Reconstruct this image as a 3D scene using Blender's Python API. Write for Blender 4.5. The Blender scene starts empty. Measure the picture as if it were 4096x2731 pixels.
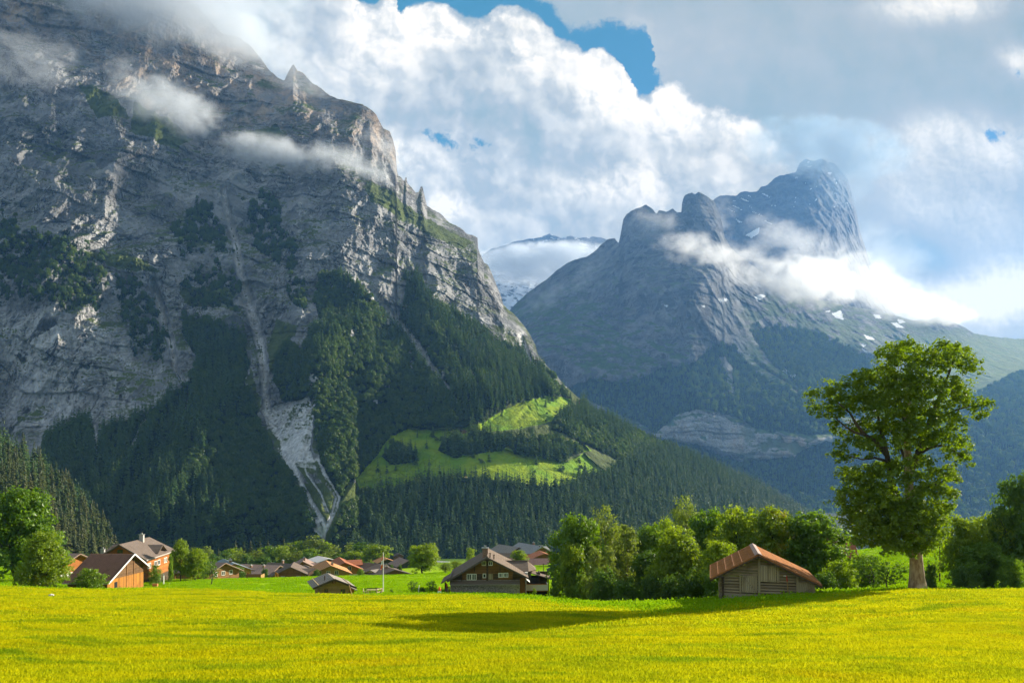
import bpy, math, random
import numpy as np
from mathutils import Vector, Matrix
R = math.radians
S = bpy.context.scene
C = S.collection
random.seed(7)
rng = np.random.default_rng(11)

# ------------------------------------------------------------------ camera, sun, exposure
F, CX, HY = 2958.0, 2048.0, 1895.0          # focal length and horizon of the photograph, in its own pixels
cam = bpy.data.cameras.new('camera'); cam.lens = 26.0; cam.sensor_width = 36.0
cam.shift_y = (HY - 1365.5) / 4096.0
cam.clip_start = 0.5; cam.clip_end = 60000
camo = bpy.data.objects.new('camera', cam); C.objects.link(camo)
camo.rotation_euler = (R(90), 0, 0)
S.camera = camo
SUN_AZ, SUN_EL = R(55), R(21.0)             # azimuth to the right of the viewing direction
sun = bpy.data.lights.new('sun', 'SUN'); sun.energy = 5.0; sun.angle = R(0.5); sun.color = (1.0, 0.90, 0.74)
suno = bpy.data.objects.new('sun', sun); C.objects.link(suno)
sd = Vector((math.sin(SUN_AZ) * math.cos(SUN_EL), math.cos(SUN_AZ) * math.cos(SUN_EL), math.sin(SUN_EL)))
suno.rotation_euler = (-sd).to_track_quat('-Z', 'Y').to_euler()
EXPO = 1.65
S.view_settings.view_transform = 'Standard'; S.view_settings.look = 'None'
S.view_settings.exposure = EXPO; S.view_settings.gamma = 1.0
S.render.engine = 'CYCLES'
cy = S.cycles
cy.use_denoising = True; cy.denoiser = 'OPENIMAGEDENOISE'
try: cy.denoising_prefilter = 'ACCURATE'
except Exception: pass
cy.use_adaptive_sampling = True; cy.adaptive_threshold = 0.012
cy.max_bounces = 8; cy.diffuse_bounces = 3; cy.glossy_bounces = 2; cy.transmission_bounces = 4
cy.transparent_max_bounces = 24; cy.volume_bounces = 4
cy.volume_max_steps = 256; cy.volume_step_rate = 0.6
cy.sample_clamp_indirect = 6.0

# ------------------------------------------------------------------ node helpers
class NT:
    def __init__(s, tree): s.t = tree
    def n(s, typ, ins=None, **props):
        nd = s.t.nodes.new(typ)
        for k, v in props.items(): setattr(nd, k, v)
        for k, v in (ins or {}).items(): s.put(nd.inputs[k], v)
        return nd
    def put(s, sock, v):
        if isinstance(v, bpy.types.NodeSocket): s.t.links.new(v, sock)
        elif v is not None:
            if sock.type == 'RGBA' and len(v) == 3: v = (*v, 1.0)
            sock.default_value = v
    def m(s, op, a, b=None, c=None, clamp=False):
        nd = s.t.nodes.new('ShaderNodeMath'); nd.operation = op; nd.use_clamp = clamp
        for i, v in enumerate((a, b, c)):
            if v is not None: s.put(nd.inputs[i], v)
        return nd.outputs[0]
    def v(s, op, a, b=None, scale=None):
        nd = s.t.nodes.new('ShaderNodeVectorMath'); nd.operation = op
        s.put(nd.inputs[0], a)
        if b is not None: s.put(nd.inputs[1], b)
        if scale is not None: s.put(nd.inputs['Scale'], scale)
        return nd.outputs['Value'] if op in ('LENGTH', 'DOT_PRODUCT', 'DISTANCE') else nd.outputs[0]
    def xyz(s, x, y, z):
        nd = s.t.nodes.new('ShaderNodeCombineXYZ')
        for i, q in enumerate((x, y, z)): s.put(nd.inputs[i], q)
        return nd.outputs[0]
    def sep(s, v):
        nd = s.t.nodes.new('ShaderNodeSeparateXYZ'); s.put(nd.inputs[0], v); return nd.outputs
    def noise(s, vec, scale=1.0, detail=4.0, rough=0.55, dist=0.0, lac=2.0, typ='FBM', norm=True):
        nd = s.t.nodes.new('ShaderNodeTexNoise'); nd.noise_type = typ
        if typ == 'FBM': nd.normalize = norm
        s.put(nd.inputs['Vector'], vec)
        for k, q in (('Scale', scale), ('Detail', detail), ('Roughness', rough), ('Distortion', dist), ('Lacunarity', lac)): s.put(nd.inputs[k], q)
        return nd.outputs[0]
    def vor(s, vec, scale=1.0, feat='F1', rnd=1.0, out='Distance'):
        nd = s.t.nodes.new('ShaderNodeTexVoronoi'); nd.feature = feat
        s.put(nd.inputs['Vector'], vec); s.put(nd.inputs['Scale'], scale); s.put(nd.inputs['Randomness'], rnd)
        return nd.outputs[out]
    def ss(s, x, a, b, lo=0.0, hi=1.0):
        nd = s.t.nodes.new('ShaderNodeMapRange'); nd.interpolation_type = 'SMOOTHSTEP'
        for k, q in (('Value', x), ('From Min', a), ('From Max', b), ('To Min', lo), ('To Max', hi)): s.put(nd.inputs[k], q)
        return nd.outputs[0]
    def mr(s, x, a, b, lo=0.0, hi=1.0, clamp=True):
        nd = s.t.nodes.new('ShaderNodeMapRange'); nd.clamp = clamp
        for k, q in (('Value', x), ('From Min', a), ('From Max', b), ('To Min', lo), ('To Max', hi)): s.put(nd.inputs[k], q)
        return nd.outputs[0]
    def mix(s, f, a, b, mode='MIX'):
        nd = s.t.nodes.new('ShaderNodeMix'); nd.data_type = 'RGBA'; nd.blend_type = mode
        s.put(nd.inputs[0], f); s.put(nd.inputs[6], a); s.put(nd.inputs[7], b)
        return nd.outputs[2]
    def ramp(s, x, stops):
        nd = s.t.nodes.new('ShaderNodeValToRGB'); s.put(nd.inputs[0], x)
        e = nd.color_ramp.elements
        while len(e) < len(stops): e.new(0.5)
        for q, (p, c) in zip(e, stops): q.position = p; q.color = (*c, 1) if len(c) == 3 else c
        return nd.outputs[0]
    def curve(s, x, pts):
        nd = s.t.nodes.new('ShaderNodeFloatCurve'); s.put(nd.inputs['Value'], x)
        cv = nd.mapping.curves[0]
        while len(cv.points) < len(pts): cv.points.new(0.5, 0.5)
        for q, p in zip(cv.points, pts): q.location = p; q.handle_type = 'AUTO_CLAMPED'
        nd.mapping.update()
        return nd.outputs[0]
    def attr(s, name, out='Fac'):
        nd = s.t.nodes.new('ShaderNodeAttribute'); nd.attribute_name = name; return nd.outputs[out]
    def bump(s, h, strength=0.5, dist=0.1, normal=None):
        nd = s.t.nodes.new('ShaderNodeBump'); s.put(nd.inputs['Height'], h)
        s.put(nd.inputs['Strength'], strength); s.put(nd.inputs['Distance'], dist)
        if normal is not None: s.put(nd.inputs['Normal'], normal)
        return nd.outputs[0]

def new_mat(name):
    m = bpy.data.materials.new(name); m.use_nodes = True
    t = m.node_tree; t.nodes.clear()
    N = NT(t); out = t.nodes.new('ShaderNodeOutputMaterial')
    return m, N, out
def pbr(N, out, col, rough=0.8, normal=None, metal=0.0, spec=0.3):
    b = N.n('ShaderNodeBsdfPrincipled', {'Base Color': col, 'Roughness': rough, 'Metallic': metal, 'Specular IOR Level': spec})
    if normal is not None: N.put(b.inputs['Normal'], normal)
    N.t.links.new(b.outputs[0], out.inputs[0]); return b
# ------------------------------------------------------------------ sky and far clouds (world, by direction)
SKYR, SKYG, SKYB, CLOUDK = 0.55, 0.95, 1.15, 1.0
wd = bpy.data.worlds.new('World'); S.world = wd; wd.use_nodes = True
wt = wd.node_tree; wt.nodes.clear(); N = NT(wt)
wo = wt.nodes.new('ShaderNodeOutputWorld'); bg = wt.nodes.new('ShaderNodeBackground')
wt.links.new(bg.outputs[0], wo.inputs[0]); bg.inputs['Strength'].default_value = 0.1
skyn = N.n('ShaderNodeTexSky', sky_type='NISHITA', sun_disc=False, sun_elevation=SUN_EL, sun_rotation=SUN_AZ,
           altitude=1000, air_density=1.0, dust_density=0.6, ozone_density=2.5)
tc = N.n('ShaderNodeTexCoord').outputs['Generated']
dx, dy, dz = N.sep(tc)
ady = N.m('MAXIMUM', N.m('ABSOLUTE', dy), 0.25)
px = N.m('ADD', N.m('MULTIPLY', N.m('DIVIDE', dx, ady), F / 1000), CX / 1000)
py = N.m('SUBTRACT', HY / 1000, N.m('MULTIPLY', N.m('DIVIDE', dz, ady), F / 1000))
P = N.xyz(px, py, 0.0)
KX = lambda x: (x - 1.4) / 2.0
KY = lambda y: (y + 0.1) / 0.9
def edge(pts, wob):
    c = N.curve(N.mr(wob, 1.4, 3.4), [(min(1, max(0, KX(a))), KY(b)) for a, b in pts])
    return N.m('SUBTRACT', N.m('MULTIPLY', c, 0.9), 0.1)
wv = N.v('SUBTRACT', N.n('ShaderNodeTexNoise', {'Vector': P, 'Scale': 7.0, 'Detail': 5.0, 'Roughness': 0.6}).outputs['Color'], (0.5, 0.5, 0.5))
wx, wy, _ = N.sep(wv)
wv2 = N.v('SUBTRACT', N.n('ShaderNodeTexNoise', {'Vector': N.v('ADD', P, (7, 3, 1)), 'Scale': 20.0, 'Detail': 6.0, 'Roughness': 0.62}).outputs['Color'], (0.5, 0.5, 0.5))
pxw = N.m('ADD', px, N.m('MULTIPLY', N.sep(wv2)[0], 0.05))
pyw = N.m('ADD', py, N.m('MULTIPLY', N.sep(wv2)[1], 0.05))
cum = edge([(1.40, -.1), (1.43, .0), (1.50, .02), (1.54, -.03), (1.585, .0), (1.605, .06), (1.63, .036), (1.715, .012), (1.79, .024), (1.86, .066), (1.90, .072), (1.95, .066), (1.962, .04), (2.02, .022), (2.095, .036),
            (2.15, .066), (2.204, .11), (2.246, .163), (2.30, .172), (2.346, .21), (2.37, .197), (2.42, .205), (2.464, .236), (2.51, .29),
            (2.53, .335), (2.58, .386), (2.627, .345), (2.677, .34), (2.784, .41), (2.873, .433), (2.918, .473), (3.016, .486), (3.13, .58), (3.22, .62), (3.4, .70)], pxw)
stra = edge([(1.40, -.1), (2.05, -.1), (2.12, -.03), (2.158, .0), (2.24, .08), (2.306, .118), (2.385, .109), (2.43, .093), (2.487, .10), (2.58, .12), (2.60, .22), (2.62, .31), (2.66, .36), (2.70, .42), (2.9, .55), (3.4, .75)], N.m('ADD', pxw, N.m('MULTIPLY', wx, .16)))
tcum = N.m('SUBTRACT', pyw, cum)                   # > 0 inside the cumulus
tstr = N.m('SUBTRACT', stra, pyw)                  # > 0 inside the upper layer
# billowed height fields for relief, lit from the upper right
def billow(q, sc, det):
    nd = N.n('ShaderNodeTexVoronoi', {'Vector': q, 'Scale': sc, 'Detail': det, 'Roughness': 0.55, 'Lacunarity': 2.1}, feature='F1', voronoi_dimensions='2D', normalize=True)
    return nd.outputs['Distance']
Pw = N.v('ADD', P, N.v('SCALE', wv, scale=0.10))
Pw = N.v('ADD', Pw, N.v('SCALE', wv2, scale=0.022))
def relief(sc, d, off, amp, det):
    q = N.v('ADD', Pw, off)
    a = billow(q, sc, det); b = billow(N.v('ADD', q, (d * 0.75, -d * 0.66, 0)), sc, det)
    return N.mr(N.m('SUBTRACT', b, a), -amp, amp, 0.0, 1.0)
rel = relief(3.0, 0.06, (1.3, 2.2, 0), 0.13, 3.0)
rel2 = relief(9.0, 0.018, (5.3, 9.2, 0), 0.12, 3.0)
big = N.noise(N.v('ADD', P, (3.1, 0.4, 0)), 2.2, 4.0, 0.5, 0.6)
def gauss(cx, cy_, rx, ry, rot=0.0):
    a = N.m('SUBTRACT', px, cx); b = N.m('SUBTRACT', py, cy_)
    if rot:
        c, s_ = math.cos(rot), math.sin(rot)
        a, b = (N.m('ADD', N.m('MULTIPLY', a, c), N.m('MULTIPLY', b, s_)), N.m('SUBTRACT', N.m('MULTIPLY', b, c), N.m('MULTIPLY', a, s_)))
    a = N.m('DIVIDE', a, rx); b = N.m('DIVIDE', b, ry)
    r2 = N.m('ADD', N.m('MULTIPLY', a, a), N.m('MULTIPLY', b, b))
    return N.m('POWER', 2.718, N.m('MULTIPLY', r2, -1.0))
def gsum(lst):
    tot = None
    for (cx, cy_, rx, ry, rot, k) in lst:
        g = N.m('MULTIPLY', gauss(cx, cy_, rx, ry, rot), k)
        tot = g if tot is None else N.m('ADD', tot, g)
    return tot
# brightness of the cumulus: bright rim, grey-blue body, white patches
base_c = gsum([(1.45, .17, .26, .22, 0, .30), (1.80, .13, .20, .09, .3, .30), (2.10, .23, .13, .18, -.5, .30), (2.42, .36, .16, .18, .6, .36), (2.66, .45, .22, .12, .6, .30),
               (1.62, .62, .14, .10, 0, .30), (1.88, .62, .16, .10, 0, .16), (1.78, .83, .10, .08, 0, .36), (2.25, .78, .5, .12, 0, .15), (2.55, .72, .25, .10, 0, .24), (3.05, .60, .2, .08, .4, .22),
               (1.84, .33, .18, .15, 0, -.22), (2.12, .48, .22, .10, 0, -.16), (1.05, .08, .35, .20, 0, -.20), (1.75, .48, .18, .08, 0, -.10), (2.35, .58, .2, .08, .0, -.06), (2.1, .9, .3, .1, 0, -.02)])
rim = N.ss(N.m('ADD', tcum, N.m('MULTIPLY', wy, .08)), 0.0, 0.10, 0.34, 0.0)
patch = N.ss(N.m('ADD', base_c, rim), 0.05, 0.35)                 # crisp billows only where the cloud is bright
lumc = N.m('ADD', N.m('ADD', base_c, rim), N.m('ADD', N.m('MULTIPLY', N.m('SUBTRACT', rel, 0.5), 0.36), N.m('MULTIPLY', N.m('SUBTRACT', rel2, 0.5), N.mr(patch, 0, 1, 0.03, 0.26))))
lumc = N.m('ADD', lumc, N.mr(big, 0.3, 0.7, 0.46, 0.68))
base_s = gsum([(2.6, .25, .35, .25, 0, .05), (3.75, .02, .25, .07, 0, .5), (4.1, .25, .12, .06, .3, .5), (3.75, .50, .16, .07, 0, .30), (4.0, .60, .2, .12, 0, .36), (3.9, .85, .25, .14, 0, .26), (3.55, .62, .3, .12, 0, .26), (3.62, .80, .12, .12, 0, .16),
               (4.05, 1.18, .42, .12, -.1, .75), (3.75, 1.22, .15, .06, 0, .3), (3.45, 1.1, .3, .1, .5, .2), (3.3, .42, .55, .16, 0, -.05), (3.66, 1.02, .22, .09, .5, -.08), (2.95, .15, .5, .12, 0, .05), (4.2, 1.0, .3, .08, 0, .1)])
lums = N.m('ADD', base_s, N.m('ADD', N.m('MULTIPLY', N.m('SUBTRACT', rel, 0.5), 0.09), N.mr(big, 0.3, 0.7, 0.33, 0.46)))
lums = N.m('ADD', lums, N.m('MULTIPLY', N.m('SUBTRACT', rel2, 0.5), N.ss(base_s, 0.05, 0.3, 0.0, 0.14)))
incum = N.ss(tcum, -0.05, 0.02)
incum = N.m('MULTIPLY', N.ss(N.m('ADD', tcum, N.m('MULTIPLY', wx, 0.25)), -0.03, 0.05), N.ss(N.m('ADD', px, N.m('MULTIPLY', wy, 0.5)), 3.05, 3.3, 1.0, 0.0))
lum = N.m('ADD', N.m('MULTIPLY', lumc, incum), N.m('MULTIPLY', lums, N.m('SUBTRACT', 1.0, incum)))
cloudcol = N.ramp(lum, [(0.0, (.24, .38, .50)), (0.30, (.32, .47, .59)), (0.50, (.42, .53, .64)), (0.70, (.60, .68, .75)), (0.88, (.81, .845, .87)), (1.0, (.93, .935, .93))])
# blue gaps
fr2 = N.m('MULTIPLY', N.m('SUBTRACT', N.noise(N.v('ADD', P, (4, 1, 0)), 26.0, 6.0, .68), .5), .10)
gap = N.m('MULTIPLY', N.ss(tcum, 0.008, -0.010), N.ss(N.m('ADD', tstr, fr2), 0.030, -0.022))
gap = N.m('MULTIPLY', gap, N.ss(px, 2.95, 2.80))
frag = N.noise(N.v('ADD', Pw, (2, 8, 0)), 16.0, 7.0, 0.66)
holes = gsum([(1.76, .56, .07, .035, .25, 1.0), (1.92, .575, .05, .03, 0, .9), (3.98, .54, .07, .028, .1, 1.35), (4.09, .29, .03, .05, .2, .6)])
gap2 = N.ss(N.m('ADD', holes, N.m('MULTIPLY', N.m('SUBTRACT', frag, 0.5), 4.0)), 0.40, 1.2)
gap2 = N.m('MULTIPLY', gap2, N.ss(holes, 0.05, 0.3))
thin = N.ss(N.m('ADD', gsum([(3.70, 1.02, .25, .08, .5, .6), (3.65, .70, .16, .06, .2, .45), (4.0, .42, .3, .05, 0, .25)]), N.m('MULTIPLY', N.m('SUBTRACT', frag, 0.5), 0.4)), 0.2, 0.9, 0.0, 0.28)
gapt = N.m('MAXIMUM', N.m('MAXIMUM', gap, gap2), thin)
# the air in front of the far sky adds its own light; the sky behind it is that much darker
air = N.v('SCALE', (.075, .165, .285), scale=N.mr(px, 0.5, 4.0, 0.80, 1.45))
def behind(c): return N.v('MAXIMUM', N.v('SCALE', N.v('SUBTRACT', c, air), scale=10.0 / 2 ** EXPO / 0.68 * CLOUDK), (.02, .02, .02))
blue = N.mix(0.8, N.v('MULTIPLY', skyn.outputs[0], (SKYR * .5, SKYG * .6, SKYB * .8)), behind((.030, .30, .43)))
cl = behind(cloudcol)
# overhead and behind the viewer: broken cloud, so that light falls evenly
col = N.mix(gapt, cl, blue)
wt.links.new(col, bg.inputs['Color'])
# ------------------------------------------------------------------ geometry helpers
def W(px, py, D): return np.array([(px - CX) / F * D, D, -(py - HY) / F * D])
_pt = np.random.default_rng(5).permutation(256).astype(np.int32); _pt = np.concatenate([_pt, _pt])
_gr = np.random.default_rng(6).normal(size=(256, 3)).astype(np.float32); _gr /= np.linalg.norm(_gr, axis=1)[:, None]
_gx, _gy, _gz = [np.ascontiguousarray(_gr[:, i]) for i in range(3)]
from concurrent.futures import ThreadPoolExecutor
_pool = ThreadPoolExecutor(4)
def _perlin(x, y, z):
    xi = np.floor(x); yi = np.floor(y); zi = np.floor(z)
    xf = x - xi; yf = y - yi; zf = z - zi
    xi = xi.astype(np.int32) & 255; yi = yi.astype(np.int32) & 255; zi = zi.astype(np.int32) & 255
    u = xf**3 * (xf * (xf * 6 - 15) + 10); v = yf**3 * (yf * (yf * 6 - 15) + 10); w = zf**3 * (zf * (zf * 6 - 15) + 10)
    A = (_pt.take(xi), _pt.take(xi + 1))
    AB = [[_pt.take((A[a] + yi + b) & 255) for b in (0, 1)] for a in (0, 1)]
    xm, ym, zm = xf - 1, yf - 1, zf - 1
    def g(a, b, c):
        h = _pt.take((AB[a][b] + zi + c) & 255)
        return _gx.take(h) * (xm if a else xf) + _gy.take(h) * (ym if b else yf) + _gz.take(h) * (zm if c else zf)
    l = lambda a, b, t: a + (b - a) * t
    return l(l(l(g(0,0,0), g(1,0,0), u), l(g(0,1,0), g(1,1,0), u), v), l(l(g(0,0,1), g(1,0,1), u), l(g(0,1,1), g(1,1,1), u), v), w) * 1.6
def perlin(x, y, z):
    x, y, z = np.broadcast_arrays(np.asarray(x, np.float32), np.asarray(y, np.float32), np.asarray(z, np.float32))
    sh = x.shape; x = x.ravel(); y = y.ravel(); z = z.ravel(); n = len(x)
    if n < 20000: return _perlin(x, y, z).reshape(sh)
    st = 32768
    parts = list(_pool.map(lambda i: _perlin(x[i:i + st], y[i:i + st], z[i:i + st]), range(0, n, st)))
    return np.concatenate(parts).reshape(sh)
def fbm(x, y, z, oct=5, gain=0.5, ridged=False):
    s = 0; a = 1.0; f = 1.0; t = 0
    for i in range(oct):
        n = perlin(x * f + 17.3 * i, y * f + 5.1 * i, z * f + 9.7 * i)
        s = s + a * ((1 - 2 * np.abs(n)) if ridged else n); t += a; a *= gain; f *= 2.03
    return s / t
def smooth(a, b, x):
    t = np.clip((x - a) / (b - a), 0, 1); return t * t * (3 - 2 * t)
class TPS:
    def __init__(s, pts, val, lam=1e-3):
        s.p = np.asarray(pts, float); n = len(s.p); d = s.p.shape[1]
        K = s.k(s.p, s.p) + lam * np.eye(n); Q = np.hstack([np.ones((n, 1)), s.p])
        A = np.block([[K, Q], [Q.T, np.zeros((d + 1, d + 1))]])
        s.w = np.linalg.solve(A, np.concatenate([np.asarray(val, float), np.zeros(d + 1)]))
    def k(s, a, b):
        r2 = ((a[:, None, :] - b[None, :, :]) ** 2).sum(-1)
        return 0.5 * r2 * np.log(r2 + 1e-12)
    def __call__(s, q):
        q = np.asarray(q, float); out = np.empty(len(q))
        for i in range(0, len(q), 40000):
            c = q[i:i + 40000]
            out[i:i + 40000] = s.k(c, s.p) @ s.w[:len(s.p)] + s.w[len(s.p)] + c @ s.w[len(s.p) + 1:]
        return out
def mesh_np(name, V, Q, mat=None, smooth_=True, attrs=None):
    me = bpy.data.meshes.new(name); V = np.asarray(V, np.float32); Q = np.asarray(Q, np.int32); k = Q.shape[1]
    me.vertices.add(len(V)); me.vertices.foreach_set('co', V.ravel())
    me.loops.add(Q.size); me.loops.foreach_set('vertex_index', Q.ravel())
    me.polygons.add(len(Q)); me.polygons.foreach_set('loop_start', np.arange(0, Q.size, k, dtype=np.int32))
    me.polygons.foreach_set('loop_total', np.full(len(Q), k, np.int32))
    me.polygons.foreach_set('use_smooth', np.full(len(Q), smooth_, bool))
    for an, av in (attrs or {}).items():
        a = me.attributes.new(an, 'FLOAT', 'POINT'); a.data.foreach_set('value', np.asarray(av, np.float32).ravel())
    me.update(calc_edges=True)
    if mat: me.materials.append(mat)
    return me
def grid_quads(nr, nc):
    i = np.arange((nr - 1) * nc).reshape(nr - 1, nc)[:, :-1].ravel()
    return np.stack([i, i + 1, i + nc + 1, i + nc], 1)
def link(name, me, parent=None, **props):
    o = bpy.data.objects.new(name, me); C.objects.link(o)
    if parent is not None: o.parent = parent
    for k, v in props.items(): o[k] = v
    return o
def in_poly(px, py, poly):
    px = np.asarray(px); py = np.asarray(py); r = np.zeros(px.shape, bool); n = len(poly)
    for i in range(n):
        x1, y1 = poly[i]; x2, y2 = poly[(i + 1) % n]
        if y1 == y2: continue
        c = ((y1 > py) != (y2 > py)) & (px < (x2 - x1) * (py - y1) / (y2 - y1) + x1); r ^= c
    return r
K = 4096 / 2352.0
def sc(poly): return [(a * K, b * K) for a, b in poly]
def near_line(px, py, pts):                      # distance to a polyline, and the width interpolated along it
    best = np.full(px.shape, 1e9, np.float32); wid = np.zeros(px.shape, np.float32)
    for (x1, y1, w1), (x2, y2, w2) in zip(pts[:-1], pts[1:]):
        dx, dy = x2 - x1, y2 - y1; L = dx * dx + dy * dy
        t = np.clip(((px - x1) * dx + (py - y1) * dy) / L, 0, 1)
        d = np.hypot(px - x1 - t * dx, py - y1 - t * dy); m = d < best
        best = np.where(m, d, best); wid = np.where(m, w1 + t * (w2 - w1), wid)
    return best, wid

# ------------------------------------------------------------------ ground heights
cols = {
 -900: [(2600,28),(2500,42),(2420,62),(2370,85),(2335,105),(2340,130),(2315,150),(2285,190)],
 0: [(2600,28),(2500,42),(2420,62),(2378,85),(2349,106),(2354,128),(2318,150),(2285,190),(2268,230),(2262,330)],
 500: [(2600,28),(2500,43),(2420,65),(2390,88),(2357,110),(2362,128),(2352,142),(2325,165),(2316,200),(2306,260),(2296,330)],
 900: [(2600,28),(2500,43),(2425,66),(2388,90),(2362,112),(2350,130),(2335,142),(2320,165),(2314,205),(2320,250),(2312,300),(2284,420)],
 1300: [(2600,28),(2510,42),(2440,60),(2408,80),(2380,107),(2386,122),(2348,140),(2322,185),(2305,212),(2312,260),(2304,310),(2270,450)],
 1600: [(2600,28),(2510,42),(2440,58),(2408,78),(2384,100),(2374,118),(2350,132),(2324,160),(2301,210),(2300,240),(2280,290),(2258,350),(2240,450)],
 1950: [(2600,28),(2520,40),(2450,55),(2408,76),(2380,104),(2383,122),(2378,140),(2345,160),(2310,200),(2280,270),(2246,345),(2236,400)],
 2150: [(2600,28),(2530,38),(2470,50),(2414,74),(2388,100),(2382,120),(2378,136),(2335,155),(2295,185),(2270,215),(2255,260),(2242,330)],
 2450: [(2600,28),(2500,44),(2450,60),(2414,80),(2425,92),(2445,103),(2440,118),(2405,135),(2350,160),(2290,205),(2260,260)],
 2700: [(2600,28),(2500,42),(2450,55),(2416,70),(2440,88),(2455,105),(2420,130),(2370,160)],
 2900: [(2610,27),(2510,41),(2450,54),(2408,65),(2402,71),(2402,80),(2420,98),(2410,125),(2380,150)],
 3260: [(2610,27),(2510,40),(2425,57),(2382,68),(2374,73),(2385,84),(2390,100),(2370,120),(2340,150)],
 3650: [(2610,26),(2510,38),(2420,54),(2376,69),(2361,77),(2366,88),(2345,104),(2255,125),(2192,150),(2172,180)],
 4096: [(2610,26),(2510,37),(2420,53),(2376,66),(2361,76),(2372,88),(2345,104),(2260,125),(2205,150),(2185,180)],
 5000: [(2610,26),(2510,37),(2420,53),(2376,66),(2361,76),(2372,88),(2345,104),(2260,125),(2205,150),(2185,180)],
}
gp, gv = [], []
for cpx, lst in cols.items():
    lst = [(3020, 8), (2740, 18)] + lst + [(2262, 620), (2238, 900), (2262, 1500), (2275, 2000), (2245, 3000), (2110, 5000), (1990, 12000), (1925, 40000)]
    if cpx >= 3200: lst = [q for q in lst if q[1] != 620]
    for y, D in lst: gp.append((cpx / 1400.0, 2.2 * math.log(D))); gv.append(y - HY)
_tps = TPS(gp, gv, 2e-3)
def ground(x, y, fine=True):
    x = np.atleast_1d(np.asarray(x, float)); y = np.atleast_1d(np.asarray(y, float))
    r = np.hypot(x, y); th = np.clip(np.arctan2(x, y), -0.92, 0.92)
    De = np.maximum(r * np.cos(th), 1e-3); Dc = np.clip(De, 8, 40000)
    u = np.clip(CX + F * np.tan(th), -1400, 5400)
    v = _tps(np.stack([u / 1400.0, 2.2 * np.log(Dc)], 1))
    z = -v / F * De
    z = np.minimum(z, -1.7)
    if fine:
        k = smooth(10, 30, r) * (1 - smooth(150, 260, r))
        dc = np.interp(u, [1500, 1650, 2000, 2300, 2500, 2800, 3100, 3400], [30, 33, 35.5, 40, 43.5, 52, 62, 70])
        z = z - 0.45 * smooth(1300, 2000, u) * (1 - smooth(2600, 3250, u)) * np.exp(-((De - dc - 7.5) / 6.0) ** 2)
        z = z + k * (0.20 * perlin(x / 11.0, y / 9.0, 0 * x) + 0.19 * perlin((x + 0.7 * y) / 10.0, (y - 0.25 * x) / 2.8, 0 * x + 4.0) + 0.06 * perlin((x + 0.3 * y) / 3.2, (y - 0.2 * x) / 1.0, 0 * x + 8.0))
    return z
def gz(x, y): return float(ground([x], [y])[0])
def on_ground(px, D): return Vector(((px - CX) / F * D, D, gz((px - CX) / F * D, D)))

# ------------------------------------------------------------------ materials of the land
def meadow_material():
    m, N, out = new_mat('meadow_grass')
    pos = N.n('ShaderNodeNewGeometry').outputs['Position']
    dry = N.attr('dry'); far = N.attr('far')
    n1 = N.noise(pos, 0.55, 6, 0.6); n2 = N.noise(N.v('MULTIPLY', pos, (0.12, 0.5, 0.5)), 1.0, 5, 0.6, 0.8); n3 = N.noise(pos, 6.0, 4, 0.6)
    yel = N.mix(N.ss(n2, 0.36, 0.66), (.46, .49, .006), (.58, .54, .005))
    yel = N.mix(N.ss(n1, 0.42, 0.72), yel, (.30, .42, .008))
    grn = N.mix(N.ss(n1, 0.35, 0.65), (.24, .42, .005), (.33, .48, .006))
    grn = N.mix(N.ss(n2, 0.5, 0.75), grn, (.36, .46, .008))
    c = N.mix(dry, grn, yel)
    c = N.mix(far, c, N.mix(N.ss(n1, .4, .6), (.045, .10, .012), (.07, .13, .016)))
    c = N.mix(N.ss(n3, 0.3, 0.75, 0.25, 0.0), c, (.05, .08, .003))
    b = N.n('ShaderNodeBsdfPrincipled', {'Base Color': c, 'Roughness': 0.9, 'Specular IOR Level': 0.05,
        'Normal': N.bump(N.noise(pos, 9.0, 6, 0.65), 0.9, 0.12)})
    N.t.links.new(b.outputs[0], out.inputs[0]); return m
M_meadow = meadow_material()
rad = np.concatenate([np.linspace(0.3, 10, 12), np.exp(np.linspace(math.log(11), math.log(420), 640)), np.exp(np.linspace(math.log(430), math.log(10600), 60))])
ang = np.concatenate([np.linspace(-180, -50, 27)[:-1], np.linspace(-50, 50, 720), np.linspace(50, 180, 27)[1:]])
AA, RR = np.meshgrid(np.radians(ang), rad)
gx, gy = RR * np.sin(AA), RR * np.cos(AA)
gzv = ground(gx.ravel(), gy.ravel())
ppx = CX + F * gx / np.maximum(gy, 1); 
def crest_dist(px): return np.interp(px, [0, 500, 900, 1300, 1600, 1950, 2150, 2450, 2700, 2900, 3260, 3650, 4096], [104, 108, 110, 104, 96, 88, 76, 62, 56, 56, 60, 75, 76])
cd = crest_dist(ppx)
wob = 6 * perlin(gx / 9, gy / 9, 0 * gx)
dry = 1 - smooth(-4, 12, gy + wob - cd)
far = smooth(260, 420, RR)
V = np.stack([gx.ravel(), gy.ravel(), gzv], 1)
ground_o = link('ground', mesh_np('ground', V, grid_quads(len(rad), len(ang)), M_meadow, True, {'dry': dry, 'far': far}), kind='structure')

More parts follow.
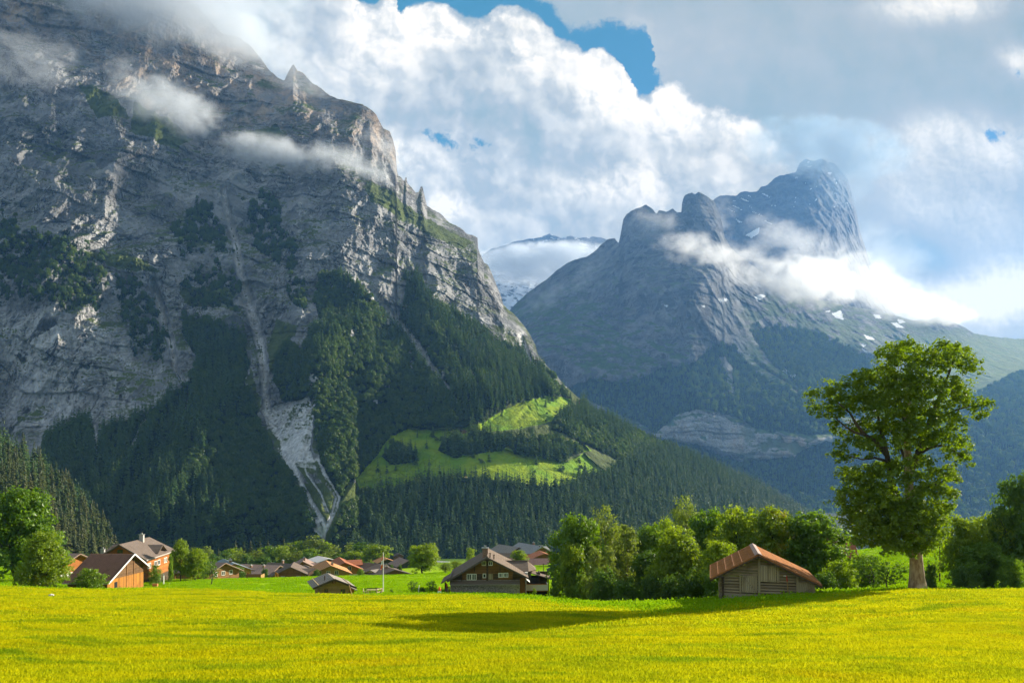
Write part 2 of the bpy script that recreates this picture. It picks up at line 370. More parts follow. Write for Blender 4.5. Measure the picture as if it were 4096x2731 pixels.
# ------------------------------------------------------------------ mountains: sheets with real relief
def polyline(pts):
    xs = np.array([p[0] for p in pts]); ys = np.array([p[1] for p in pts])
    return lambda x: np.interp(x, xs, ys)
def blur(a, n):
    for ax in (0, 1):
        for _ in range(2):
            p = np.concatenate([np.repeat(a.take([0], ax), n, ax), a, np.repeat(a.take([-1], ax), n, ax)], ax); c = np.cumsum(p, ax)
            z_ = np.zeros_like(c.take([0], ax)); c = np.concatenate([z_, c], ax); m_ = 2 * n + 1
            a = (c.take(range(m_, c.shape[ax]), ax) - c.take(range(0, c.shape[ax] - m_), ax)) / m_
    return a
def mountain(name, x0, x1, nc, nr, ybase, ysky, dpts, disp, mat, zones, back=1500, skyjit=0.0, xs=None, lam=1e-4, backrows=14, tpow=1.0):
    cx_ = np.linspace(x0, x1, nc) if xs is None else xs
    nc = len(cx_)
    t = np.linspace(0, 1, nr) ** tpow
    sky = ysky(cx_)
    if skyjit: sky = sky + skyjit * fbm(cx_ / 38.0, 0 * cx_ + 3.3, 0 * cx_ + 1.0, 5, 0.6)
    yb = ybase(cx_)
    PY = yb[None, :] + (sky - yb)[None, :] * t[:, None]
    PX = np.repeat(cx_[None, :], nr, 0)
    tp = TPS([(a / 1000., b / 1000.) for a, b, _ in dpts], [math.log(d) for _, _, d in dpts], lam)
    Dg = np.exp(tp(np.stack([PX.ravel() / 1000., PY.ravel() / 1000.], 1))).reshape(PX.shape)
    zn = zones(PX, PY)
    X = (PX - CX) / F * Dg; Z = -(PY - HY) / F * Dg
    edge = smooth(0.0, 0.10, 1 - t)[:, None] * 0.85 + 0.15
    dD = disp(X, Dg, Z, zn, PX, PY) * edge
    D2 = Dg + dD
    # move along the horizontal direction away from the camera while keeping the height of the point
    k = D2 / Dg
    V = np.stack([X * k, D2, Z + 0.0 * Z], -1)
    # heights follow the sight line at the skyline so the outline keeps its place
    fol = smooth(0.80, 1.0, t)[:, None]
    V[..., 2] = Z * (1 + (k - 1) * (0.35 + 0.65 * fol))
    rows = [V]
    top = V[-1]
    for i in range(1, backrows + 1):
        f = i / backrows
        b = top.copy(); kk = 1 + back * f / top[:, 1]
        b[:, 0] *= kk; b[:, 1] *= kk; b[:, 2] = top[:, 2] - (top[:, 2] + 150) * f ** 1.2 * 0.9
        rows.append(b[None])
    VV = np.concatenate(rows, 0)
    at = {}
    for kz, a in zn.items():
        a = np.concatenate([a, np.repeat(a[-1:], backrows, 0)], 0); at[kz] = a
    me = mesh_np(name, VV.reshape(-1, 3), grid_quads(VV.shape[0], nc), mat, True, at)
    o = link(name, me, kind='structure')
    return o, V, zn, PX, PY
def line_zone(PX, PY, pts, soft=0.6, jit=1.0):
    d, w = near_line(PX, PY, sc3(pts)); d = d + jit * w * 0.7 * fbm(PX / 30., PY / 30., 0 * PX, 4, 0.6)
    return 1 - smooth(w * (1 - soft), w * (1 + soft) + 1, d)
def sc3(p): return [(a * K, b * K, w * K) for a, b, w in p]
_jc = {}
def poly_zone(PX, PY, poly, jit=14, freq=60.):
    key = (id(PX), round(freq / 20.))
    if key not in _jc:
        fq = max(1, round(freq / 20.)) * 20.
        _jc[key] = (fbm(PX / fq, PY / fq, 0 * PX + 2, 5, 0.6), fbm(PX / fq, PY / fq, 0 * PX + 9, 5, 0.6), PX)
    jx, jy, _ = _jc[key]
    return in_poly(PX + jit * K * jx, PY + jit * K * jy, sc(poly)).astype(np.float32)

def rock_material(name, base, dark, light, moss, forest, bumpd=6.0, strata=0.02, warm=(.42, .305, .215), tone=1.0):
    m, N, out = new_mat(name)
    g = N.n('ShaderNodeNewGeometry'); pos = g.outputs['Position']; nz = N.sep(g.outputs['Normal'])[2]
    wp = N.v('ADD', pos, N.v('SCALE', N.n('ShaderNodeTexNoise', {'Vector': pos, 'Scale': 0.006, 'Detail': 4.0}).outputs['Color'], scale=110.0))
    st = N.noise(N.v('MULTIPLY', wp, (0.25, 0.25, 1.0)), strata, 7, 0.62)
    st2 = N.noise(N.v('MULTIPLY', wp, (0.3, 0.3, 1.0)), strata * 4, 5, 0.6)
    vs = N.noise(N.v('MULTIPLY', wp, (1.0, 1.0, 0.14)), 0.035, 6, 0.62)
    lg = N.noise(pos, 0.0045, 5, 0.55, 0.5)
    fine = N.noise(pos, 0.16, 5, 0.65)
    c = N.mix(N.ss(lg, 0.35, 0.66), dark, base)
    c = N.mix(N.ss(vs, 0.5, 0.72, 0, .75), c, light)
    c = N.mix(N.ss(st, 0.54, 0.42, 0, .7), c, dark)
    c = N.mix(N.ss(st2, 0.44, 0.36, 0, .55), c, tuple(v * .45 for v in dark))
    c = N.mix(N.ss(fine, 0.46, 0.36, 0, .5), c, tuple(v * .5 for v in dark))
    def cracks(q, sc_, w):
        return N.ss(N.m('ABSOLUTE', N.noise(q, sc_, 3.0, .55, 0.6, norm=False)), 0.0, w)
    cr = N.m('MULTIPLY', cracks(N.v('MULTIPLY', wp, (1.0, .6, .22)), .030, .05), cracks(N.v('MULTIPLY', wp, (.16, .16, 1.0)), .026, .04))
    cr = N.m('MULTIPLY', cr, cracks(N.v('MULTIPLY', wp, (1.0, .6, .5)), .09, .07))
    cr = N.m('MAXIMUM', cr, N.ss(N.noise(pos, .0075, 3, .5), .56, .42))
    blk = N.vor(N.v('MULTIPLY', wp, (1.0, .6, .7)), .022, 'F1', 1.0, 'Color')
    c = N.mix(N.mr(N.sep(blk)[0], 0, 1, -.0, .5), c, light)
    c = N.mix(N.m('SUBTRACT', 1.0, cr), c, tuple(v * .38 for v in dark))
    c = N.mix(N.attr('pale'), c, N.mix(N.ss(fine, .35, .65), tuple(v * 1.0 for v in light), tuple(min(.85, v * 1.75) for v in light)))
    c = N.mix(N.m('MULTIPLY', N.attr('warm'), N.ss(vs, .38, .6, .25, 1.)), c, warm)
    sw = N.v('ADD', pos, N.v('SCALE', N.n('ShaderNodeTexNoise', {'Vector': pos, 'Scale': 0.004, 'Detail': 2.0}).outputs['Color'], scale=260.0))
    sk = N.noise(N.v('MULTIPLY', sw, (1.0, .5, .16)), .055, 4, .6)
    c = N.mix(N.m('MULTIPLY', N.attr('slab'), N.ss(sk, .46, .36)), c, tuple(v * .45 for v in dark))
    c = N.mix(N.m('MULTIPLY', N.attr('slab'), N.ss(sk, .54, .68, 0, .8)), c, tuple(min(.8, v * 1.3) for v in light))
    # grass on the ledges
    gr = N.noise(wp, 0.013, 6, 0.6)
    led = N.m('MULTIPLY', N.ss(N.m('ADD', nz, N.m('MULTIPLY', N.m('SUBTRACT', gr, .5), 1.1)), 0.66, 0.90), N.attr('ledge'))
    led = N.m('MAXIMUM', led, N.attr('grass'))
    gcol = N.mix(N.ss(N.noise(pos, 0.03, 5, .6), .35, .65), tuple(v * .75 for v in moss), tuple(min(1, v * 1.3) for v in moss))
    c = N.mix(led, c, gcol)
    c = N.mix(N.attr('lawn'), c, N.mix(N.ss(N.noise(pos, 0.02, 5, .6), .35, .65), (.13, .25, .008), (.25, .33, .012)))
    fcol = N.mix(N.ss(N.noise(pos, 0.05, 4, .6), .3, .7), tuple(v * .55 for v in forest), forest)
    c = N.mix(N.attr('forest'), c, fcol)
    c = N.mix(N.attr('snow'), c, (.80, .82, .85))
    if tone != 1.0: c = N.mix(1.0, c, (tone, tone, tone), 'MULTIPLY')
    h = N.m('ADD', N.m('ADD', N.m('MULTIPLY', N.m('ADD', st, N.m('MULTIPLY', cr, .35)), 1.0), N.m('MULTIPLY', vs, 0.8)), N.m('ADD', N.m('MULTIPLY', st2, .35), N.m('MULTIPLY', fine, .25)))
    bm = N.bump(h, 1.0, bumpd)
    b = N.n('ShaderNodeBsdfPrincipled', {'Base Color': c, 'Roughness': 0.95, 'Specular IOR Level': 0.08, 'Normal': bm})
    N.t.links.new(b.outputs[0], out.inputs[0]); return m
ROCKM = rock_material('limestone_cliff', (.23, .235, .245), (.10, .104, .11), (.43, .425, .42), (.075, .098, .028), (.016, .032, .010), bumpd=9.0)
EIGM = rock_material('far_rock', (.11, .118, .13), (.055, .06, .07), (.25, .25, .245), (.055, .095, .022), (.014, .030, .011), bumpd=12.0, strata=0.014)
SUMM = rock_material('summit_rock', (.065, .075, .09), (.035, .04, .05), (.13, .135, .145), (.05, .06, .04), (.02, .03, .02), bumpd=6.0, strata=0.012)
def z0(PX): return np.zeros(PX.shape, np.float32)

# --- left cliff massif
skyL = polyline([(-900, -300), (250, -300), (420, -250), (700, -120), (800, 40), (886, 134), (960, 150), (1010, 195), (1046, 236), (1080, 285), (1110, 310), (1137, 322), (1160, 275), (1172, 256), (1190, 284), (1212, 292),
  (1250, 332), (1290, 357), (1320, 385), (1375, 400), (1450, 418), (1480, 436), (1505, 458), (1520, 490), (1534, 516), (1560, 528), (1572, 560), (1582, 600), (1588, 690), (1594, 705), (1606, 712), (1617, 728),
  (1621, 712), (1626, 710), (1630, 735), (1645, 748), (1663, 770), (1674, 770), (1683, 748), (1690, 750), (1700, 790), (1708, 822), (1745, 846), (1770, 862), (1797, 890), (1840, 910), (1867, 934), (1903, 945), (1911, 950), (1912, 990), (1918, 1005),
  (1936, 1050), (1952, 1060), (1970, 1100), (1990, 1150), (2005, 1185), (2012, 1215), (2029, 1232), (2060, 1262), (2095, 1300), (2120, 1340), (2140, 1375), (2152, 1420), (2170, 1440), (2200, 1475), (2250, 1530), (2300, 1578),
  (2360, 1632), (2473, 1690), (2612, 1760), (2786, 1828), (2960, 1908), (3100, 1980), (3222, 2055), (3330, 2115), (3480, 2190)])
baseL = polyline([(-900, 2290), (700, 2285), (1300, 2270), (2000, 2262), (2300, 2275), (2700, 2310), (3100, 2330), (3480, 2335)])
dL = [(-900, 2290, 820), (-900, 1800, 1080), (-900, 1200, 1330), (-900, 600, 1650), (-900, -300, 2200),
      (0, 2285, 860), (0, 2000, 1040), (0, 1760, 1230), (0, 1400, 1330), (0, 1000, 1500), (0, 620, 1760), (0, 420, 1900), (0, 100, 2040), (0, -300, 2350),
      (350, 2285, 870), (350, 1990, 1060), (350, 1720, 1240), (350, 1350, 1370), (350, 1000, 1560), (350, 600, 1850), (350, 200, 2130), (350, -280, 2450),
      (700, 2285, 880), (700, 1950, 1080), (700, 1650, 1270), (700, 1450, 1390), (700, 1250, 1560), (700, 1050, 1640), (700, 700, 1880), (700, 400, 2180), (700, 150, 2330), (700, -120, 2500),
      (930, 2280, 890), (930, 1900, 1120), (930, 1600, 1300), (930, 1300, 1520), (930, 1000, 1740), (930, 700, 1960), (930, 400, 2260), (930, 150, 2420),
      (1050, 1600, 1340), (1000, 1250, 1590), (940, 980, 1790), (1080, 1900, 1170), (1280, 2140, 960),
      (1250, 2275, 890), (1250, 1900, 1110), (1250, 1500, 1330), (1250, 1200, 1560), (1250, 900, 1850), (1250, 640, 2080), (1250, 345, 2350),
      (1500, 2275, 880), (1500, 1950, 1080), (1500, 1650, 1290), (1500, 1350, 1530), (1500, 1130, 1720), (1500, 850, 1950), (1500, 680, 2140), (1500, 458, 2300),
      (1750, 2270, 900), (1750, 1900, 1110), (1750, 1700, 1240), (1750, 1500, 1430), (1750, 1250, 1700), (1750, 1000, 1960), (1700, 850, 2120),
      (2000, 2262, 920), (2000, 1900, 1120), (2000, 1720, 1250), (2000, 1550, 1430), (2000, 1350, 1720), (1990, 1190, 1950), (1900, 960, 2150),
      (2200, 2255, 950), (2200, 1950, 1130), (2200, 1780, 1260), (2200, 1600, 1440), (2190, 1480, 1650), (2110, 1330, 1880),
      (2400, 2245, 1000), (2400, 1950, 1230), (2400, 1780, 1400), (2380, 1650, 1600),
      (2700, 2230, 1100), (2700, 2000, 1350), (2700, 1800, 1720), (3000, 2200, 1300), (3000, 2020, 1600), (3000, 1930, 1850), (3222, 2190, 1500), (3222, 2060, 1950), (3480, 2196, 1900), (2700, 2320, 1020), (3000, 2330, 1120), (3222, 2335, 1250), (3480, 2340, 1500)]
GULLY = [(a, b, w * .62) for a, b, w in [(512, 440, 6), (520, 490, 9), (540, 560, 9), (552, 640, 12), (570, 700, 16), (596, 780, 14), (606, 840, 12), (608, 900, 11), (618, 960, 12), (640, 1010, 12), (660, 1070, 12), (690, 1115, 12), (722, 1165, 10), (745, 1195, 9), (742, 1225, 7)]]
GULLY2 = [(a, b, w * .62) for a, b, w in [(350, 660, 9), (372, 730, 12), (392, 790, 9), (402, 850, 7), (425, 890, 6)]]
SLAB = [(602, 945), (650, 928), (712, 918), (718, 985), (712, 1035), (728, 1078), (700, 1088), (672, 1062), (645, 1020), (620, 1000)]
FOR = [[(95, 1020), (150, 975), (190, 955), (215, 985), (222, 1040), (235, 985), (330, 962), (400, 905), (432, 890), (452, 830), (420, 770), (418, 735), (470, 745), (560, 775), (572, 840), (560, 880), (585, 930), (600, 990), (640, 1060), (690, 1130), (730, 1200), (735, 1330), (60, 1330)],
       [(632, 830), (665, 790), (690, 830), (706, 860), (714, 905), (690, 930), (650, 925), (628, 880)],
       [(718, 940), (700, 880), (690, 820), (712, 770), (735, 740), (720, 690), (732, 640), (780, 640), (826, 672), (870, 720), (905, 760), (925, 715), (930, 670), (960, 640), (985, 690), (1030, 720), (1085, 745), (1120, 780), (1170, 800), (1205, 808), (1240, 838), (1290, 885), (1312, 915), (1250, 908), (1175, 932), (1105, 968), (1040, 985), (940, 985), (895, 1002), (868, 1040), (830, 1090), (800, 1105), (785, 1150), (765, 1130), (735, 1075)],
       [(775, 1200), (790, 1165), (830, 1135), (915, 1122), (945, 1106), (1000, 1095), (1060, 1098), (1120, 1102), (1180, 1106), (1240, 1118), (1300, 1120), (1345, 1088), (1400, 1088), (1430, 1060), (1370, 1035), (1330, 1015), (1265, 985), (1290, 955), (1340, 925), (1420, 960), (1600, 1040), (1800, 1140), (2010, 1260), (2010, 1370), (760, 1370), (760, 1230)],
       [(1005, 1035), (1020, 1008), (1050, 1005), (1068, 1025), (1078, 998), (1110, 992), (1172, 1015), (1155, 1034), (1100, 1040), (1040, 1050)],
       [(876, 1048), (905, 1022), (955, 1036), (955, 1058), (900, 1070)],
       [(1165, 1020), (1200, 1005), (1290, 1010), (1340, 1040), (1290, 1060), (1240, 1050), (1180, 1045)]]
SHRUB = [[(0, 590), (30, 560), (80, 545), (130, 560), (190, 575), (225, 610), (240, 650), (230, 720), (190, 705), (130, 715), (70, 690), (0, 700)],
         [(260, 650), (300, 640), (345, 700), (385, 790), (375, 840), (345, 800), (310, 820), (290, 740), (270, 700)],
         [(392, 545), (430, 480), (480, 470), (515, 540), (522, 600), (470, 570), (420, 600)],
         [(565, 480), (600, 465), (640, 480), (655, 540), (680, 620), (660, 650), (620, 600), (580, 570)],
         [(130, 700), (170, 690), (180, 725), (140, 735)], [(415, 660), (440, 628), (530, 632), (550, 660), (530, 720), (440, 712)], [(660, 660), (700, 650), (720, 700), (680, 720)], [(0, 500), (40, 510), (50, 560), (0, 580)], [(930, 640), (955, 635), (985, 690), (970, 740), (935, 720)]]
GRASSP = [[(410, 680), (440, 670), (520, 675), (545, 690), (530, 710), (430, 712)], [(615, 790), (640, 745), (685, 760), (665, 800), (640, 850), (618, 860)], [(190, 590), (300, 600), (370, 640), (300, 640), (220, 610)],
          [(560, 310), (640, 300), (660, 330), (600, 340)], [(840, 430), (900, 450), (1010, 520), (1095, 560), (1060, 575), (960, 530), (850, 480)], [(240, 1015), (300, 975), (325, 970), (280, 1020), (260, 1090)], [(695, 800), (735, 770), (765, 800), (725, 830)],
          [(1190, 850), (1215, 845), (1235, 880), (1200, 890)], [(310, 260), (380, 290), (440, 330), (400, 360), (300, 320)], [(180, 200), (260, 240), (300, 290), (220, 290)], [(760, 1210), (790, 1140), (800, 1190), (790, 1240)], [(570, 840), (590, 900), (600, 940), (590, 960), (570, 900)]]
LAWN = [[(815, 1092), (850, 1042), (885, 1004), (935, 986), (1040, 990), (1105, 972), (1172, 936), (1240, 904), (1296, 902), (1318, 928), (1300, 950), (1268, 968), (1200, 985), (1125, 992), (1165, 1030), (1240, 1045), (1300, 1062), (1340, 1040), (1395, 1085), (1330, 1112), (1245, 1116), (1180, 1104), (1120, 1100), (1000, 1094), (940, 1104), (900, 1122), (830, 1130)],
        [(1270, 1020), (1340, 1018), (1360, 1035), (1300, 1042)], [(890, 1195), (960, 1235), (1000, 1300), (880, 1310), (860, 1240)]]
PALE = [[(0, 950), (60, 870), (160, 830), (240, 850), (300, 880), (330, 960), (250, 975), (180, 970), (90, 1020), (0, 1000)], [(0, 720), (120, 730), (260, 740), (320, 860), (230, 840), (60, 860), (0, 900)]]
def zonesL(PX, PY):
    z = {}
    f = z0(PX)
    for p in FOR: f = np.maximum(f, poly_zone(PX, PY, p, 9, 70.))
    s = z0(PX)
    for p in SHRUB: s = np.maximum(s, poly_zone(PX, PY, p, 46, 60.))
    s = s * (fbm(PX / 34., PY / 24., 0 * PX + 3, 5, .62) > -0.02)
    lawn = z0(PX)
    for p in LAWN: lawn = np.maximum(lawn, poly_zone(PX, PY, p, 5, 50.))
    grs = z0(PX)
    for p in GRASSP: grs = np.maximum(grs, poly_zone(PX, PY, p, 14, 55.))
    pale = np.maximum(line_zone(PX, PY, GULLY), line_zone(PX, PY, GULLY2))
    pale = np.maximum(pale, 0.9 * poly_zone(PX, PY, SLAB, 7, 50.))
    for p in ([(728, 1060, 7), (752, 1105, 6), (776, 1138, 5), (768, 1168, 5), (746, 1212, 5), (742, 1236, 4)], [(664, 1050, 6), (692, 1112, 6), (724, 1180, 5), (742, 1228, 4)], [(700, 1085, 3), (735, 1130, 3), (752, 1170, 3)], [(860, 690, 7), (910, 735, 6), (950, 790, 10), (990, 850, 9), (1030, 900, 7), (1050, 930, 3)], [(1040, 820, 4), (1080, 860, 5), (1100, 900, 3)], [(1195, 770, 6), (1215, 830, 6), (1235, 850, 3), (1290, 890, 4), (1298, 902, 2)],
              [(332, 968, 4), (318, 1000, 4), (290, 1060, 3), (275, 1090, 2)], [(214, 980, 5), (221, 1010, 4), (221, 1050, 2)], [(722, 920, 4), (716, 960, 5)], [(430, 910, 3), (425, 960, 2)], [(702, 1160, 5), (720, 1200, 5), (738, 1226, 4)]):
        pale = np.maximum(pale, line_zone(PX, PY, p))
    for p in ([(1185, 970, .7), (1216, 936, .7)], [(1192, 960, .6), (1240, 954, .6)], [(1200, 949, .6), (1262, 944, .6)], [(1214, 939, .6), (1285, 928, .6)], [(1250, 1030, .6), (1300, 1020, .6)]):
        d_, w_ = near_line(PX, PY, sc3(p)); pale = np.maximum(pale, .8 * (d_ < w_ + .8))
    brk = fbm(PX / 45., PY / 60., 0 * PX + 21, 4, .6)
    z['gully'] = pale.copy()
    f = f * (pale < 0.45)
    rocky = (brk > 0.30) & (PY < 1620) & (PX > 1150)
    f = f * (~rocky)
    lawn2 = lawn * (f < .5)
    st_ = z0(PX)
    for p in PALE: st_ = np.maximum(st_, poly_zone(PX, PY, p, 30, 80.))
    z['slab'] = blur(st_.astype(np.float64), 6).astype(np.float32)
    pale = np.maximum(pale, .40 * z['slab'])
    pale = np.maximum(pale, 0.35 * rocky)
    z['forest'] = np.maximum(f, s); grs = np.maximum(grs, (((PY > 1540) & (PX > 1500)) | (PY > 1930)) * (pale < .3)).astype(np.float32)
    z['grass'] = grs * (z['forest'] < .5); z['lawn'] = lawn2; z['pale'] = pale.astype(np.float32)
    z['warm'] = np.maximum.reduce([(.75 * np.exp(-((PY - 380 - .15 * (PX - 900)) / 190.) ** 2) * smooth(250, 650, PX) + .5 * np.exp(-((PY - 150) / 150.) ** 2)) * smooth(-.25, .15, fbm(PX / 90., PY / 60., 0 * PX + 4, 5, .62)), np.exp(-((PX - 90) / 130.) ** 2 - ((PY - 70) / 120.) ** 2), np.exp(-((PX - 1240) / 30.) ** 2 - ((PY - 470) / 60.) ** 2), .8 * np.exp(-((PX - 1500) / 28.) ** 2 - ((PY - 560) / 110.) ** 2), .5 * np.exp(-((PX - 900) / 220.) ** 2 - ((PY - 330) / 90.) ** 2)]).astype(np.float32)  # tan rock, with the warm sunlit patches painted into its colour
    z['ledge'] = smooth(-300, 300, PY) * .6 + .4
    z['snow'] = z0(PX)
    z['talus'] = smooth(1500, 1850, PY)
    return z
def dispL(X, Y, Z, zn, PX, PY):
    soft = np.maximum(np.maximum(np.clip(1.6 * blur(zn['lawn'].astype(np.float64), 9), 0, 1), smooth(1850, 2150, PY)), 0.75 * zn['talus'])
    hard = 1 - soft
    wx = 60 * fbm(X / 260., Y / 260., Z / 260., 3); wz = 60 * fbm(X / 260. + 9, Y / 260., Z / 260., 3)
    big = 74 * fbm((X + wx) / 300., Y / 700., (Z + wz) / 900., 4, .5, True)                    # buttresses and couloirs
    mid = 36 * fbm((X + wx) / 95., Y / 240., (Z + .35 * X) / 300., 5, .56, True)
    u = (Z + wz * 1.2 + 0.18 * X) / 62.0
    lm = np.clip(.5 + 1.2 * fbm(X / 300., Y / 300., Z / 200. + 5, 3), .05, 1.2)
    led = 9 * lm * smooth(0, 1, (u - np.floor(u))) ** 1.5
    u2 = (Z + wz * .8 + 0.10 * X) / 21.0
    led2 = 3.0 * lm * ((u2 - np.floor(u2)) ** 1.8)
    sm = 6.5 * fbm(X / 22., Y / 40., Z / 15., 4, .6)
    d = hard * (-big - mid + led * .9 + led2 + sm) + soft * (5 * fbm(X / 120., Y / 120., Z / 120., 4))
    sm2 = 3.2 * fbm(X / 9., Y / 16., Z / 7. + 3, 3, .6, True)
    d = d - hard * sm2
    d = d + 34 * blur(zn['gully'].astype(np.float64), 2) * np.clip(1 - zn['talus'], .3, 1)
    fans = 75 * fbm(X / 165., Y / 1200., 0 * X + 2, 2, .45, True) * smooth(1560, 1800, PY) * (1 - smooth(2080, 2250, PY)) * (PX < 1420)
    return d - fans
xsL = np.concatenate([np.linspace(-900, -60, 90)[:-1], np.linspace(-60, 2400, 1120), np.linspace(2400, 3480, 270)[1:]])
left_o, VL, ZL, PXL, PYL = mountain('cliff_mountain', 0, 0, 0, 820, baseL, skyL, dL, dispL, ROCKM, zonesL, back=900, skyjit=7.0, xs=xsL)

# --- right massif below the peak
skyE = polyline(sc([(1040, 800), (1100, 760), (1168, 715), (1205, 678), (1250, 645), (1300, 605), (1320, 596), (1345, 592), (1370, 572), (1395, 550), (1412, 548), (1421, 560), (1427, 530), (1431, 505), (1440, 490), (1450, 484), (1470, 476), (1484, 470), (1500, 481), (1508, 492),
   (1514, 483), (1530, 487), (1545, 478), (1556, 489), (1566, 488), (1567, 462), (1573, 449), (1590, 442), (1597, 446), (1604, 440), (1620, 448), (1640, 462), (1650, 482), (1658, 510), (1664, 545), (1680, 570), (1710, 596), (1750, 625), (1800, 660), (1850, 682), (1950, 702), (2050, 722),
   (2100, 737), (2135, 730), (2165, 726), (2195, 741), (2240, 766), (2300, 776), (2352, 779), (2500, 800), (2720, 840)]))
baseE = polyline(sc([(1040, 1180), (1200, 1190), (1600, 1260), (1900, 1310), (2300, 1315), (2720, 1315)]))
def dE_(l): return [(a * K, b * K, d) for a, b, d in l]
dE = dE_([(1040, 1180, 4300), (1040, 800, 5600), (1200, 900, 4700), (1200, 690, 5600), (1240, 800, 4200), (1300, 610, 5500), (1350, 700, 4700), (1350, 820, 4000), (1400, 560, 5250), (1450, 490, 5000), (1450, 620, 4600), (1480, 760, 4150), (1500, 480, 4980), (1590, 445, 4900), (1600, 600, 4450), (1640, 500, 4850),
   (1640, 640, 4330), (1640, 740, 4180), (1680, 640, 4700), (1720, 605, 5000), (1700, 720, 4500), (1800, 700, 4950), (1800, 790, 4600), (1900, 705, 5400), (1900, 820, 4500), (2000, 730, 5600), (2000, 900, 4150), (2100, 740, 5800), (2165, 730, 6000), (2165, 860, 5000), (2350, 785, 6400), (2350, 900, 4700), (2350, 1050, 3700), (2700, 850, 6300), (2700, 1230, 3000),
   (1350, 900, 3700), (1350, 1170, 3100), (1500, 850, 3800), (1500, 940, 3560), (1600, 830, 3900), (1600, 940, 3500), (1600, 1020, 3420), (1600, 1170, 2950), (1700, 860, 3950), (1700, 960, 3480), (1700, 1050, 3400), (1820, 900, 3800), (1820, 1000, 3440), (1820, 1060, 3360), (1850, 1200, 2900), (1950, 1010, 3500), (1950, 1225, 2850), (2050, 1080, 3400), (2150, 1000, 3850), (2150, 1230, 2900), (2350, 1235, 2900), (1600, 1260, 2500), (1900, 1310, 2250), (2350, 1315, 2250), (2700, 1315, 2300)])
FORE = [[(1290, 900), (1360, 870), (1440, 880), (1520, 850), (1600, 830), (1640, 790), (1700, 800), (1750, 840), (1800, 870), (1850, 910), (1930, 960), (1930, 1000), (1850, 1000), (1800, 990), (1750, 990), (1690, 960), (1620, 940), (1570, 960), (1520, 1000), (1400, 940)],
        [(1720, 760), (1780, 750), (1850, 755), (1930, 790), (2000, 830), (2020, 880), (1980, 960), (1900, 950), (1830, 890), (1760, 820)],
        [(1500, 1010), (1600, 1020), (1660, 1050), (1720, 1060), (1790, 1045), (1850, 1010), (1930, 1010), (2000, 980), (2050, 930), (2150, 950), (2250, 900), (2352, 850), (2720, 900), (2720, 1360), (1500, 1360)]]
SNOWE = [[(1733, 683), (1748, 677), (1760, 680), (1740, 694)], [(1648, 690), (1668, 687), (1672, 692), (1655, 698)], [(1612, 706), (1620, 703), (1618, 710)], [(1895, 715), (1908, 712), (1905, 718)], [(1910, 720), (1932, 712), (1938, 735), (1920, 730)], [(2046, 741), (2060, 740), (2076, 753), (2060, 753)], [(2060, 732), (2072, 735), (2080, 741), (2066, 743)], [(2005, 722), (2020, 724), (2024, 732), (2012, 731)],
         [(1985, 770), (2004, 776), (2010, 782), (1992, 781)], [(1975, 790), (1990, 794), (1984, 800)], [(1980, 803), (2000, 812), (2004, 818), (1985, 810)], [(1800, 845), (1830, 862), (1822, 868), (1796, 852)], [(1525, 705), (1535, 703), (1532, 709)]]
def zonesE(PX, PY):
    z = {}; f = z0(PX)
    for p in FORE: f = np.maximum(f, poly_zone(PX, PY, p, 12, 60.))
    sn = z0(PX)
    for p in SNOWE: sn = np.maximum(sn, poly_zone(PX, PY, p, 2.0, 18.))
    band = poly_zone(PX, PY, [(1500, 1000), (1560, 950), (1600, 940), (1650, 955), (1700, 975), (1790, 1000), (1850, 1005), (1935, 985), (1935, 1010), (1870, 1020), (1820, 1050), (1740, 1055), (1690, 1040), (1600, 1020)], 8, 45.)
    band2 = poly_zone(PX, PY, [(1640, 700), (1700, 690), (1740, 720), (1780, 760), (1760, 800), (1700, 790), (1640, 750)], 14, 60.)
    scar = np.maximum(line_zone(PX, PY, [(1640, 760, 5), (1700, 800, 8), (1740, 850, 8), (1800, 880, 4), (1830, 905, 3)]), line_zone(PX, PY, [(1660, 830, 10), (1675, 850, 7), (1680, 900, 6)]))
    f = f * (scar < .5) * (band < .5)
    z['forest'] = f; z['snow'] = sn
    z['pale'] = np.maximum(np.maximum(.85 * band, .42 * band2), .55 * scar).astype(np.float32)
    z['warm'] = (band * np.exp(-((PX / K - 1825) / 45.) ** 2 - ((PY / K - 1020) / 40.) ** 2) + .5 * band * np.exp(-((PX / K - 1700) / 20.) ** 2 - ((PY / K - 1010) / 40.) ** 2)).astype(np.float32)
    right = smooth(1640 * K, 1760 * K, PX) * smooth(660 * K, 700 * K, PY)
    z['grass'] = (right * smooth(.0, .12, fbm(PX / 90., PY / 40., 0 * PX + 7, 5, .6) + .04) * .8).astype(np.float32)
    z['lawn'] = (0.30 * smooth(2050 * K, 2150 * K, PX) * smooth(745 * K, 790 * K, PY) * (1 - f)).astype(np.float32)
    z['grass'] = np.maximum(z['grass'], .9 * smooth(1980 * K, 2080 * K, PX) * smooth(748 * K, 790 * K, PY) * (.55 + .45 * smooth(-.2, .2, fbm(PX / 70., PY / 25., 0 * PX + 11, 4, .6)))).astype(np.float32)
    z['ledge'] = .45 + .55 * smooth(600 * K, 760 * K, PY)
    z['band'] = band
    return z
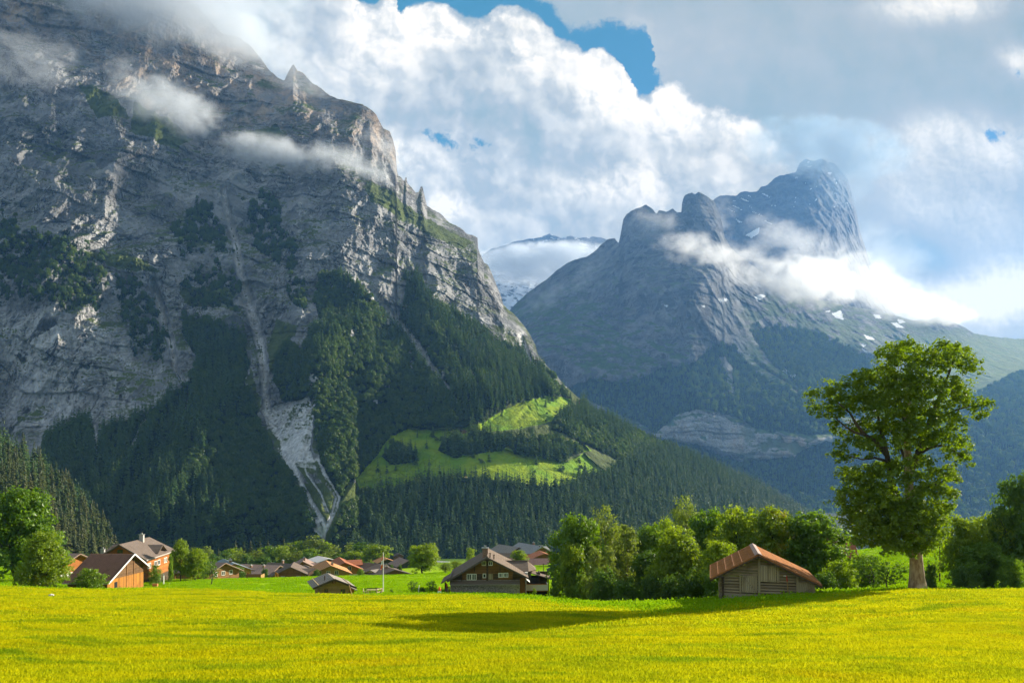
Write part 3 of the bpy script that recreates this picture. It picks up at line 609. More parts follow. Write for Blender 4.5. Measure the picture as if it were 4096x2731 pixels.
def dispE(X, Y, Z, zn, PX, PY):
    soft = np.clip(blur((zn['forest'] * .8 + zn['lawn'] * .8 + .6 * zn['grass']).astype(np.float64), 4), 0, .9); hard = 1 - soft
    wz = 110 * fbm(X / 500., Y / 500., Z / 500., 3)
    big = 80 * fbm(X / 420., Y / 900., Z / 900., 4, .55, True)
    mid = 36 * fbm((X + .4 * Z) / 130., Y / 400., Z / 300., 4, .55, True)
    u = (Z + wz * 1.0 + .12 * X) / 95.; lm = np.clip(.5 + 1.2 * fbm(X / 600., Y / 600., Z / 400. + 5, 3), .05, 1.2); led = 18 * lm * (u - np.floor(u)) ** 1.6
    u2 = (Z + wz * .8 + .12 * X) / 34.; led2 = 8 * lm * (u2 - np.floor(u2)) ** 1.8
    sm = 12 * fbm(X / 45., Y / 80., Z / 32., 4, .6)
    return hard * (-big - mid + led + led2 + sm) + soft * 14 * fbm(X / 160., Y / 160., Z / 160., 4)
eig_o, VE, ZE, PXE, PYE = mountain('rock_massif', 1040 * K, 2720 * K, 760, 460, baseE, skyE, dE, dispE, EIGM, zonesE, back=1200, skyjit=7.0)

# --- summit behind, glacier at the head of the valley
skyS = polyline(sc([(1560, 520), (1625, 480), (1640, 458), (1652, 449), (1690, 448), (1702, 441), (1738, 440), (1748, 430), (1762, 425), (1775, 414), (1790, 403), (1812, 400), (1828, 396), (1832, 384), (1838, 374), (1850, 366), (1872, 370), (1886, 364), (1902, 372), (1918, 376), (1934, 394), (1946, 410), (1956, 442), (1965, 480), (1975, 530), (1986, 565), (2010, 640), (2060, 730), (2150, 800)]))
dS = dE_([(1560, 520, 7000), (1560, 800, 5900), (1640, 460, 7000), (1640, 800, 6000), (1750, 440, 7000), (1750, 560, 6600), (1750, 800, 5900), (1850, 366, 7200), (1890, 366, 7200), (1880, 520, 6600), (1900, 800, 6000), (1960, 440, 7500), (1985, 560, 7300), (2000, 800, 6400), (2150, 800, 7200)])
def zonesS(PX, PY):
    z = {k: z0(PX) for k in ('forest', 'pale', 'warm', 'lawn', 'grass', 'snow')}; z['ledge'] = z0(PX) + .1
    n = fbm((PX + .8 * PY) / 120., (PY - .5 * PX) / 12., 0 * PX + 5, 4, .6)
    z['snow'] = (np.maximum((n > .33) * np.exp(-((PX / K - 1740) / 70.) ** 2 - ((PY / K - 490) / 45.) ** 2) > .35, 0) + (fbm(PX / 26., PY / 14., 0 * PX + 2, 4, .6) > .36) * (PY < 480 * K) * (PX > 1820 * K)).clip(0, 1).astype(np.float32)
    z['snow'] = np.maximum(z['snow'], poly_zone(PX, PY, [(1714, 545), (1735, 530), (1745, 528), (1742, 540), (1725, 552)], 4, 20.))
    return z
def dispS(X, Y, Z, zn, PX, PY):
    return -90 * fbm(X / 500., Y / 900., Z / 700., 4, .55, True) - 40 * fbm((X + Z * .6) / 150., Y / 400., (Z - X * .5) / 260., 4, .55, True) + 18 * fbm(X / 50., Y / 80., Z / 40., 4, .6)
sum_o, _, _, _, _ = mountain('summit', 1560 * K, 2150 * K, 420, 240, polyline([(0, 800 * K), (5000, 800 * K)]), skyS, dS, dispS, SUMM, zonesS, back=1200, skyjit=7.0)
skyG = polyline(sc([(1040, 640), (1100, 590), (1128, 572), (1150, 566), (1180, 556), (1212, 549), (1240, 546), (1250, 541), (1262, 536), (1272, 541), (1290, 547), (1312, 541), (1330, 548), (1352, 545), (1362, 542), (1378, 545), (1400, 552), (1470, 600)]))
dG = dE_([(1040, 640, 9600), (1260, 537, 9800), (1470, 600, 9800), (1130, 640, 8800), (1280, 640, 8800), (1130, 790, 7400), (1300, 790, 7400), (1470, 790, 7600), (1040, 790, 7400)])
def zonesG(PX, PY):
    z = {k: z0(PX) for k in ('forest', 'pale', 'warm', 'lawn', 'grass', 'snow')}; z['ledge'] = z0(PX)
    n = fbm((PX + .3 * PY) / 34., (PY - .2 * PX) / 11., 0 * PX, 5, .62)
    z['snow'] = np.where(PY > 600 * K, smooth(-.22, -.02, n), smooth(.18, .3, n) * .8).astype(np.float32)
    return z
def dispG(X, Y, Z, zn, PX, PY): return 60 * fbm(X / 300., Y / 300., Z / 160., 5, .6, True)
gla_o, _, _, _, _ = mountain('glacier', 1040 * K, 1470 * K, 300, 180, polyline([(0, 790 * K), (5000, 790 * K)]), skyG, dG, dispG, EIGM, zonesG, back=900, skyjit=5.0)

# --- wooded hill at the left
skyH = polyline([(-900, 1600), (-400, 1690), (0, 1790), (90, 1850), (170, 1905), (240, 1960), (300, 2020), (345, 2075), (385, 2130), (420, 2185), (450, 2240), (480, 2290), (560, 2330)])
dH = [(-900, 2300, 430), (-900, 1600, 800), (-400, 2300, 440), (-400, 1690, 790), (0, 2300, 450), (0, 2000, 580), (0, 1790, 760), (240, 2300, 480), (240, 1960, 720), (400, 2300, 520), (400, 2150, 640), (480, 2320, 560), (560, 2335, 600)]
def zonesH(PX, PY):
    z = {k: z0(PX) for k in ('pale', 'warm', 'lawn', 'grass', 'snow', 'ledge')}; z['forest'] = z0(PX) + 1.0
    return z
hill_o, VH, ZH, PXH, PYH = mountain('wooded_hill', -900, 560, 160, 90, polyline([(-900, 2305), (560, 2340)]), skyH, dH, lambda X, Y, Z, zn, PX, PY: 6 * fbm(X / 60., Y / 60., Z / 60., 3), ROCKM, zonesH, back=160, backrows=6)
# ------------------------------------------------------------------ foliage
def leaf_material(name, c1, c2, c3, trans=0.45, autumn=None, nscale=0.35):
    m, N, out = new_mat(name)
    pos = N.n('ShaderNodeNewGeometry').outputs['Position']
    rnd = N.n('ShaderNodeObjectInfo').outputs['Random']
    lf = N.attr('leaf')
    n = N.noise(pos, nscale, 3, .6)
    c = N.mix(N.ss(N.m('ADD', N.m('MULTIPLY', lf, .5), N.m('MULTIPLY', n, .7)), .3, .85), c1, c2)
    c = N.mix(N.m('MULTIPLY', rnd, .7), c, c3)
    if autumn: c = N.mix(N.ss(N.noise(pos, .22, 3, .5), .60, .74, 0, .8), c, autumn)
    d = N.n('ShaderNodeBsdfDiffuse', {'Color': c}); t = N.n('ShaderNodeBsdfTranslucent', {'Color': N.v('MULTIPLY', c, (1.5, 1.45, .7))})
    g = N.n('ShaderNodeBsdfGlossy', {'Color': (.8, .8, .8), 'Roughness': .45})
    mx = N.n('ShaderNodeMixShader', {0: trans, 1: d.outputs[0], 2: t.outputs[0]})
    mx2 = N.n('ShaderNodeMixShader', {0: 0.03, 1: mx.outputs[0], 2: g.outputs[0]})
    N.t.links.new(mx2.outputs[0], out.inputs[0]); return m
def bark_material(name, a, b):
    m, N, out = new_mat(name)
    pos = N.n('ShaderNodeTexCoord').outputs['Object']
    n = N.noise(N.v('MULTIPLY', pos, (1, 1, .3)), 3.0, 6, .65); n2 = N.noise(pos, .8, 4, .5)
    c = N.mix(N.ss(n, .35, .65), a, b); c = N.mix(N.ss(n2, .52, .68, 0, .7), c, tuple(min(1, v * 1.6) for v in b))
    pbr(N, out, c, .95, N.bump(n, .8, .06)); return m
LEAF_A = leaf_material('maple_leaves', (.11, .19, .004), (.23, .31, .006), (.20, .28, .005), .5)
LEAF_B = leaf_material('broad_leaves', (.070, .155, .005), (.165, .265, .007), (.185, .265, .006), .5)
LEAF_Y = leaf_material('yellowing_leaves', (.10, .175, .005), (.24, .30, .006), (.18, .27, .006), .5, (.36, .27, .006))
LEAF_G = leaf_material('deep_green_leaves', (.055, .135, .004), (.125, .225, .006), (.12, .21, .006), .48)
LEAF_M = leaf_material('great_maple_leaves', (.075, .145, .004), (.175, .255, .006), (.13, .21, .005), .5)
LEAF_D = leaf_material('dark_leaves', (.045, .105, .010), (.105, .185, .012), (.08, .16, .010), .42)
LEAF_O = leaf_material('olive_leaves', (.10, .155, .022), (.21, .265, .040), (.17, .23, .03), .45)
LEAF_F = leaf_material('far_leaves', (.028, .072, .010), (.058, .115, .013), (.095, .145, .014), .38, nscale=.010)
NEEDLE = leaf_material('spruce_needles', (.026, .050, .012), (.050, .075, .014), (.095, .092, .022), .2)
NEEDLE_F = leaf_material('far_spruce_needles', (.026, .070, .018), (.060, .118, .022), (.075, .115, .022), .25, nscale=.008)
BARK = bark_material('grey_bark', (.10, .075, .05), (.22, .17, .12)); BARK_D = bark_material('dark_bark', (.035, .028, .02), (.08, .06, .042)); BARK_M = bark_material('maple_bark', (.22, .13, .07), (.44, .32, .21))

class MB:                                           # mesh collector
    def __init__(s): s.v, s.f, s.mi = [], [], []
    def add(s, V, Fc, mi=0):
        o = len(s.v); s.v.extend([tuple(p) for p in V]); s.f.extend([tuple(i + o for i in f) for f in Fc]); s.mi.extend([mi] * len(Fc)); return s
    def box(s, x0, x1, y0, y1, z0_, z1, mi=0):
        return s.add([(x, y, z) for z in (z0_, z1) for y in (y0, y1) for x in (x0, x1)], [(0, 2, 3, 1), (4, 5, 7, 6), (0, 1, 5, 4), (2, 6, 7, 3), (0, 4, 6, 2), (1, 3, 7, 5)], mi)
    def bar(s, a, b, w, h=None, mi=0):               # a squared bar between two points
        a, b = Vector(a), Vector(b); d = (b - a).normalized(); h = h or w
        u = d.cross(Vector((0, 0, 1))); u = u.normalized() if u.length > 1e-3 else Vector((1, 0, 0)); n = u.cross(d).normalized()
        V = [p + u * sx * w / 2 + n * sz * h / 2 for p in (a, b) for sx, sz in ((-1, -1), (1, -1), (1, 1), (-1, 1))]
        return s.add(V, [(3, 2, 1, 0), (4, 5, 6, 7), (0, 1, 5, 4), (1, 2, 6, 5), (2, 3, 7, 6), (3, 0, 4, 7)], mi)
    def tube(s, pts, rad, n=7, mi=0, cap=True):
        base = len(s.v); pts = [Vector(p) for p in pts]
        for i, p in enumerate(pts):
            d = (pts[min(i + 1, len(pts) - 1)] - pts[max(i - 1, 0)]).normalized()
            u = d.cross(Vector((0.3, 1, 0.1))).normalized(); w = d.cross(u)
            for k in range(n):
                a = 2 * math.pi * k / n; s.v.append(tuple(p + (u * math.cos(a) + w * math.sin(a)) * rad[i]))
        for i in range(len(pts) - 1):
            for k in range(n):
                a = base + i * n + k; b = base + i * n + (k + 1) % n; s.f.append((a, b, b + n, a + n)); s.mi.append(mi)
        if cap:
            s.f.append(tuple(base + k for k in range(n))[::-1]); s.mi.append(mi); e = base + (len(pts) - 1) * n; s.f.append(tuple(e + k for k in range(n))); s.mi.append(mi)
        return s
    def mesh(s, name, mats, smooth_=False):
        me = bpy.data.meshes.new(name); me.from_pydata(s.v, [], s.f)
        for m in (mats if isinstance(mats, (list, tuple)) else [mats]): me.materials.append(m)
        me.polygons.foreach_set('material_index', s.mi)
        if smooth_: me.polygons.foreach_set('use_smooth', [True] * len(s.f))
        me.update(); return me
    def build(s, name, mats, parent=None, smooth_=False, **props):
        return link(name, s.mesh(name, mats, smooth_), parent, **props)

def leaf_mesh(name, cen, nrm, size, mat, val, long=1.25):
    """one quad per leaf spray: centres, facing directions, sizes"""
    n = len(cen); r = rng.normal(size=(n, 3)); nrm = nrm / np.linalg.norm(nrm, axis=1)[:, None]
    u = np.cross(nrm, r); u /= np.linalg.norm(u, axis=1)[:, None]; w = np.cross(nrm, u)
    s = size[:, None]
    fold = nrm * s * .22
    V = np.stack([cen - u * s * .5 * long, cen - w * s * .42 - fold * 0, cen + u * s * .5 * long - fold, cen + w * s * .42], 1).reshape(-1, 3)
    Q = np.arange(n * 4).reshape(n, 4)
    return mesh_np(name, V, Q, mat, False, {'leaf': np.repeat(val, 4)})
def lobes_to_leaves(lobes, nclump, nleaf, cl, leafsize, inner=.25, droop=.0):
    cen, nr, sz, val = [], [], [], []
    clumps = []
    for (x, y, z, rx, ry, rz) in lobes:
        k = max(4, int(nclump * (rx * ry * rz) ** (2 / 3.) ))
        d = rng.normal(size=(k, 3)); d /= np.linalg.norm(d, axis=1)[:, None]
        d[:, 2] = np.where((d[:, 2] < -.35) & (rng.random(k) < .6), -d[:, 2], d[:, 2])
        rr = np.where(rng.random(k) < inner, rng.uniform(.35, .8, k), rng.uniform(.76, 1.20, k))
        c = np.array([x, y, z]) + d * np.array([rx, ry, rz]) * rr[:, None]
        clumps.append(c)
        for ci, di in zip(c, d):
            m = int(nleaf * rng.uniform(.6, 1.35)); cr = cl * rng.uniform(.6, 1.35)
            e = rng.normal(size=(m, 3)); e /= np.linalg.norm(e, axis=1)[:, None]; e *= (rng.random(m) ** .45)[:, None]
            p = ci + e * np.array([cr * 1.15, cr * 1.15, cr * .85])
            cen.append(p); nr.append(di * .35 + e * .7 + np.array([0, 0, .55]) + rng.normal(size=(m, 3)) * .45)
            sz.append(leafsize * rng.uniform(.65, 1.3, m)); val.append(np.full(m, rng.random()) * .6 + rng.random(m) * .4)
    return np.concatenate(cen), np.concatenate(nr), np.concatenate(sz), np.concatenate(val), clumps
def limb(mb, a, b, r0, r1, n=6, sag=.12, seg=5):
    a, b = Vector(a), Vector(b); L = (b - a).length; pts, rad = [], []
    j = Vector(rng.normal(size=3)) * L * .07
    for i in range(seg + 1):
        t = i / seg; p = a.lerp(b, t) + j * math.sin(math.pi * t) + Vector((0, 0, -sag * L * math.sin(math.pi * t)))
        pts.append(p); rad.append(r0 + (r1 - r0) * t ** .8)
    mb.tube(pts, rad, n, cap=False); return pts

def broad_proto(name, h, w, nl, leafsize, mat, barkm, crown0=.22, nclump=5.0, nleaf=22, shape='round', trunkr=None, cl=None, low=False):
    """crown + trunk meshes of a broad-leaved tree of height h, crown width w, base at the origin"""
    lobes = []
    tries = 0
    for i in range(nl):
        t = (i + .5) / nl
        z = h * (crown0 + (1 - crown0) * (0.12 + .78 * t))
        tt = (z / h - crown0) / (1 - crown0)
        if shape == 'round': prof = math.sqrt(max(.05, 1 - (2 * tt - .95) ** 2))
        elif shape == 'dome': prof = (1 - max(0, tt - .35) ** 1.6 / .65 ** 1.6 * .75) * min(1, .62 + tt * 1.4)
        else: prof = (1 - tt) ** .6 * min(1, .4 + 3 * tt)
        a = i * 2.4 + rng.uniform(-.5, .5); rr = w / 2 * prof
        lr = w * rng.uniform(.12, .25)
        rad_ = max(0, rr - lr * .7) * (rng.uniform(.65, 1.12) if i % 4 else .25)
        lobes.append((rad_ * math.cos(a), rad_ * math.sin(a), z - lr * .15, lr * rng.uniform(.9, 1.2), lr * rng.uniform(.9, 1.2), lr * rng.uniform(.7, .95)))
    zt = max(l[2] + l[5] for l in lobes)
    lobes = [(x, y, z * h / zt, a, b, c) for x, y, z, a, b, c in lobes]
    cen, nr, sz, val, clumps = lobes_to_leaves(lobes, nclump * .80 / (cl or leafsize * 2.2) ** 2, nleaf, cl or leafsize * 2.2, leafsize)
    crown = leaf_mesh(name + '_crown', cen, nr, sz, mat, val)
    mb = MB(); tr = trunkr or w * .035
    top = Vector((rng.uniform(-.03, .03) * w, 0, h * .72))
    limb(mb, (0, 0, -.6), top, tr, tr * .3, 8, 0, 7)
    for (x, y, z, a, b, c) in lobes:
        z0_ = h * (crown0 * .8) + (z - h * crown0) * .45; f = z0_ / (h * .72)
        limb(mb, top * f, (x, y, z), tr * .45 * (1 - f * .5), tr * .08, 5, .04, 4)
    return crown, mb.mesh(name + '_trunk', barkm, True), h, w

def conifer_mesh(name, mat, lev=13, nb=9, seed=1, width=.17, base=.05, hi=True):
    """a spruce of unit height"""
    r_ = np.random.default_rng(seed); V, Q, val = [], [], []
    for i in range(lev):
        t = (i + r_.uniform(-.25, .25)) / lev; z = base + (1 - base) * max(0, t)
        rad0 = width * (1 - t) ** .85 * (1 if t > .1 else .85)
        for k in range(max(4, int(nb * (1 - t * .45)))):
            a = r_.uniform(0, 2 * math.pi); r = rad0 * r_.uniform(.55, 1.2) + .006
            dz = -r * r_.uniform(.25, .75); w = r * r_.uniform(.30, .5) + .004
            ca, sa = math.cos(a), math.sin(a)
            p0 = (0, 0, z + .02); tip = (ca * r, sa * r, z + dz)
            m1 = (ca * r * .6 - sa * w, sa * r * .6 + ca * w, z + dz * .75 - .012); m2 = (ca * r * .6 + sa * w, sa * r * .6 - ca * w, z + dz * .75 - .012)
            o = len(V); V += [p0, m1, tip, m2]; Q.append((o, o + 1, o + 2, o + 3)); val += [r_.random()] * 4
    for k in range(3):
        a = k * 2.1; o = len(V); V += [(0, 0, 1.0), (.012 * math.cos(a), .012 * math.sin(a), .93), (.02 * math.cos(a + .6), .02 * math.sin(a + .6), .86), (.012 * math.cos(a + 1.6), .012 * math.sin(a + 1.6), .93)]; Q.append((o, o + 1, o + 2, o + 3)); val += [.5] * 4
    o = len(V)
    return mesh_np(name, V, Q, mat, False, {'leaf': val})

# ---- instancing of what nobody could count
def stuff_scatter(name, pts, scales, protos, mat_props=None, yscale=None):
    """one object: every vertex carries a copy of one of the protos"""
    pc = bpy.data.collections.new(name + '_kinds')
    for me in protos: pc.objects.link(bpy.data.objects.new(me.name, me))
    n = len(pts); me = bpy.data.meshes.new(name); me.vertices.add(n)
    me.vertices.foreach_set('co', np.asarray(pts, np.float32).ravel())
    a = me.attributes.new('sc', 'FLOAT', 'POINT'); a.data.foreach_set('value', np.asarray(scales, np.float32))
    a = me.attributes.new('rot', 'FLOAT', 'POINT'); a.data.foreach_set('value', rng.uniform(0, 6.28, n).astype(np.float32))
    a = me.attributes.new('pick', 'INT', 'POINT'); a.data.foreach_set('value', rng.integers(0, len(protos), n).astype(np.int32))
    o = link(name, me, kind='stuff')
    gt = bpy.data.node_groups.new(name, 'GeometryNodeTree')
    gt.interface.new_socket('Geometry', in_out='INPUT', socket_type='NodeSocketGeometry'); gt.interface.new_socket('Geometry', in_out='OUTPUT', socket_type='NodeSocketGeometry')
    nd = gt.nodes; gi = nd.new('NodeGroupInput'); go = nd.new('NodeGroupOutput'); iop = nd.new('GeometryNodeInstanceOnPoints')
    ci = nd.new('GeometryNodeCollectionInfo'); ci.inputs['Collection'].default_value = pc; ci.inputs['Separate Children'].default_value = True; ci.inputs['Reset Children'].default_value = True
    def at(nm, ty):
        q = nd.new('GeometryNodeInputNamedAttribute'); q.data_type = ty; q.inputs['Name'].default_value = nm; return q.outputs[0]
    cb = nd.new('ShaderNodeCombineXYZ'); L = gt.links.new
    L(gi.outputs[0], iop.inputs['Points']); L(ci.outputs[0], iop.inputs['Instance']); iop.inputs['Pick Instance'].default_value = True
    L(at('pick', 'INT'), iop.inputs['Instance Index']); L(at('rot', 'FLOAT'), cb.inputs[2]); L(cb.outputs[0], iop.inputs['Rotation'])
    L(at('sc', 'FLOAT'), iop.inputs['Scale']); L(iop.outputs[0], go.inputs[0])
    md = o.modifiers.new('scatter', 'NODES'); md.node_group = gt
    return o
def sample_sheet(V, mask, n_per_m2, maxn, r=rng):
    """points on a mountain sheet where the mask holds, evenly per horizontal area"""
    A, B, Cc, Dd = V[:-1, :-1], V[:-1, 1:], V[1:, 1:], V[1:, :-1]
    e1, e2 = B - A, Dd - A
    area = np.abs(e1[..., 0] * e2[..., 1] - e1[..., 1] * e2[..., 0]) + .25 * np.linalg.norm(np.cross(e1, e2), axis=-1)
    w = (area * (mask[:-1, :-1] > .5)).ravel(); tot = w.sum(); n = int(min(maxn, tot * n_per_m2))
    if n == 0: return np.zeros((0, 3)), np.zeros(0, int)
    idx = r.choice(len(w), n, p=w / tot); i, j = np.unravel_index(idx, area.shape)
    a = r.random(n)[:, None]; b = r.random(n)[:, None]
    return (A[i, j] * (1 - a) + B[i, j] * a) * (1 - b) + (Dd[i, j] * (1 - a) + Cc[i, j] * a) * b, idx
def proj(p): return CX + F * p[:, 0] / p[:, 1], HY - F * p[:, 2] / p[:, 1]

con_far = [conifer_mesh('far_spruce', NEEDLE_F, 9, 8, s, .23) for s in (1, 2, 3)]
con_hi = [conifer_mesh('spruce_crown', NEEDLE, 17, 13, s, .20, .03) for s in (11, 12, 13, 14)]
def blob_far(seed):
    r_ = np.random.default_rng(seed); n = 240; d = r_.normal(size=(n, 3)); d /= np.linalg.norm(d, axis=1)[:, None]; d[:, 2] = np.abs(d[:, 2]) * 1.3 - .35
    lump = 1 + .28 * np.sin(d[:, 0] * 5 + seed) * np.cos(d[:, 1] * 4 + 2 * seed) + .15 * r_.normal(size=n)
    c = d * np.array([.40, .40, .50]) * lump[:, None] + np.array([0, 0, .48])
    return leaf_mesh('far_broadleaf', c, d + r_.normal(size=(n, 3)) * .5, r_.uniform(.10, .20, n), LEAF_F, r_.random(n))
bro_far = [blob_far(s) for s in (1, 2, 3)]
shrub_far = con_far

# conifers and broad-leaved trees of the left mountain
fmask = ZL['forest'].copy()
kind_n = fbm(PXL / 120., PYL / 160., 0 * PXL + 5, 4, .6)
broad = (kind_n + 0.9 * np.exp(-((PXL - 1150) / 300.) ** 2 - ((PYL - 1900) / 260.) ** 2) + .8 * np.exp(-((PXL - 1420) / 260.) ** 2 - ((PYL - 1600) / 260.) ** 2) + .7 * np.exp(-((PXL - 2420) / 180.) ** 2 - ((PYL - 1800) / 60.) ** 2) - .25 * (PXL > 1500) * (PYL > 1800) - .5 * ((PYL > 1950) & (PXL > 1500))) > .18
cliffy = (PYL < 1330) & (PXL < 1350)
inview = (PXL > -700)
pc_, _ = sample_sheet(VL, (fmask > .5) & ~broad & ~cliffy & inview, 1 / 40., 26000)
pb_, _ = sample_sheet(VL, (fmask > .5) & broad & ~cliffy & inview, 1 / 36., 18000)
ps_, _ = sample_sheet(VL, (fmask > .5) & cliffy & inview, 1 / 22., 9000)
lone, _ = sample_sheet(VL, (ZL['lawn'] > .5) & inview & (PYL < 1960), 1 / 2600., 60)
pe_, _ = sample_sheet(VE, (ZE['forest'] > .5), 1 / 42., 42000)
ph_, _ = sample_sheet(VH, (ZH['forest'] > .5) & (PXH > -300), 1 / 42., 4000)
hs_ = rng.uniform(17, 32, len(ph_)); hc_ = rng.uniform(15, 31, len(pc_)) * rng.choice([1, 1, .7], len(pc_))
# the nearest spruces are things of their own
allp = np.concatenate([ph_, pc_, lone]); allh = np.concatenate([hs_, hc_, rng.uniform(14, 24, len(lone))]); src = np.concatenate([np.zeros(len(ph_)), np.ones(len(pc_)), np.full(len(lone), 2)])
ax, ay = proj(allp); size = allh / allp[:, 1] * F
vis = (ax > -20) & (ax < 4110)
score = np.where(vis, size + (src == 2) * 60 + (src == 0) * 22, -1)
order = np.argsort(-score)[:290]
labs = {0: 'tall sunlit spruce on the wooded hill behind the left farmhouse', 1: 'dark spruce in the shaded forest at the foot of the cliff mountain', 2: 'lone spruce standing on the sunlit alpine pasture'}
grp = {0: 'spruces on the wooded hill', 1: 'spruces at the foot of the mountain', 2: 'lone spruces on the alpine pasture'}
for i in order:
    o = link('spruce_tree', con_hi[int(rng.integers(0, 4))], None, label=labs[int(src[i])], category='tree', group=grp[int(src[i])])
    o.location = allp[i]; o.scale = (allh[i] * rng.uniform(.85, 1.25),) * 2 + (allh[i],); o.rotation_euler = (0, 0, rng.uniform(0, 6.28))
rest = np.ones(len(allp), bool); rest[order] = False
stuff_scatter('spruce_forest', allp[rest], allh[rest], con_far)
stuff_scatter('broadleaf_forest', pb_, rng.uniform(5.5, 13, len(pb_)), bro_far)
stuff_scatter('cliff_scrub', ps_, rng.uniform(6, 13, len(ps_)), con_far + bro_far[:1])
mixe = rng.random(len(pe_)) < .8
stuff_scatter('distant_forest', pe_, rng.uniform(17, 32, len(pe_)), con_far + con_far + bro_far[:1])
# bushes dotted over the pasture
pl_, _ = sample_sheet(VL, (ZL['lawn'] > .5) & (kind_n > .05) & inview, 1 / 900., 260)
stuff_scatter('pasture_bushes', pl_, rng.uniform(3, 9, len(pl_)), bro_far)
# ------------------------------------------------------------------ building materials
def wood_mat(name, a, b, plank=.22, vert=False, rough=.85, gap=.55, axis=None):
    m, N, out = new_mat(name)
    pos = N.n('ShaderNodeTexCoord').outputs['Object']; x, y, z = N.sep(pos)
    q = N.m('ADD', x, y) if vert else z
    t = N.m('DIVIDE', q, plank); cell = N.m('FLOOR', t); fr = N.m('SUBTRACT', t, cell)
    rn = N.n('ShaderNodeTexWhiteNoise', {'W': cell}, noise_dimensions='1D').outputs[0]
    gr = N.noise(N.v('MULTIPLY', pos, (8, 8, .7) if vert else (.9, .9, 9)), 1.0, 6, .65)
    wx_ = N.noise(pos, .7, 5, .6)
    c = N.mix(N.m('ADD', N.m('MULTIPLY', rn, .55), N.m('MULTIPLY', gr, .5)), a, b)
    c = N.mix(N.ss(wx_, .5, .7, 0, .6), c, tuple(v * .5 for v in a))
    edge_ = N.m('MINIMUM', N.ss(fr, 0, .10), N.ss(fr, 1.0, .90))
    c = N.mix(N.m('SUBTRACT', 1.0, edge_), c, tuple(v * (1 - gap) for v in a))
    pbr(N, out, c, rough, N.bump(N.m('ADD', edge_, N.m('MULTIPLY', gr, .3)), .8, .04)); return m
def roof_mat(name, a, b, row=.35, colw=.0, lich=None, rough=.85):
    m, N, out = new_mat(name)
    pos = N.n('ShaderNodeTexCoord').outputs['Object']; x, y, z = N.sep(pos)
    t = N.m('DIVIDE', z, row * .42); cell = N.m('FLOOR', t); fr = N.m('SUBTRACT', t, cell)
    v = N.m('DIVIDE', N.m('ADD', y, N.m('MULTIPLY', cell, .37)), .30); vc = N.m('FLOOR', v)
    rn = N.n('ShaderNodeTexWhiteNoise', {'Vector': N.xyz(cell, vc, 0)}, noise_dimensions='2D').outputs[0]
    n = N.noise(pos, .9, 5, .6); n2 = N.noise(pos, 7, 4, .6)
    c = N.mix(N.m('ADD', N.m('MULTIPLY', rn, .5), N.m('MULTIPLY', n, .5)), a, b)
    c = N.mix(N.ss(n, .55, .72, 0, .6), c, lich or tuple(q * .6 for q in a))
    e = N.ss(fr, 0, .25)
    c = N.mix(N.m('MULTIPLY', N.m('SUBTRACT', 1.0, e), .6), c, tuple(q * .35 for q in a))
    pbr(N, out, c, rough, N.bump(N.m('ADD', e, N.m('MULTIPLY', n2, .3)), .7, .04), 0.0, .12); return m
def plain_mat(name, c, rough=.7, var=.25, sc_=2.0, metal=0.0, bump=.2, spec=.3):
    m, N, out = new_mat(name)
    pos = N.n('ShaderNodeTexCoord').outputs['Object']; n = N.noise(pos, sc_, 5, .6)
    col = N.mix(N.ss(n, .3, .7), tuple(v * (1 - var) for v in c), tuple(min(1, v * (1 + var)) for v in c))
    pbr(N, out, col, rough, N.bump(n, bump, .03), metal, spec); return m
def glass_mat():
    m, N, out = new_mat('window_glass')
    pbr(N, out, (.03, .035, .04), .08, None, 0, .6); return m
M_log = wood_mat('weathered_logs', (.20, .145, .078), (.45, .345, .20), .28)
M_logd = wood_mat('dark_weathered_wood', (.045, .030, .018), (.12, .080, .045), .22)
M_brown = wood_mat('brown_timber', (.14, .066, .022), (.31, .155, .050), .20)
M_orange = wood_mat('honey_timber', (.26, .115, .022), (.44, .20, .038), .22)
M_redw = wood_mat('russet_timber', (.26, .085, .018), (.42, .15, .030), .24)
M_honey = wood_mat('pale_timber', (.30, .175, .055), (.46, .28, .095), .24)
M_board = wood_mat('grey_boards', (.28, .215, .115), (.52, .415, .245), .16, True)
M_boardo = wood_mat('orange_boards', (.27, .11, .014), (.42, .175, .020), .9, True, gap=.3)
M_doorb = wood_mat('red_brown_boards', (.12, .045, .012), (.26, .10, .025), .25, True)
M_greyw = wood_mat('grey_green_boards', (.045, .048, .042), (.10, .105, .09), .25, True)
M_slate = roof_mat('brown_shingle_roof', (.135, .100, .078), (.215, .165, .125), .4)
M_slateg = roof_mat('grey_shingle_roof', (.21, .18, .155), (.37, .32, .275), .28)
M_rust = plain_mat('rust_red_sheet', (.30, .125, .045), .95, .2, 1.5, spec=.03)
M_corr = roof_mat('brown_corrugated_roof', (.13, .075, .055), (.17, .10, .072), .35)
M_tiles = roof_mat('grey_brown_tiles', (.115, .088, .072), (.19, .15, .125), .4)
M_redt = roof_mat('red_clay_tiles', (.33, .115, .06), (.45, .175, .09), .35)
M_ort = roof_mat('orange_roof_tiles', (.42, .20, .085), (.58, .30, .13), .5)
M_pink = roof_mat('pinkish_roof_tiles', (.26, .175, .145), (.36, .25, .205), .4)
M_maroon = roof_mat('maroon_roof_tiles', (.20, .11, .10), (.29, .175, .155), .4)
M_bluem = plain_mat('blue_grey_metal_roof', (.19, .23, .25), .45, .12, 3.0)
M_greyr = roof_mat('grey_metal_roof', (.27, .26, .25), (.36, .35, .34), .5)
M_whiter = plain_mat('pale_roof_sheet', (.62, .58, .56), .5, .1)
M_white = plain_mat('white_paint', (.78, .76, .71), .6, .06)
M_cream = plain_mat('cream_paint', (.70, .64, .40), .6, .06)
M_plaster = plain_mat('rough_plaster', (.30, .25, .215), .95, .45, 5.0, 0, .8)
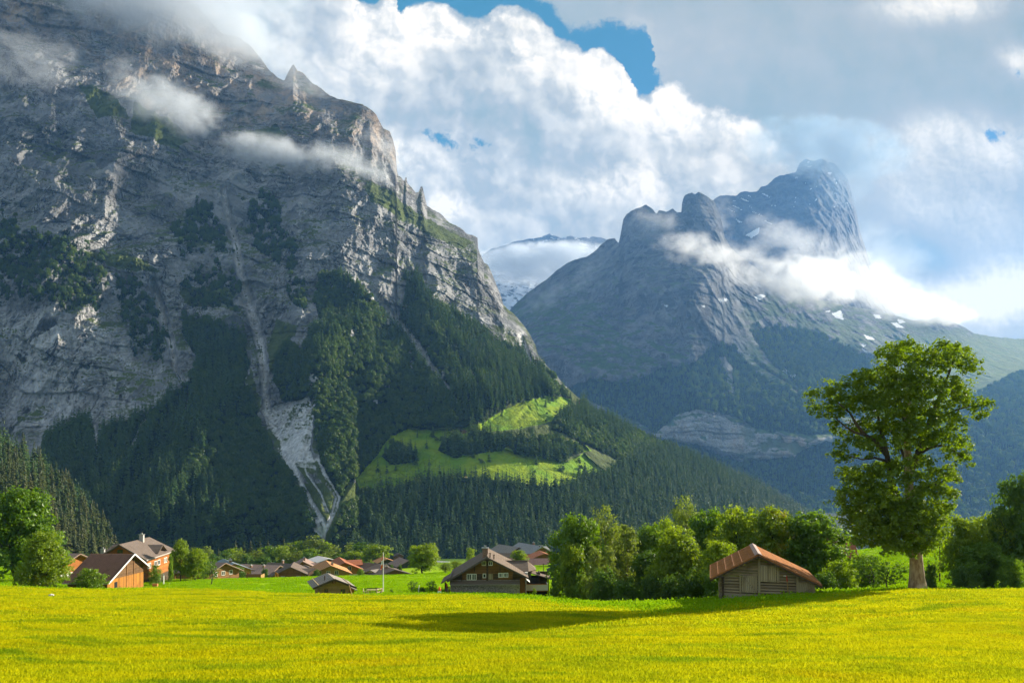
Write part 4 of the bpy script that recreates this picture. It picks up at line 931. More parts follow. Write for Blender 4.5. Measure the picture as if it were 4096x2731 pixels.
M_wplast = plain_mat('white_plaster', (.72, .69, .63), .9, .08)
M_fascia = plain_mat('grey_fascia', (.38, .33, .29), .7, .15)
M_pale = plain_mat('pale_sheet', (.56, .53, .52), .8, .12, 9.0)
M_metal = plain_mat('grey_metal', (.35, .35, .35), .4, .1, 3, .6)
M_dark = plain_mat('interior_shade', (.012, .011, .010), .9, .2)  # near-black colour stands in for shade inside and beneath
M_brick = plain_mat('brick', (.26, .16, .11), .9, .3, 5)
M_conc = plain_mat('concrete', (.42, .40, .37), .9, .12)
M_oran = plain_mat('orange_cloth', (.75, .16, .02), .7, .1); M_red = plain_mat('red_paint', (.55, .03, .02), .6, .1)
M_solar = plain_mat('solar_glass', (.03, .045, .085), .15, .1, 1.0, 0, .0, .6)
M_glass = glass_mat()
M_terra = plain_mat('terracotta', (.50, .20, .07), .8, .15)

class Fr:
    """a building's own axes: origin on the ground at photo column px and distance D, turned by rot degrees; p() reads a photo pixel on the plane y = ly"""
    def __init__(s, px, D, rot, z=None):
        s.o = Vector(((px - CX) / F * D, D, 0)); s.o.z = gz(s.o.x, s.o.y) if z is None else z
        s.r = R(rot); s.c, s.s = math.cos(s.r), math.sin(s.r)
    def p(s, px, py, ly=0.0):
        # world point = o + X(c,s) + ly(-s,c); along the sight line wx = k*wy
        k = (px - CX) / F; bx = s.o.x - ly * s.s; by = s.o.y + ly * s.c
        X = (k * by - bx) / (s.c - k * s.s); wy = by + X * s.s
        return X, -(py - HY) / F * wy - s.o.z
    def q(s, px, py, lx):
        """the same on a side plane x = lx: returns y, z"""
        k = (px - CX) / F; bx = s.o.x + lx * s.c; by = s.o.y + lx * s.s
        Y = (bx - k * by) / (s.s + k * s.c); wy = by + Y * s.c
        return Y, -(py - HY) / F * wy - s.o.z
    def root(s, name, label, cat, group=None):
        o = bpy.data.objects.new(name, None); C.objects.link(o); o.location = s.o; o.rotation_euler = (0, 0, s.r)
        o.empty_display_size = .5; o['label'] = label; o['category'] = cat
        if group: o['group'] = group
        return o
def slab(mb, pts, th, mi=0):
    """a roof slab: a planar polygon thickened downwards"""
    P = [Vector(p) for p in pts]; n = (P[1] - P[0]).cross(P[-1] - P[0]).normalized()
    if n.z < 0: P = P[::-1]; n = -n
    k = len(P); V = P + [p - n * th for p in P]
    return mb.add(V, [tuple(range(k)), tuple(range(2 * k - 1, k - 1, -1))] + [((i + 1) % k, i, i + k, (i + 1) % k + k) for i in range(k)], mi)
def gable_wall(mb, x0, x1, y0, y1, zb, zl, zr, xp, zp, mi=0):
    V = []
    for y in (y0, y1): V += [(x0, y, zb), (x1, y, zb), (x1, y, zr), (xp, y, zp), (x0, y, zl)]
    return mb.add(V, [(0, 1, 2, 3, 4), (9, 8, 7, 6, 5), (0, 5, 6, 1), (1, 6, 7, 2), (2, 7, 8, 3), (3, 8, 9, 4), (4, 9, 5, 0)], mi)
def window(root, x0, x1, z0_, z1, y=0.0, side=None, frame=None, bars=1, fw=.09):
    """a window on the front (y plane) or on a side wall (side = x of the wall; x0, x1 are then y)"""
    frame = frame or M_white; mb = MB(); pm = MB()
    if side is None:
        Bx = lambda m, a, b, c, d, t0, t1: m.box(a, b, y - t1, y - t0, c, d)
    else:
        sg = 1 if side >= 0 else -1
        Bx = lambda m, a, b, c, d, t0, t1: m.box(*sorted((side + sg * t0, side + sg * t1)), a, b, c, d)
    Bx(mb, x0, x1, z1 - fw, z1, .01, .07); Bx(mb, x0, x1, z0_, z0_ + fw, .01, .09)
    Bx(mb, x0, x0 + fw, z0_ + fw, z1 - fw, .01, .07); Bx(mb, x1 - fw, x1, z0_ + fw, z1 - fw, .01, .07)
    for i in range(bars):
        xm = x0 + (x1 - x0) * (i + 1) / (bars + 1); Bx(mb, xm - fw * .4, xm + fw * .4, z0_ + fw, z1 - fw, .01, .06)
    Bx(pm, x0 + fw, x1 - fw, z0_ + fw, z1 - fw, .004, .03)
    w = mb.build('window', frame, root); pm.build('pane', M_glass, w); return w
def chimney(roof, x, y, z0_, z1, w=.7, mat=None, cap=True):
    mb = MB().box(x - w / 2, x + w / 2, y - w / 2, y + w / 2, z0_, z1)
    if cap: mb.box(x - w * .65, x + w * .65, y - w * .65, y + w * .65, z1, z1 + .12, 1).box(x - w * .2, x + w * .2, y - w * .2, y + w * .2, z1 + .12, z1 + .5, 1)
    return mb.build('chimney', [mat or M_brick, M_metal], roof)

def house(px, D, rot, w, d, ridge_py, label, roofm, wallm, pitch=22, ov=.9, of=1.1, name='chalet', base=None, wins=(), swins=(), chim=(), dorm=None, balc=False, cat='house', xoff=0.0, plinth=None, eave_trim=None, group=None, zsink=0.0):
    """a gabled house: front gable towards -y, ridge along y; heights from the photo row of its ridge"""
    fr = Fr(px, D, rot); zr = -(ridge_py - HY) / F * D - fr.o.z
    t = math.tan(R(pitch)); hw = w / 2; ze = zr - hw * t
    if ze < 1.2: fr.o.z -= (1.2 - ze); zr += 1.2 - ze; ze = 1.2
    root = fr.root(name, label, cat, group)
    mb = MB(); gable_wall(mb, -hw, hw, 0, d, -2.5, ze, ze, 0, zr); mb.build('wall', wallm, root)
    th = .22; rb = MB(); xe = hw + ov; zE = zr - xe * t
    slab(rb, [(0, -of, zr + .24), (0, d + of * .6, zr + .24), (-xe, d + of * .6, zE + .24), (-xe, -of, zE + .24)], th)
    slab(rb, [(0, -of, zr + .24), (xe, -of, zE + .24), (xe, d + of * .6, zE + .24), (0, d + of * .6, zr + .24)], th)
    rf = rb.build('roof', roofm, root)
    if eave_trim:
        tb = MB(); tb.bar((-xe, -of - .03, zE + .12), (0, -of - .03, zr + .12), .07, .30).bar((0, -of - .035, zr + .12), (xe, -of - .035, zE + .12), .07, .30); tb.build('bargeboard', eave_trim, root)
    if plinth: MB().box(-hw - .06, hw + .06, -.06, d + .06, -2.6, min(1.6, ze * .45)).build('plinth', plinth, root)
    for (a, b, c_, e) in wins: window(root, a, b, c_, e, 0)
    for (sd_, a, b, c_, e) in swins: window(root, a, b, c_, e, side=sd_ * hw)
    for (x, y, h) in chim: chimney(rf, x, y, zr - abs(x) * t - .3, zr - abs(x) * t + h, .75)
    if dorm:
        sgn, y0, y1, hh = dorm; zt = zE + (xe * t) * .72
        ym = (y0 + y1) / 2; hd = (y1 - y0) / 2; x1 = sgn * (hw + .05); zt_ = min(zr - .25, ze + hh)
        wb = MB(); V = []
        for x in (sgn * hw * .15, x1): V += [(x, y0, ze - .1), (x, y1, ze - .1), (x, y1, zt_ - hd * t * 1.1), (x, ym, zt_), (x, y0, zt_ - hd * t * 1.1)]
        wb.add(V, [(0, 1, 2, 3, 4), (9, 8, 7, 6, 5), (0, 5, 6, 1), (1, 6, 7, 2), (2, 7, 8, 3), (3, 8, 9, 4), (4, 9, 5, 0)]); dm = wb.build('dormer', wallm, root)
        db = MB(); xo = x1 + sgn * .7
        for s2 in (-1, 1):
            slab(db, [(sgn * hw * .1, ym, zt_ + .16), (xo, ym, zt_ + .16), (xo, ym + s2 * (hd + .45), zt_ + .16 - (hd + .45) * t * 1.1), (sgn * hw * .1, ym + s2 * (hd + .45), zt_ + .16 - (hd + .45) * t * 1.1)], .15)
        db.build('dormer_roof', roofm, dm)
    if balc:
        bb = MB().box(-hw * .92, hw * .92, -1.0, -.02, ze * .42, ze * .42 + .12).box(-hw * .92, hw * .92, -1.05, -.97, ze * .42 + .12, ze * .42 + 1.0)
        bb.build('balcony', M_brown, root)
    return root, fr, (hw, ze, zr)

# ------------------------------------------------------------------ log barn in front of the trees
def z5(x, y): return 2760 + x * 800 / 2352, 2000 + y * 800 / 2352
fb = Fr(3034, 70.9, -15)
br = fb.root('log_barn', 'weathered grey log barn with rust red sheet roof at the edge of the yellow meadow', 'barn')
pk = fb.p(*z5(805, 632), -.9); le = fb.p(*z5(234, 915), -.9); re_ = fb.p(*z5(1558, 995), -.9)
wl = fb.p(*z5(350, 1195))[0]; wr = fb.p(*z5(1470, 1105))[0]
def roofz(x): return pk[1] + (x - pk[0]) * ((le[1] - pk[1]) / (le[0] - pk[0]) if x < pk[0] else (re_[1] - pk[1]) / (re_[0] - pk[0]))
mb = MB(); YB = 9.0; zlog = -1.6; k = 0
while zlog < pk[1] - .35:                                            # the logs of the front and of both sides
    h = random.uniform(.22, .31); zm = zlog + h
    x0, x1 = wl, wr
    if zm > roofz(wl) - .28: x0 = le[0] + (zm + .28 - le[1]) * (pk[0] - le[0]) / (pk[1] - le[1])
    if zm > roofz(wr) - .28: x1 = re_[0] + (zm + .28 - re_[1]) * (pk[0] - re_[0]) / (pk[1] - re_[1])
    if x1 - x0 < .4: break
    oy = random.uniform(-.035, .035); x = x0
    while x < x1 - .01:
        xn = min(x1, x + random.uniform(2.2, 5.0)); o2 = oy + random.uniform(-.02, .02); e = random.uniform(.0, .05)
        V = [(x, o2, zlog + .02), (xn, o2, zlog + .02 + random.uniform(-.02, .02)), (xn, o2 - .04, zlog + h * .5), (xn, o2, zm - e), (x, o2, zm - random.uniform(0, .03)), (x, o2 - .04, zlog + h * .5)]
        V += [(a, .3, c) for a, b, c in V]
        mb.add(V, [(0, 1, 2, 5), (5, 2, 3, 4), (4, 3, 9, 10), (1, 0, 6, 7), (0, 5, 4, 10, 11, 6), (2, 1, 7, 8), (3, 2, 8, 9)]); x = xn + .012
    for xs_, sg in ((wl, -1), (wr, 1)):
        if zm < roofz(xs_) - .2: mb.box(*sorted((xs_ + sg * (.02 + oy), xs_ - sg * .25)), .32, YB, zlog + .015, zm)
    zlog = zm + .006
mb.box(wl + .2, wr - .2, .28, .34, -1.6, min(roofz(wl), roofz(wr)) - .3, 1)
wall = mb.build('log_wall', [M_log, M_dark], br)
fd = MB().box(wl + .1, wr - .1, -.06, .28, -2.6, fb.p(*z5(400, 1090))[1] - .0); fd.build('sill_wall', wood_mat('sill_stone_and_logs', (.20, .16, .10), (.40, .33, .22), .5), br)
rb = MB(); YR = 9.9
for (e, th) in ((le, .16), (re_, .16)): slab(rb, [(pk[0], -.9, pk[1]), (pk[0], YR, pk[1]), (e[0], YR, e[1]), (e[0], -.9, e[1])], th)
rf = rb.build('roof', M_rust, br)
tr = MB()
for e in (le, re_):
    for i in range(1, 7):                                               # standing seams of the sheets
        t = i / 6.02; tr.bar((pk[0] + (e[0] - pk[0]) * t, -.9, pk[1] + (e[1] - pk[1]) * t + .012), (pk[0] + (e[0] - pk[0]) * t, YR, pk[1] + (e[1] - pk[1]) * t + .012), .03, .015)
tr.build('seam', plain_mat('pale_seam', (.31, .135, .053), .9, .2), rf)
cp = MB()
for e in (le, re_):
    u = Vector((e[0] - pk[0], 0, e[1] - pk[1])).normalized() * .38
    slab(cp, [(pk[0], -.93, pk[1] + .06), (pk[0], YR + .03, pk[1] + .06), (pk[0] + u.x, YR + .03, pk[1] + .06 + u.z), (pk[0] + u.x, -.93, pk[1] + .06 + u.z)], .03)
cp.build('ridge_cap', plain_mat('greyed_ridge_sheet', (.30, .19, .15), .6, .15), rf)
vb = MB()
for e in (le, re_): vb.bar((pk[0], -.86, pk[1] - .24), (e[0], -.86, e[1] - .24), .10, .16)
vb.build('bargeboard', M_logd, br)
def brect(x0, y0, x1, y1): a = fb.p(*z5(x0, y1)); b = fb.p(*z5(x1, y0)); return a[0], b[0], a[1], b[1]
def post(x0, y0, x1, y1, nm='post', mat=M_board, t=.13):
    a, b, c, d = brect(x0, y0, x1, y1); return MB().box(a, b, -.05 - t, -.055, c, d).build(nm, mat, br)
post(797, 672, 826, 1150); post(578, 870, 602, 1088); post(1022, 765, 1048, 965); post(1245, 870, 1275, 1135); post(374, 900, 400, 1196, mat=M_logd); post(1452, 985, 1468, 1118); post(1275, 968, 1455, 992, 'lintel')
def bdoor(x0, y0, x1, y1, brace, nm, hs=2):
    a, b, c, d = brect(x0, y0, x1, y1)
    m_ = MB().box(a, b, -.13, -.052, c, d); dr = m_.build(nm, M_board, br)
    bb = MB().box(a - .02, b + .02, -.17, -.132, d - .16, d - .02).box(a - .02, b + .02, -.17, -.132, c + .02, c + .16)
    bb.box(a - .05, a + .10, -.169, -.133, c + .16, d - .16).box(b - .10, b + .05, -.169, -.133, c + .16, d - .16)
    if brace == 1: bb.bar((a + .2, -.155, d - .25), (b - .2, -.155, c + .25), .12, .04)
    if brace == -1: bb.bar((a + .2, -.155, c + .25), (b - .2, -.155, d - .25), .12, .04)
    bb.build('brace', M_board, dr); return dr
bdoor(615, 885, 785, 1078, 1, 'door'); bdoor(832, 768, 1008, 955, 0, 'hatch'); bdoor(1280, 995, 1455, 1122, -1, 'door')
# the leaning trail pole against the barn
a = fb.p(*z5(1160, 1140), -.35); b = fb.p(*z5(1135, 880), -.3)
pr = Fr(3034, 70.9, -15).root('trail_pole', 'leaning wooden pole with red tip against the front of the log barn', 'pole')
MB().tube([(a[0], -.40, a[1] - .3), (a[0] + (b[0] - a[0]) * .72, -.36, a[1] + (b[1] - a[1]) * .72)], [.055, .05], 8).build('shaft', M_honey, pr)
MB().tube([(a[0] + (b[0] - a[0]) * .72, -.36, a[1] + (b[1] - a[1]) * .72), (b[0], -.34, b[1])], [.051, .045], 8).build('red_tip', M_red, pr)
MB().box(b[0] - .28, b[0] + .02, -.37, -.34, b[1] - .10, b[1] - .02).build('arrow_board', M_white, pr)

# ------------------------------------------------------------------ big dark chalet in the middle
def z7(x, y): return 1740 + x * 500 / 2352., 2180 + y * 500 / 2352.
fc = Fr(1948, 126, 1.0, z=-20.35)
ch = fc.root('chalet', 'large dark timber chalet with broad brown shingle roof behind the yellow meadow', 'house')
OF = 1.1
pk = fc.p(*z7(980, 222), -OF); le = fc.p(*z7(225, 668), -OF); re_ = fc.p(*z7(1762, 612), -OF)
wl = fc.p(*z7(288, 800))[0]; wr = fc.p(*z7(1690, 800))[0]; YB = 13.0
sl = (pk[1] - le[1]) / (pk[0] - le[0]); sr = (pk[1] - re_[1]) / (re_[0] - pk[0])
zl_ = pk[1] - (pk[0] - wl) * sl - .34; zr_ = pk[1] - (wr - pk[0]) * sr - .34
mb = MB(); gable_wall(mb, wl, wr, 0, YB, -2.5, zl_, zr_, pk[0], pk[1] - .34); mb.build('wall', M_brown, ch)
dkm = MB()                                                            # dark weathered timbers of the outer bays
rb = MB()
slab(rb, [(pk[0], -OF, pk[1]), (pk[0], YB + .8, pk[1]), (le[0], YB + .8, le[1]), (le[0], -OF, le[1])], .24); slab(rb, [(pk[0], -OF, pk[1]), (re_[0], -OF, re_[1]), (re_[0], YB + .8, re_[1]), (pk[0], YB + .8, pk[1])], .24)
roof = rb.build('roof', M_slate, ch)
bb = MB().bar((le[0], -OF - .04, le[1] - .13), (pk[0], -OF - .04, pk[1] - .13), .08, .3).bar((pk[0], -OF - .045, pk[1] - .13), (re_[0], -OF - .045, re_[1] - .13), .08, .3); bb.build('bargeboard', plain_mat('brown_bargeboard', (.10, .075, .06), .8, .2), ch)
MB().tube([(pk[0], -OF, pk[1] + .05), (pk[0], YB + .8, pk[1] + .05)], [.16, .16], 8).build('ridge_tiles', M_slate, roof)
cx_, cz_ = fc.p(*z7(945, 215), 2.0); chimney(roof, cx_, 2.0, cz_ - .8, fc.p(*z7(945, 55), 2.0)[1], .95)
for x_, y_, t_ in ((1035, 222, 152), (1108, 262, 182)):
    q = fc.p(*z7(x_, y_), .6); q2 = fc.p(*z7(x_, t_), .6); MB().tube([(q[0], .6, q[1] - .4), (q[0], .6, q2[1])], [.10, .10], 8).box(q[0] - .2, q[0] + .2, .4, .8, q2[1], q2[1] + .07).build('vent_pipe', M_logd, roof)
def crect(x0, y0, x1, y1, ly=0.0): a = fc.p(*z7(x0, y1), ly); b = fc.p(*z7(x1, y0), ly); return a[0], b[0], a[1], b[1]
def cwin(x0, y0, x1, y1, bars=1, fm=None): a, b, c, d = crect(x0, y0, x1, y1); window(ch, a, b, c, d, 0, None, fm, bars, .11)
cwin(880, 298, 962, 382, 1, M_cream); cwin(1004, 298, 1083, 380, 1); cwin(598, 534, 690, 655, 1); cwin(692, 534, 780, 655, 1); cwin(898, 530, 962, 612, 0); cwin(1190, 517, 1280, 602, 2); cwin(1286, 514, 1378, 600, 2)
for (x0, y0, x1, y1) in ((790, 535, 882, 652), (1098, 530, 1186, 628)):
    a, b, c, d = crect(x0, y0, x1, y1); MB().box(a, b, -.07, -.012, c, d).build('shutter', M_logd, ch)
a, b, c, d = crect(1000, 535, 1088, 640); MB().box(a, b, -.06, -.012, c, d).build('shutter', M_board, ch)
for (x0, y0, x1, y1) in ((966, 240, 1000, 660), (735, 395, 752, 505), (1215, 395, 1232, 495), (495, 515, 515, 668), (1460, 505, 1478, 640)):
    a, b, c, d = crect(x0, y0, x1, y1); MB().box(a, b, -.30, -.011, c, min(d, pk[1] - abs((a + b) / 2 - pk[0]) * max(sl, sr) - .5)).build('beam', M_logd, ch)
for xa, xb in ((wl + .02, fc.p(*z7(505, 600))[0]), (fc.p(*z7(1470, 600))[0], wr - .02)):   # dark outer bays
    zz = fc.p(*z7(505, 640))[1]; zc = lambda x: pk[1] - abs(x - pk[0]) * (sl if x < pk[0] else sr) - .40
    m_ = MB(); V = [(xa, -.008, zz), (xb, -.008, zz), (xb, -.008, zc(xb)), (xa, -.008, max(zz + .05, zc(xa)))]
    V += [(p[0], .1, p[2]) for p in V]; m_.add(V, [(0, 1, 2, 3), (3, 2, 6, 7), (1, 5, 6, 2), (0, 3, 7, 4), (0, 4, 5, 1)]); m_.build('boarding', M_logd, ch)
za = fc.p(*z7(600, 645))[1]; zb = fc.p(*z7(600, 722))[1]
sb = MB(); xr_ = fc.p(*z7(1596, 700))[0]; slab(sb, [(wl - .05, -.02, za), (xr_, -.02, za), (xr_, -.75, zb), (wl - .05, -.75, zb)], .10); sb.build('skirt_roof', M_slate, ch)
MB().box(wl - .05, xr_, -.83, -.75, zb - .13, zb - .02).build('gutter', M_fascia, ch)
MB().box(wl + .02, xr_, -.14, -.005, -2.4, za - .06).build('plaster_wall', M_plaster, ch)
a, b, c, d = crect(1600, 605, 1690, 900); MB().box(a, b, -.20, -.006, c - .8, d).build('side_door', M_doorb, ch)
q0 = fc.p(*z7(1700, 905), -.3); q1 = fc.p(*z7(1700, 640), -.3); q2 = fc.p(*z7(1760, 625), -.9)
MB().tube([(q0[0] + .1, -.25, q0[1] - .6), (q0[0] + .1, -.25, q1[1]), (q2[0] - .15, -.85, q2[1] + .02)], [.06, .06, .06], 7).build('downpipe', M_metal, ch)
# porch at the left with its post and bench
p0 = fc.p(*z7(250, 640), -.5); p1 = fc.p(*z7(112, 700), -.5); pb = MB(); slab(pb, [(p0[0] + .4, -.9, p0[1] + .42), (p0[0] + .4, 6, p0[1] + .42), (p1[0], 6, p1[1]), (p1[0], -.9, p1[1])], .2); pb.build('porch_roof', M_slate, ch)
a, b, c, d = crect(183, 690, 210, 830); MB().box(a, b, -.4, -.1, c - 1, d).build('porch_post', M_logd, ch)
a, b, c, d = crect(208, 778, 284, 828); MB().box(a, b, -.3, .2, d - .1, d).box(a + .05, a + .15, -.28, .15, c - .6, d - .1).box(b - .15, b - .05, -.28, .15, c - .6, d - .1).build('porch_rail', M_brown, ch)
# rear cross wing with half hip and lean-to
rz, yr_ = fc.p(*z7(1500, 300), 7.5)[1], 7.5
xa = fc.p(*z7(1300, 310), 7.5)[0]; xb = fc.p(*z7(1742, 300), 7.5)[0]; ze = fc.p(*z7(1650, 488), 4.2)[1]; xc = fc.p(*z7(1760, 488), 4.2)[0]; xd = fc.p(*z7(1905, 478), 6.5)[0]
wb = MB()
slab(wb, [(xa - 1.5, yr_, rz), (xb, yr_, rz), (xc, 4.2, ze), (xa + .5, 4.2, ze)], .2); slab(wb, [(xb, yr_, rz), (xd, 6.5, ze - .02), (xd, 10.6, ze - .02), (xb + .01, yr_ + .02, rz)], .2); slab(wb, [(xb, yr_, rz), (xc, 4.2, ze), (xd, 6.5, ze - .02)], .2); slab(wb, [(xa - 1.5, yr_, rz), (xa + .5, 10.8, ze), (xd, 10.6, ze), (xb, yr_, rz)], .2)
wbo = wb.build('wing_roof', M_slate, ch); MB().tube([(xa - 1.5, yr_, rz + .04), (xb, yr_, rz + .04)], [.15, .15], 7).build('ridge_tiles', M_slate, wbo)
MB().box(wr - .3, xd - 1.0, 5.0, 10.2, -2.5, ze - .16).build('wing_wall', M_greyw, ch)
l0 = fc.p(*z7(1835, 512), 5.4); l1 = fc.p(*z7(2205, 632), 5.4); lb = MB(); slab(lb, [(l0[0] - .3, 5.2, l0[1]), (l0[0] - .3, 10, l0[1]), (l1[0], 10, l1[1]), (l1[0], 5.2, l1[1])], .14); lb.build('lean_to_roof', M_slate, ch)
MB().box(xd - 1.02, fc.p(*z7(1962, 600), 6.3)[0], 6.3, 9.2, -2.5, l0[1] - 1.0).build('lean_to_front', M_greyw, ch)
a, b, c, d = crect(1960, 560, 2140, 735, 6.2); MB().box(a, b, 9.2, 9.4, c - 2.5, d + .3).box(b - .16, b, 5.8, 6.0, c - 2.5, d - .4).box(a, a + .14, 5.8, 9.2, c - 2.5, d + .5).build('lean_to_wall', M_logd, ch)
a, b, c, d = crect(1706, 738, 2126, 850, 3.0); MB().box(a, b, 3.0, 3.12, c, d).box(b - .12, b, 3.12, 6, c, d).build('terrace_parapet', M_pale, ch); MB().box(a - .05, b + .08, 2.93, 3.2, c - .16, c - .005).box(a, b, 2.94, 3.16, d + .004, d + .08).build('parapet_trim', M_doorb, ch)
MB().box(a, b - .1, 3.25, 6.0, -2.5, c - .18).build('underside_shade', M_dark, ch)  # near-black block paints the shade under the terrace
a, b, c, d = crect(1690, 505, 1748, 560, 2.5); MB().box(a, b, 2.3, 2.9, c, d).build('wall_lamp_box', M_wplast, ch)
a, b, c, d = crect(1712, 625, 1785, 700, 1.5); cb_ = MB(); slab(cb_, [(a, 1, d), (b, 1, c + .1), (b, 3.2, c + .1), (a, 3.2, d)], .06); cb_.build('awning', M_white, ch)

# ------------------------------------------------------------------ left farmhouse and its garage
def z1(x, y): return x * 820 / 2352., 1900 + y * 820 / 2352.
ff = Fr(z1(1365, 0)[0], 158, 8)
fh = ff.root('farmhouse', 'big russet timber farmhouse with grey tiled roof and small gabled dormer', 'house')
pk = ff.p(*z1(1365, 792), -1.2); ree = ff.p(*z1(1680, 972), -1.2); lee = (pk[0] - (ree[0] - pk[0]) * 1.15, pk[1] - (pk[1] - ree[1]) * 1.15)
hwr = ree[0] - 1.2; hwl = lee[0] + 1.2; YB = 18.5; s_ = (pk[1] - ree[1]) / (ree[0] - pk[0])
zw = lambda x: pk[1] - abs(x - pk[0]) * s_ - .30
mb = MB(); gable_wall(mb, hwl, hwr, 0, YB, -3, zw(hwl), zw(hwr), pk[0], zw(pk[0])); mb.build('wall', M_redw, fh)
MB().box(hwl + .03, hwr - .03, -.10, -.006, -3, zw(hwr) - 1.1).build('gable_boarding', M_logd, fh)
MB().box(hwl - .05, hwr + .05, -.12, YB + .05, -3.1, .25).build('plinth', M_logd, fh)
rb = MB(); xr_, zr_ = ree
slab(rb, [(pk[0], -1.2, pk[1]), (pk[0], YB - 1.0, pk[1]), (lee[0], YB + 1.0, lee[1]), (lee[0], -1.2, lee[1])], .22)
slab(rb, [(pk[0], -1.2, pk[1]), (xr_, -1.2, zr_), (xr_, YB + 1.0, zr_), (pk[0], YB - 1.0, pk[1])], .22)
slab(rb, [(pk[0], YB - 1.0, pk[1]), (xr_, YB + 1.0, zr_), (lee[0], YB + 1.0, lee[1])], .22)
rf = rb.build('roof', M_tiles, fh)
MB().bar((xr_ + .04, -1.2, zr_ - .1), (xr_ + .04, YB + 1, zr_ - .1), .08, .26).build('gutter', M_fascia, fh)
cyy, czz = ff.q(*z1(1595, 740), pk[0]); chimney(rf, pk[0] + .6, max(4, min(14, cyy)), pk[1] - .8, ff.q(*z1(1595, 690), pk[0] + .6)[1], .85, M_conc)
def frect(x0, y0, x1, y1, lx): a = ff.q(*z1(x0, y1), lx); b = ff.q(*z1(x1, y0), lx); return a[0], b[0], (a[1] + ff.q(*z1(x1, y1), lx)[1]) / 2 , (b[1] + ff.q(*z1(x0, y0), lx)[1]) / 2
# right facade windows (their rows rise with distance in the picture): y positions from pixels, heights from one row
def fwin(xa, xb, z0_, z1_):
    a = ff.q(*z1(xa, 1000), hwr)[0]; b = ff.q(*z1(xb, 1000), hwr)[0]; window(fh, a, b, z0_, z1_, side=hwr, bars=1, fw=.12)
z0w, z1w = ff.q(*z1(1700, 1072), hwr)[1], ff.q(*z1(1700, 1010), hwr)[1]
for xa, xb in ((1690, 1708), (1712, 1730), (1768, 1798), (1806, 1836), (1880, 1894), (1899, 1914)): fwin(xa, xb, z0w, z1w)
ya, yb = ff.q(*z1(1775, 900), hwr)[0], ff.q(*z1(1862, 900), hwr)[0]; ym = (ya + yb) / 2; zt = ff.q(*z1(1840, 800), hwr + .3)[1]; hd = (yb - ya) / 2
wb = MB(); V = []
for x in (pk[0] + .8, hwr + .03): V += [(x, ya, zw(hwr) - .3), (x, yb, zw(hwr) - .3), (x, yb, zt - hd * .5), (x, ym, zt), (x, ya, zt - hd * .5)]
wb.add(V, [(0, 1, 2, 3, 4), (9, 8, 7, 6, 5), (0, 5, 6, 1), (1, 6, 7, 2), (2, 7, 8, 3), (3, 8, 9, 4), (4, 9, 5, 0)]); dm = wb.build('dormer', M_orange, fh)
db = MB()
for s2 in (-1, 1): slab(db, [(pk[0] + .6, ym, zt + .16), (hwr + 1.0, ym, zt + .16), (hwr + 1.0, ym + s2 * (hd + .7), zt + .16 - (hd + .7) * .5), (pk[0] + .6, ym + s2 * (hd + .7), zt + .16 - (hd + .7) * .5)], .16)
db.build('dormer_roof', M_tiles, dm)
window(dm, ya + hd * .25, ym - .1, zw(hwr) - .1, zt - hd * .55, side=hwr + .03, bars=1); window(dm, ym + .1, yb - hd * .25, zw(hwr) - .1, zt - hd * .55, side=hwr + .03, bars=1)
a, b = ff.p(*z1(1345, 895)), ff.p(*z1(1412, 850)); window(fh, a[0], b[0], a[1], b[1], 0, None, M_logd, 1, .12)
MB().box(hwr + .01, hwr + .12, .3, YB - .3, z0w - .75, z0w - .5).build('string_beam', M_orange, fh)
# left wing
xw = ff.p(*z1(1150, 890), 4)[0]; zwg = ff.p(*z1(1215, 800), 5)[1]; wb = MB(); slab(wb, [(pk[0] - 1, 8, zwg), (xw + 1.5, 8, zwg), (xw - .6, 3.4, zwg - 2.6), (pk[0] - 1, 3.4, zwg - 2.6)], .2); slab(wb, [(pk[0] - 1, 8, zwg), (pk[0] - 1, 12.4, zwg - 2.6), (xw - .6, 12.4, zwg - 2.6), (xw + 1.5, 8, zwg)], .2); wr_o = wb.build('wing_roof', M_tiles, fh)
MB().box(xw, pk[0] - 1, 4.2, 11.6, -3, zwg - 2.7).build('wing_wall', M_logd, fh)
cx_, cz_ = ff.p(*z1(1125, 905), 2.0); chimney(wr_o, xw + .4, 4.4, zwg - 5.0, ff.p(*z1(1125, 850), 4.4)[1], .7, M_conc)
# garage barn: gable towards the right
GP, GL, GR = 140.0, 131.5, 145.0
Xg = (z1(1500, 0)[0] - CX) / F * GP
fg = Fr(z1(1500, 0)[0], GP, 88)
ga = fg.root('garage_barn', 'garage barn with brown corrugated roof and orange board front beside the farmhouse', 'barn')
zp = -(z1(0, 900)[1] - HY) / F * GP - fg.o.z; zl = -(z1(0, 1238)[1] - HY) / F * GL - fg.o.z; zr_ = -(z1(0, 1035)[1] - HY) / F * GR - fg.o.z
xl, xr_ = -(GP - GL), (GR - GP); DB = 7.2
mb = MB(); gable_wall(mb, xl + .7, xr_ - .6, 0, DB, -2.5, zl + (zp - zl) * .7 / -xl - .22, zr_ + (zp - zr_) * .6 / xr_ - .22, 0, zp - .22); mb.build('wall', wood_mat('brown_barn_logs', (.085, .045, .018), (.19, .10, .04), .26), ga)
rb = MB(); slab(rb, [(0, -.8, zp), (0, DB + .5, zp), (xl, DB + .5, zl), (xl, -.8, zl)], .15); slab(rb, [(0, -.8, zp), (xr_, -.8, zr_), (xr_, DB + .5, zr_), (0, DB + .5, zp)], .15)
rf = rb.build('roof', M_corr, ga)
rr = MB()
for i in range(26):
    y = -.7 + (DB + 1.1) * i / 25; rr.bar((0, y, zp + .02), (xl, y, zl + .02), .10, .05)
rr.build('corrugation', M_corr, rf)
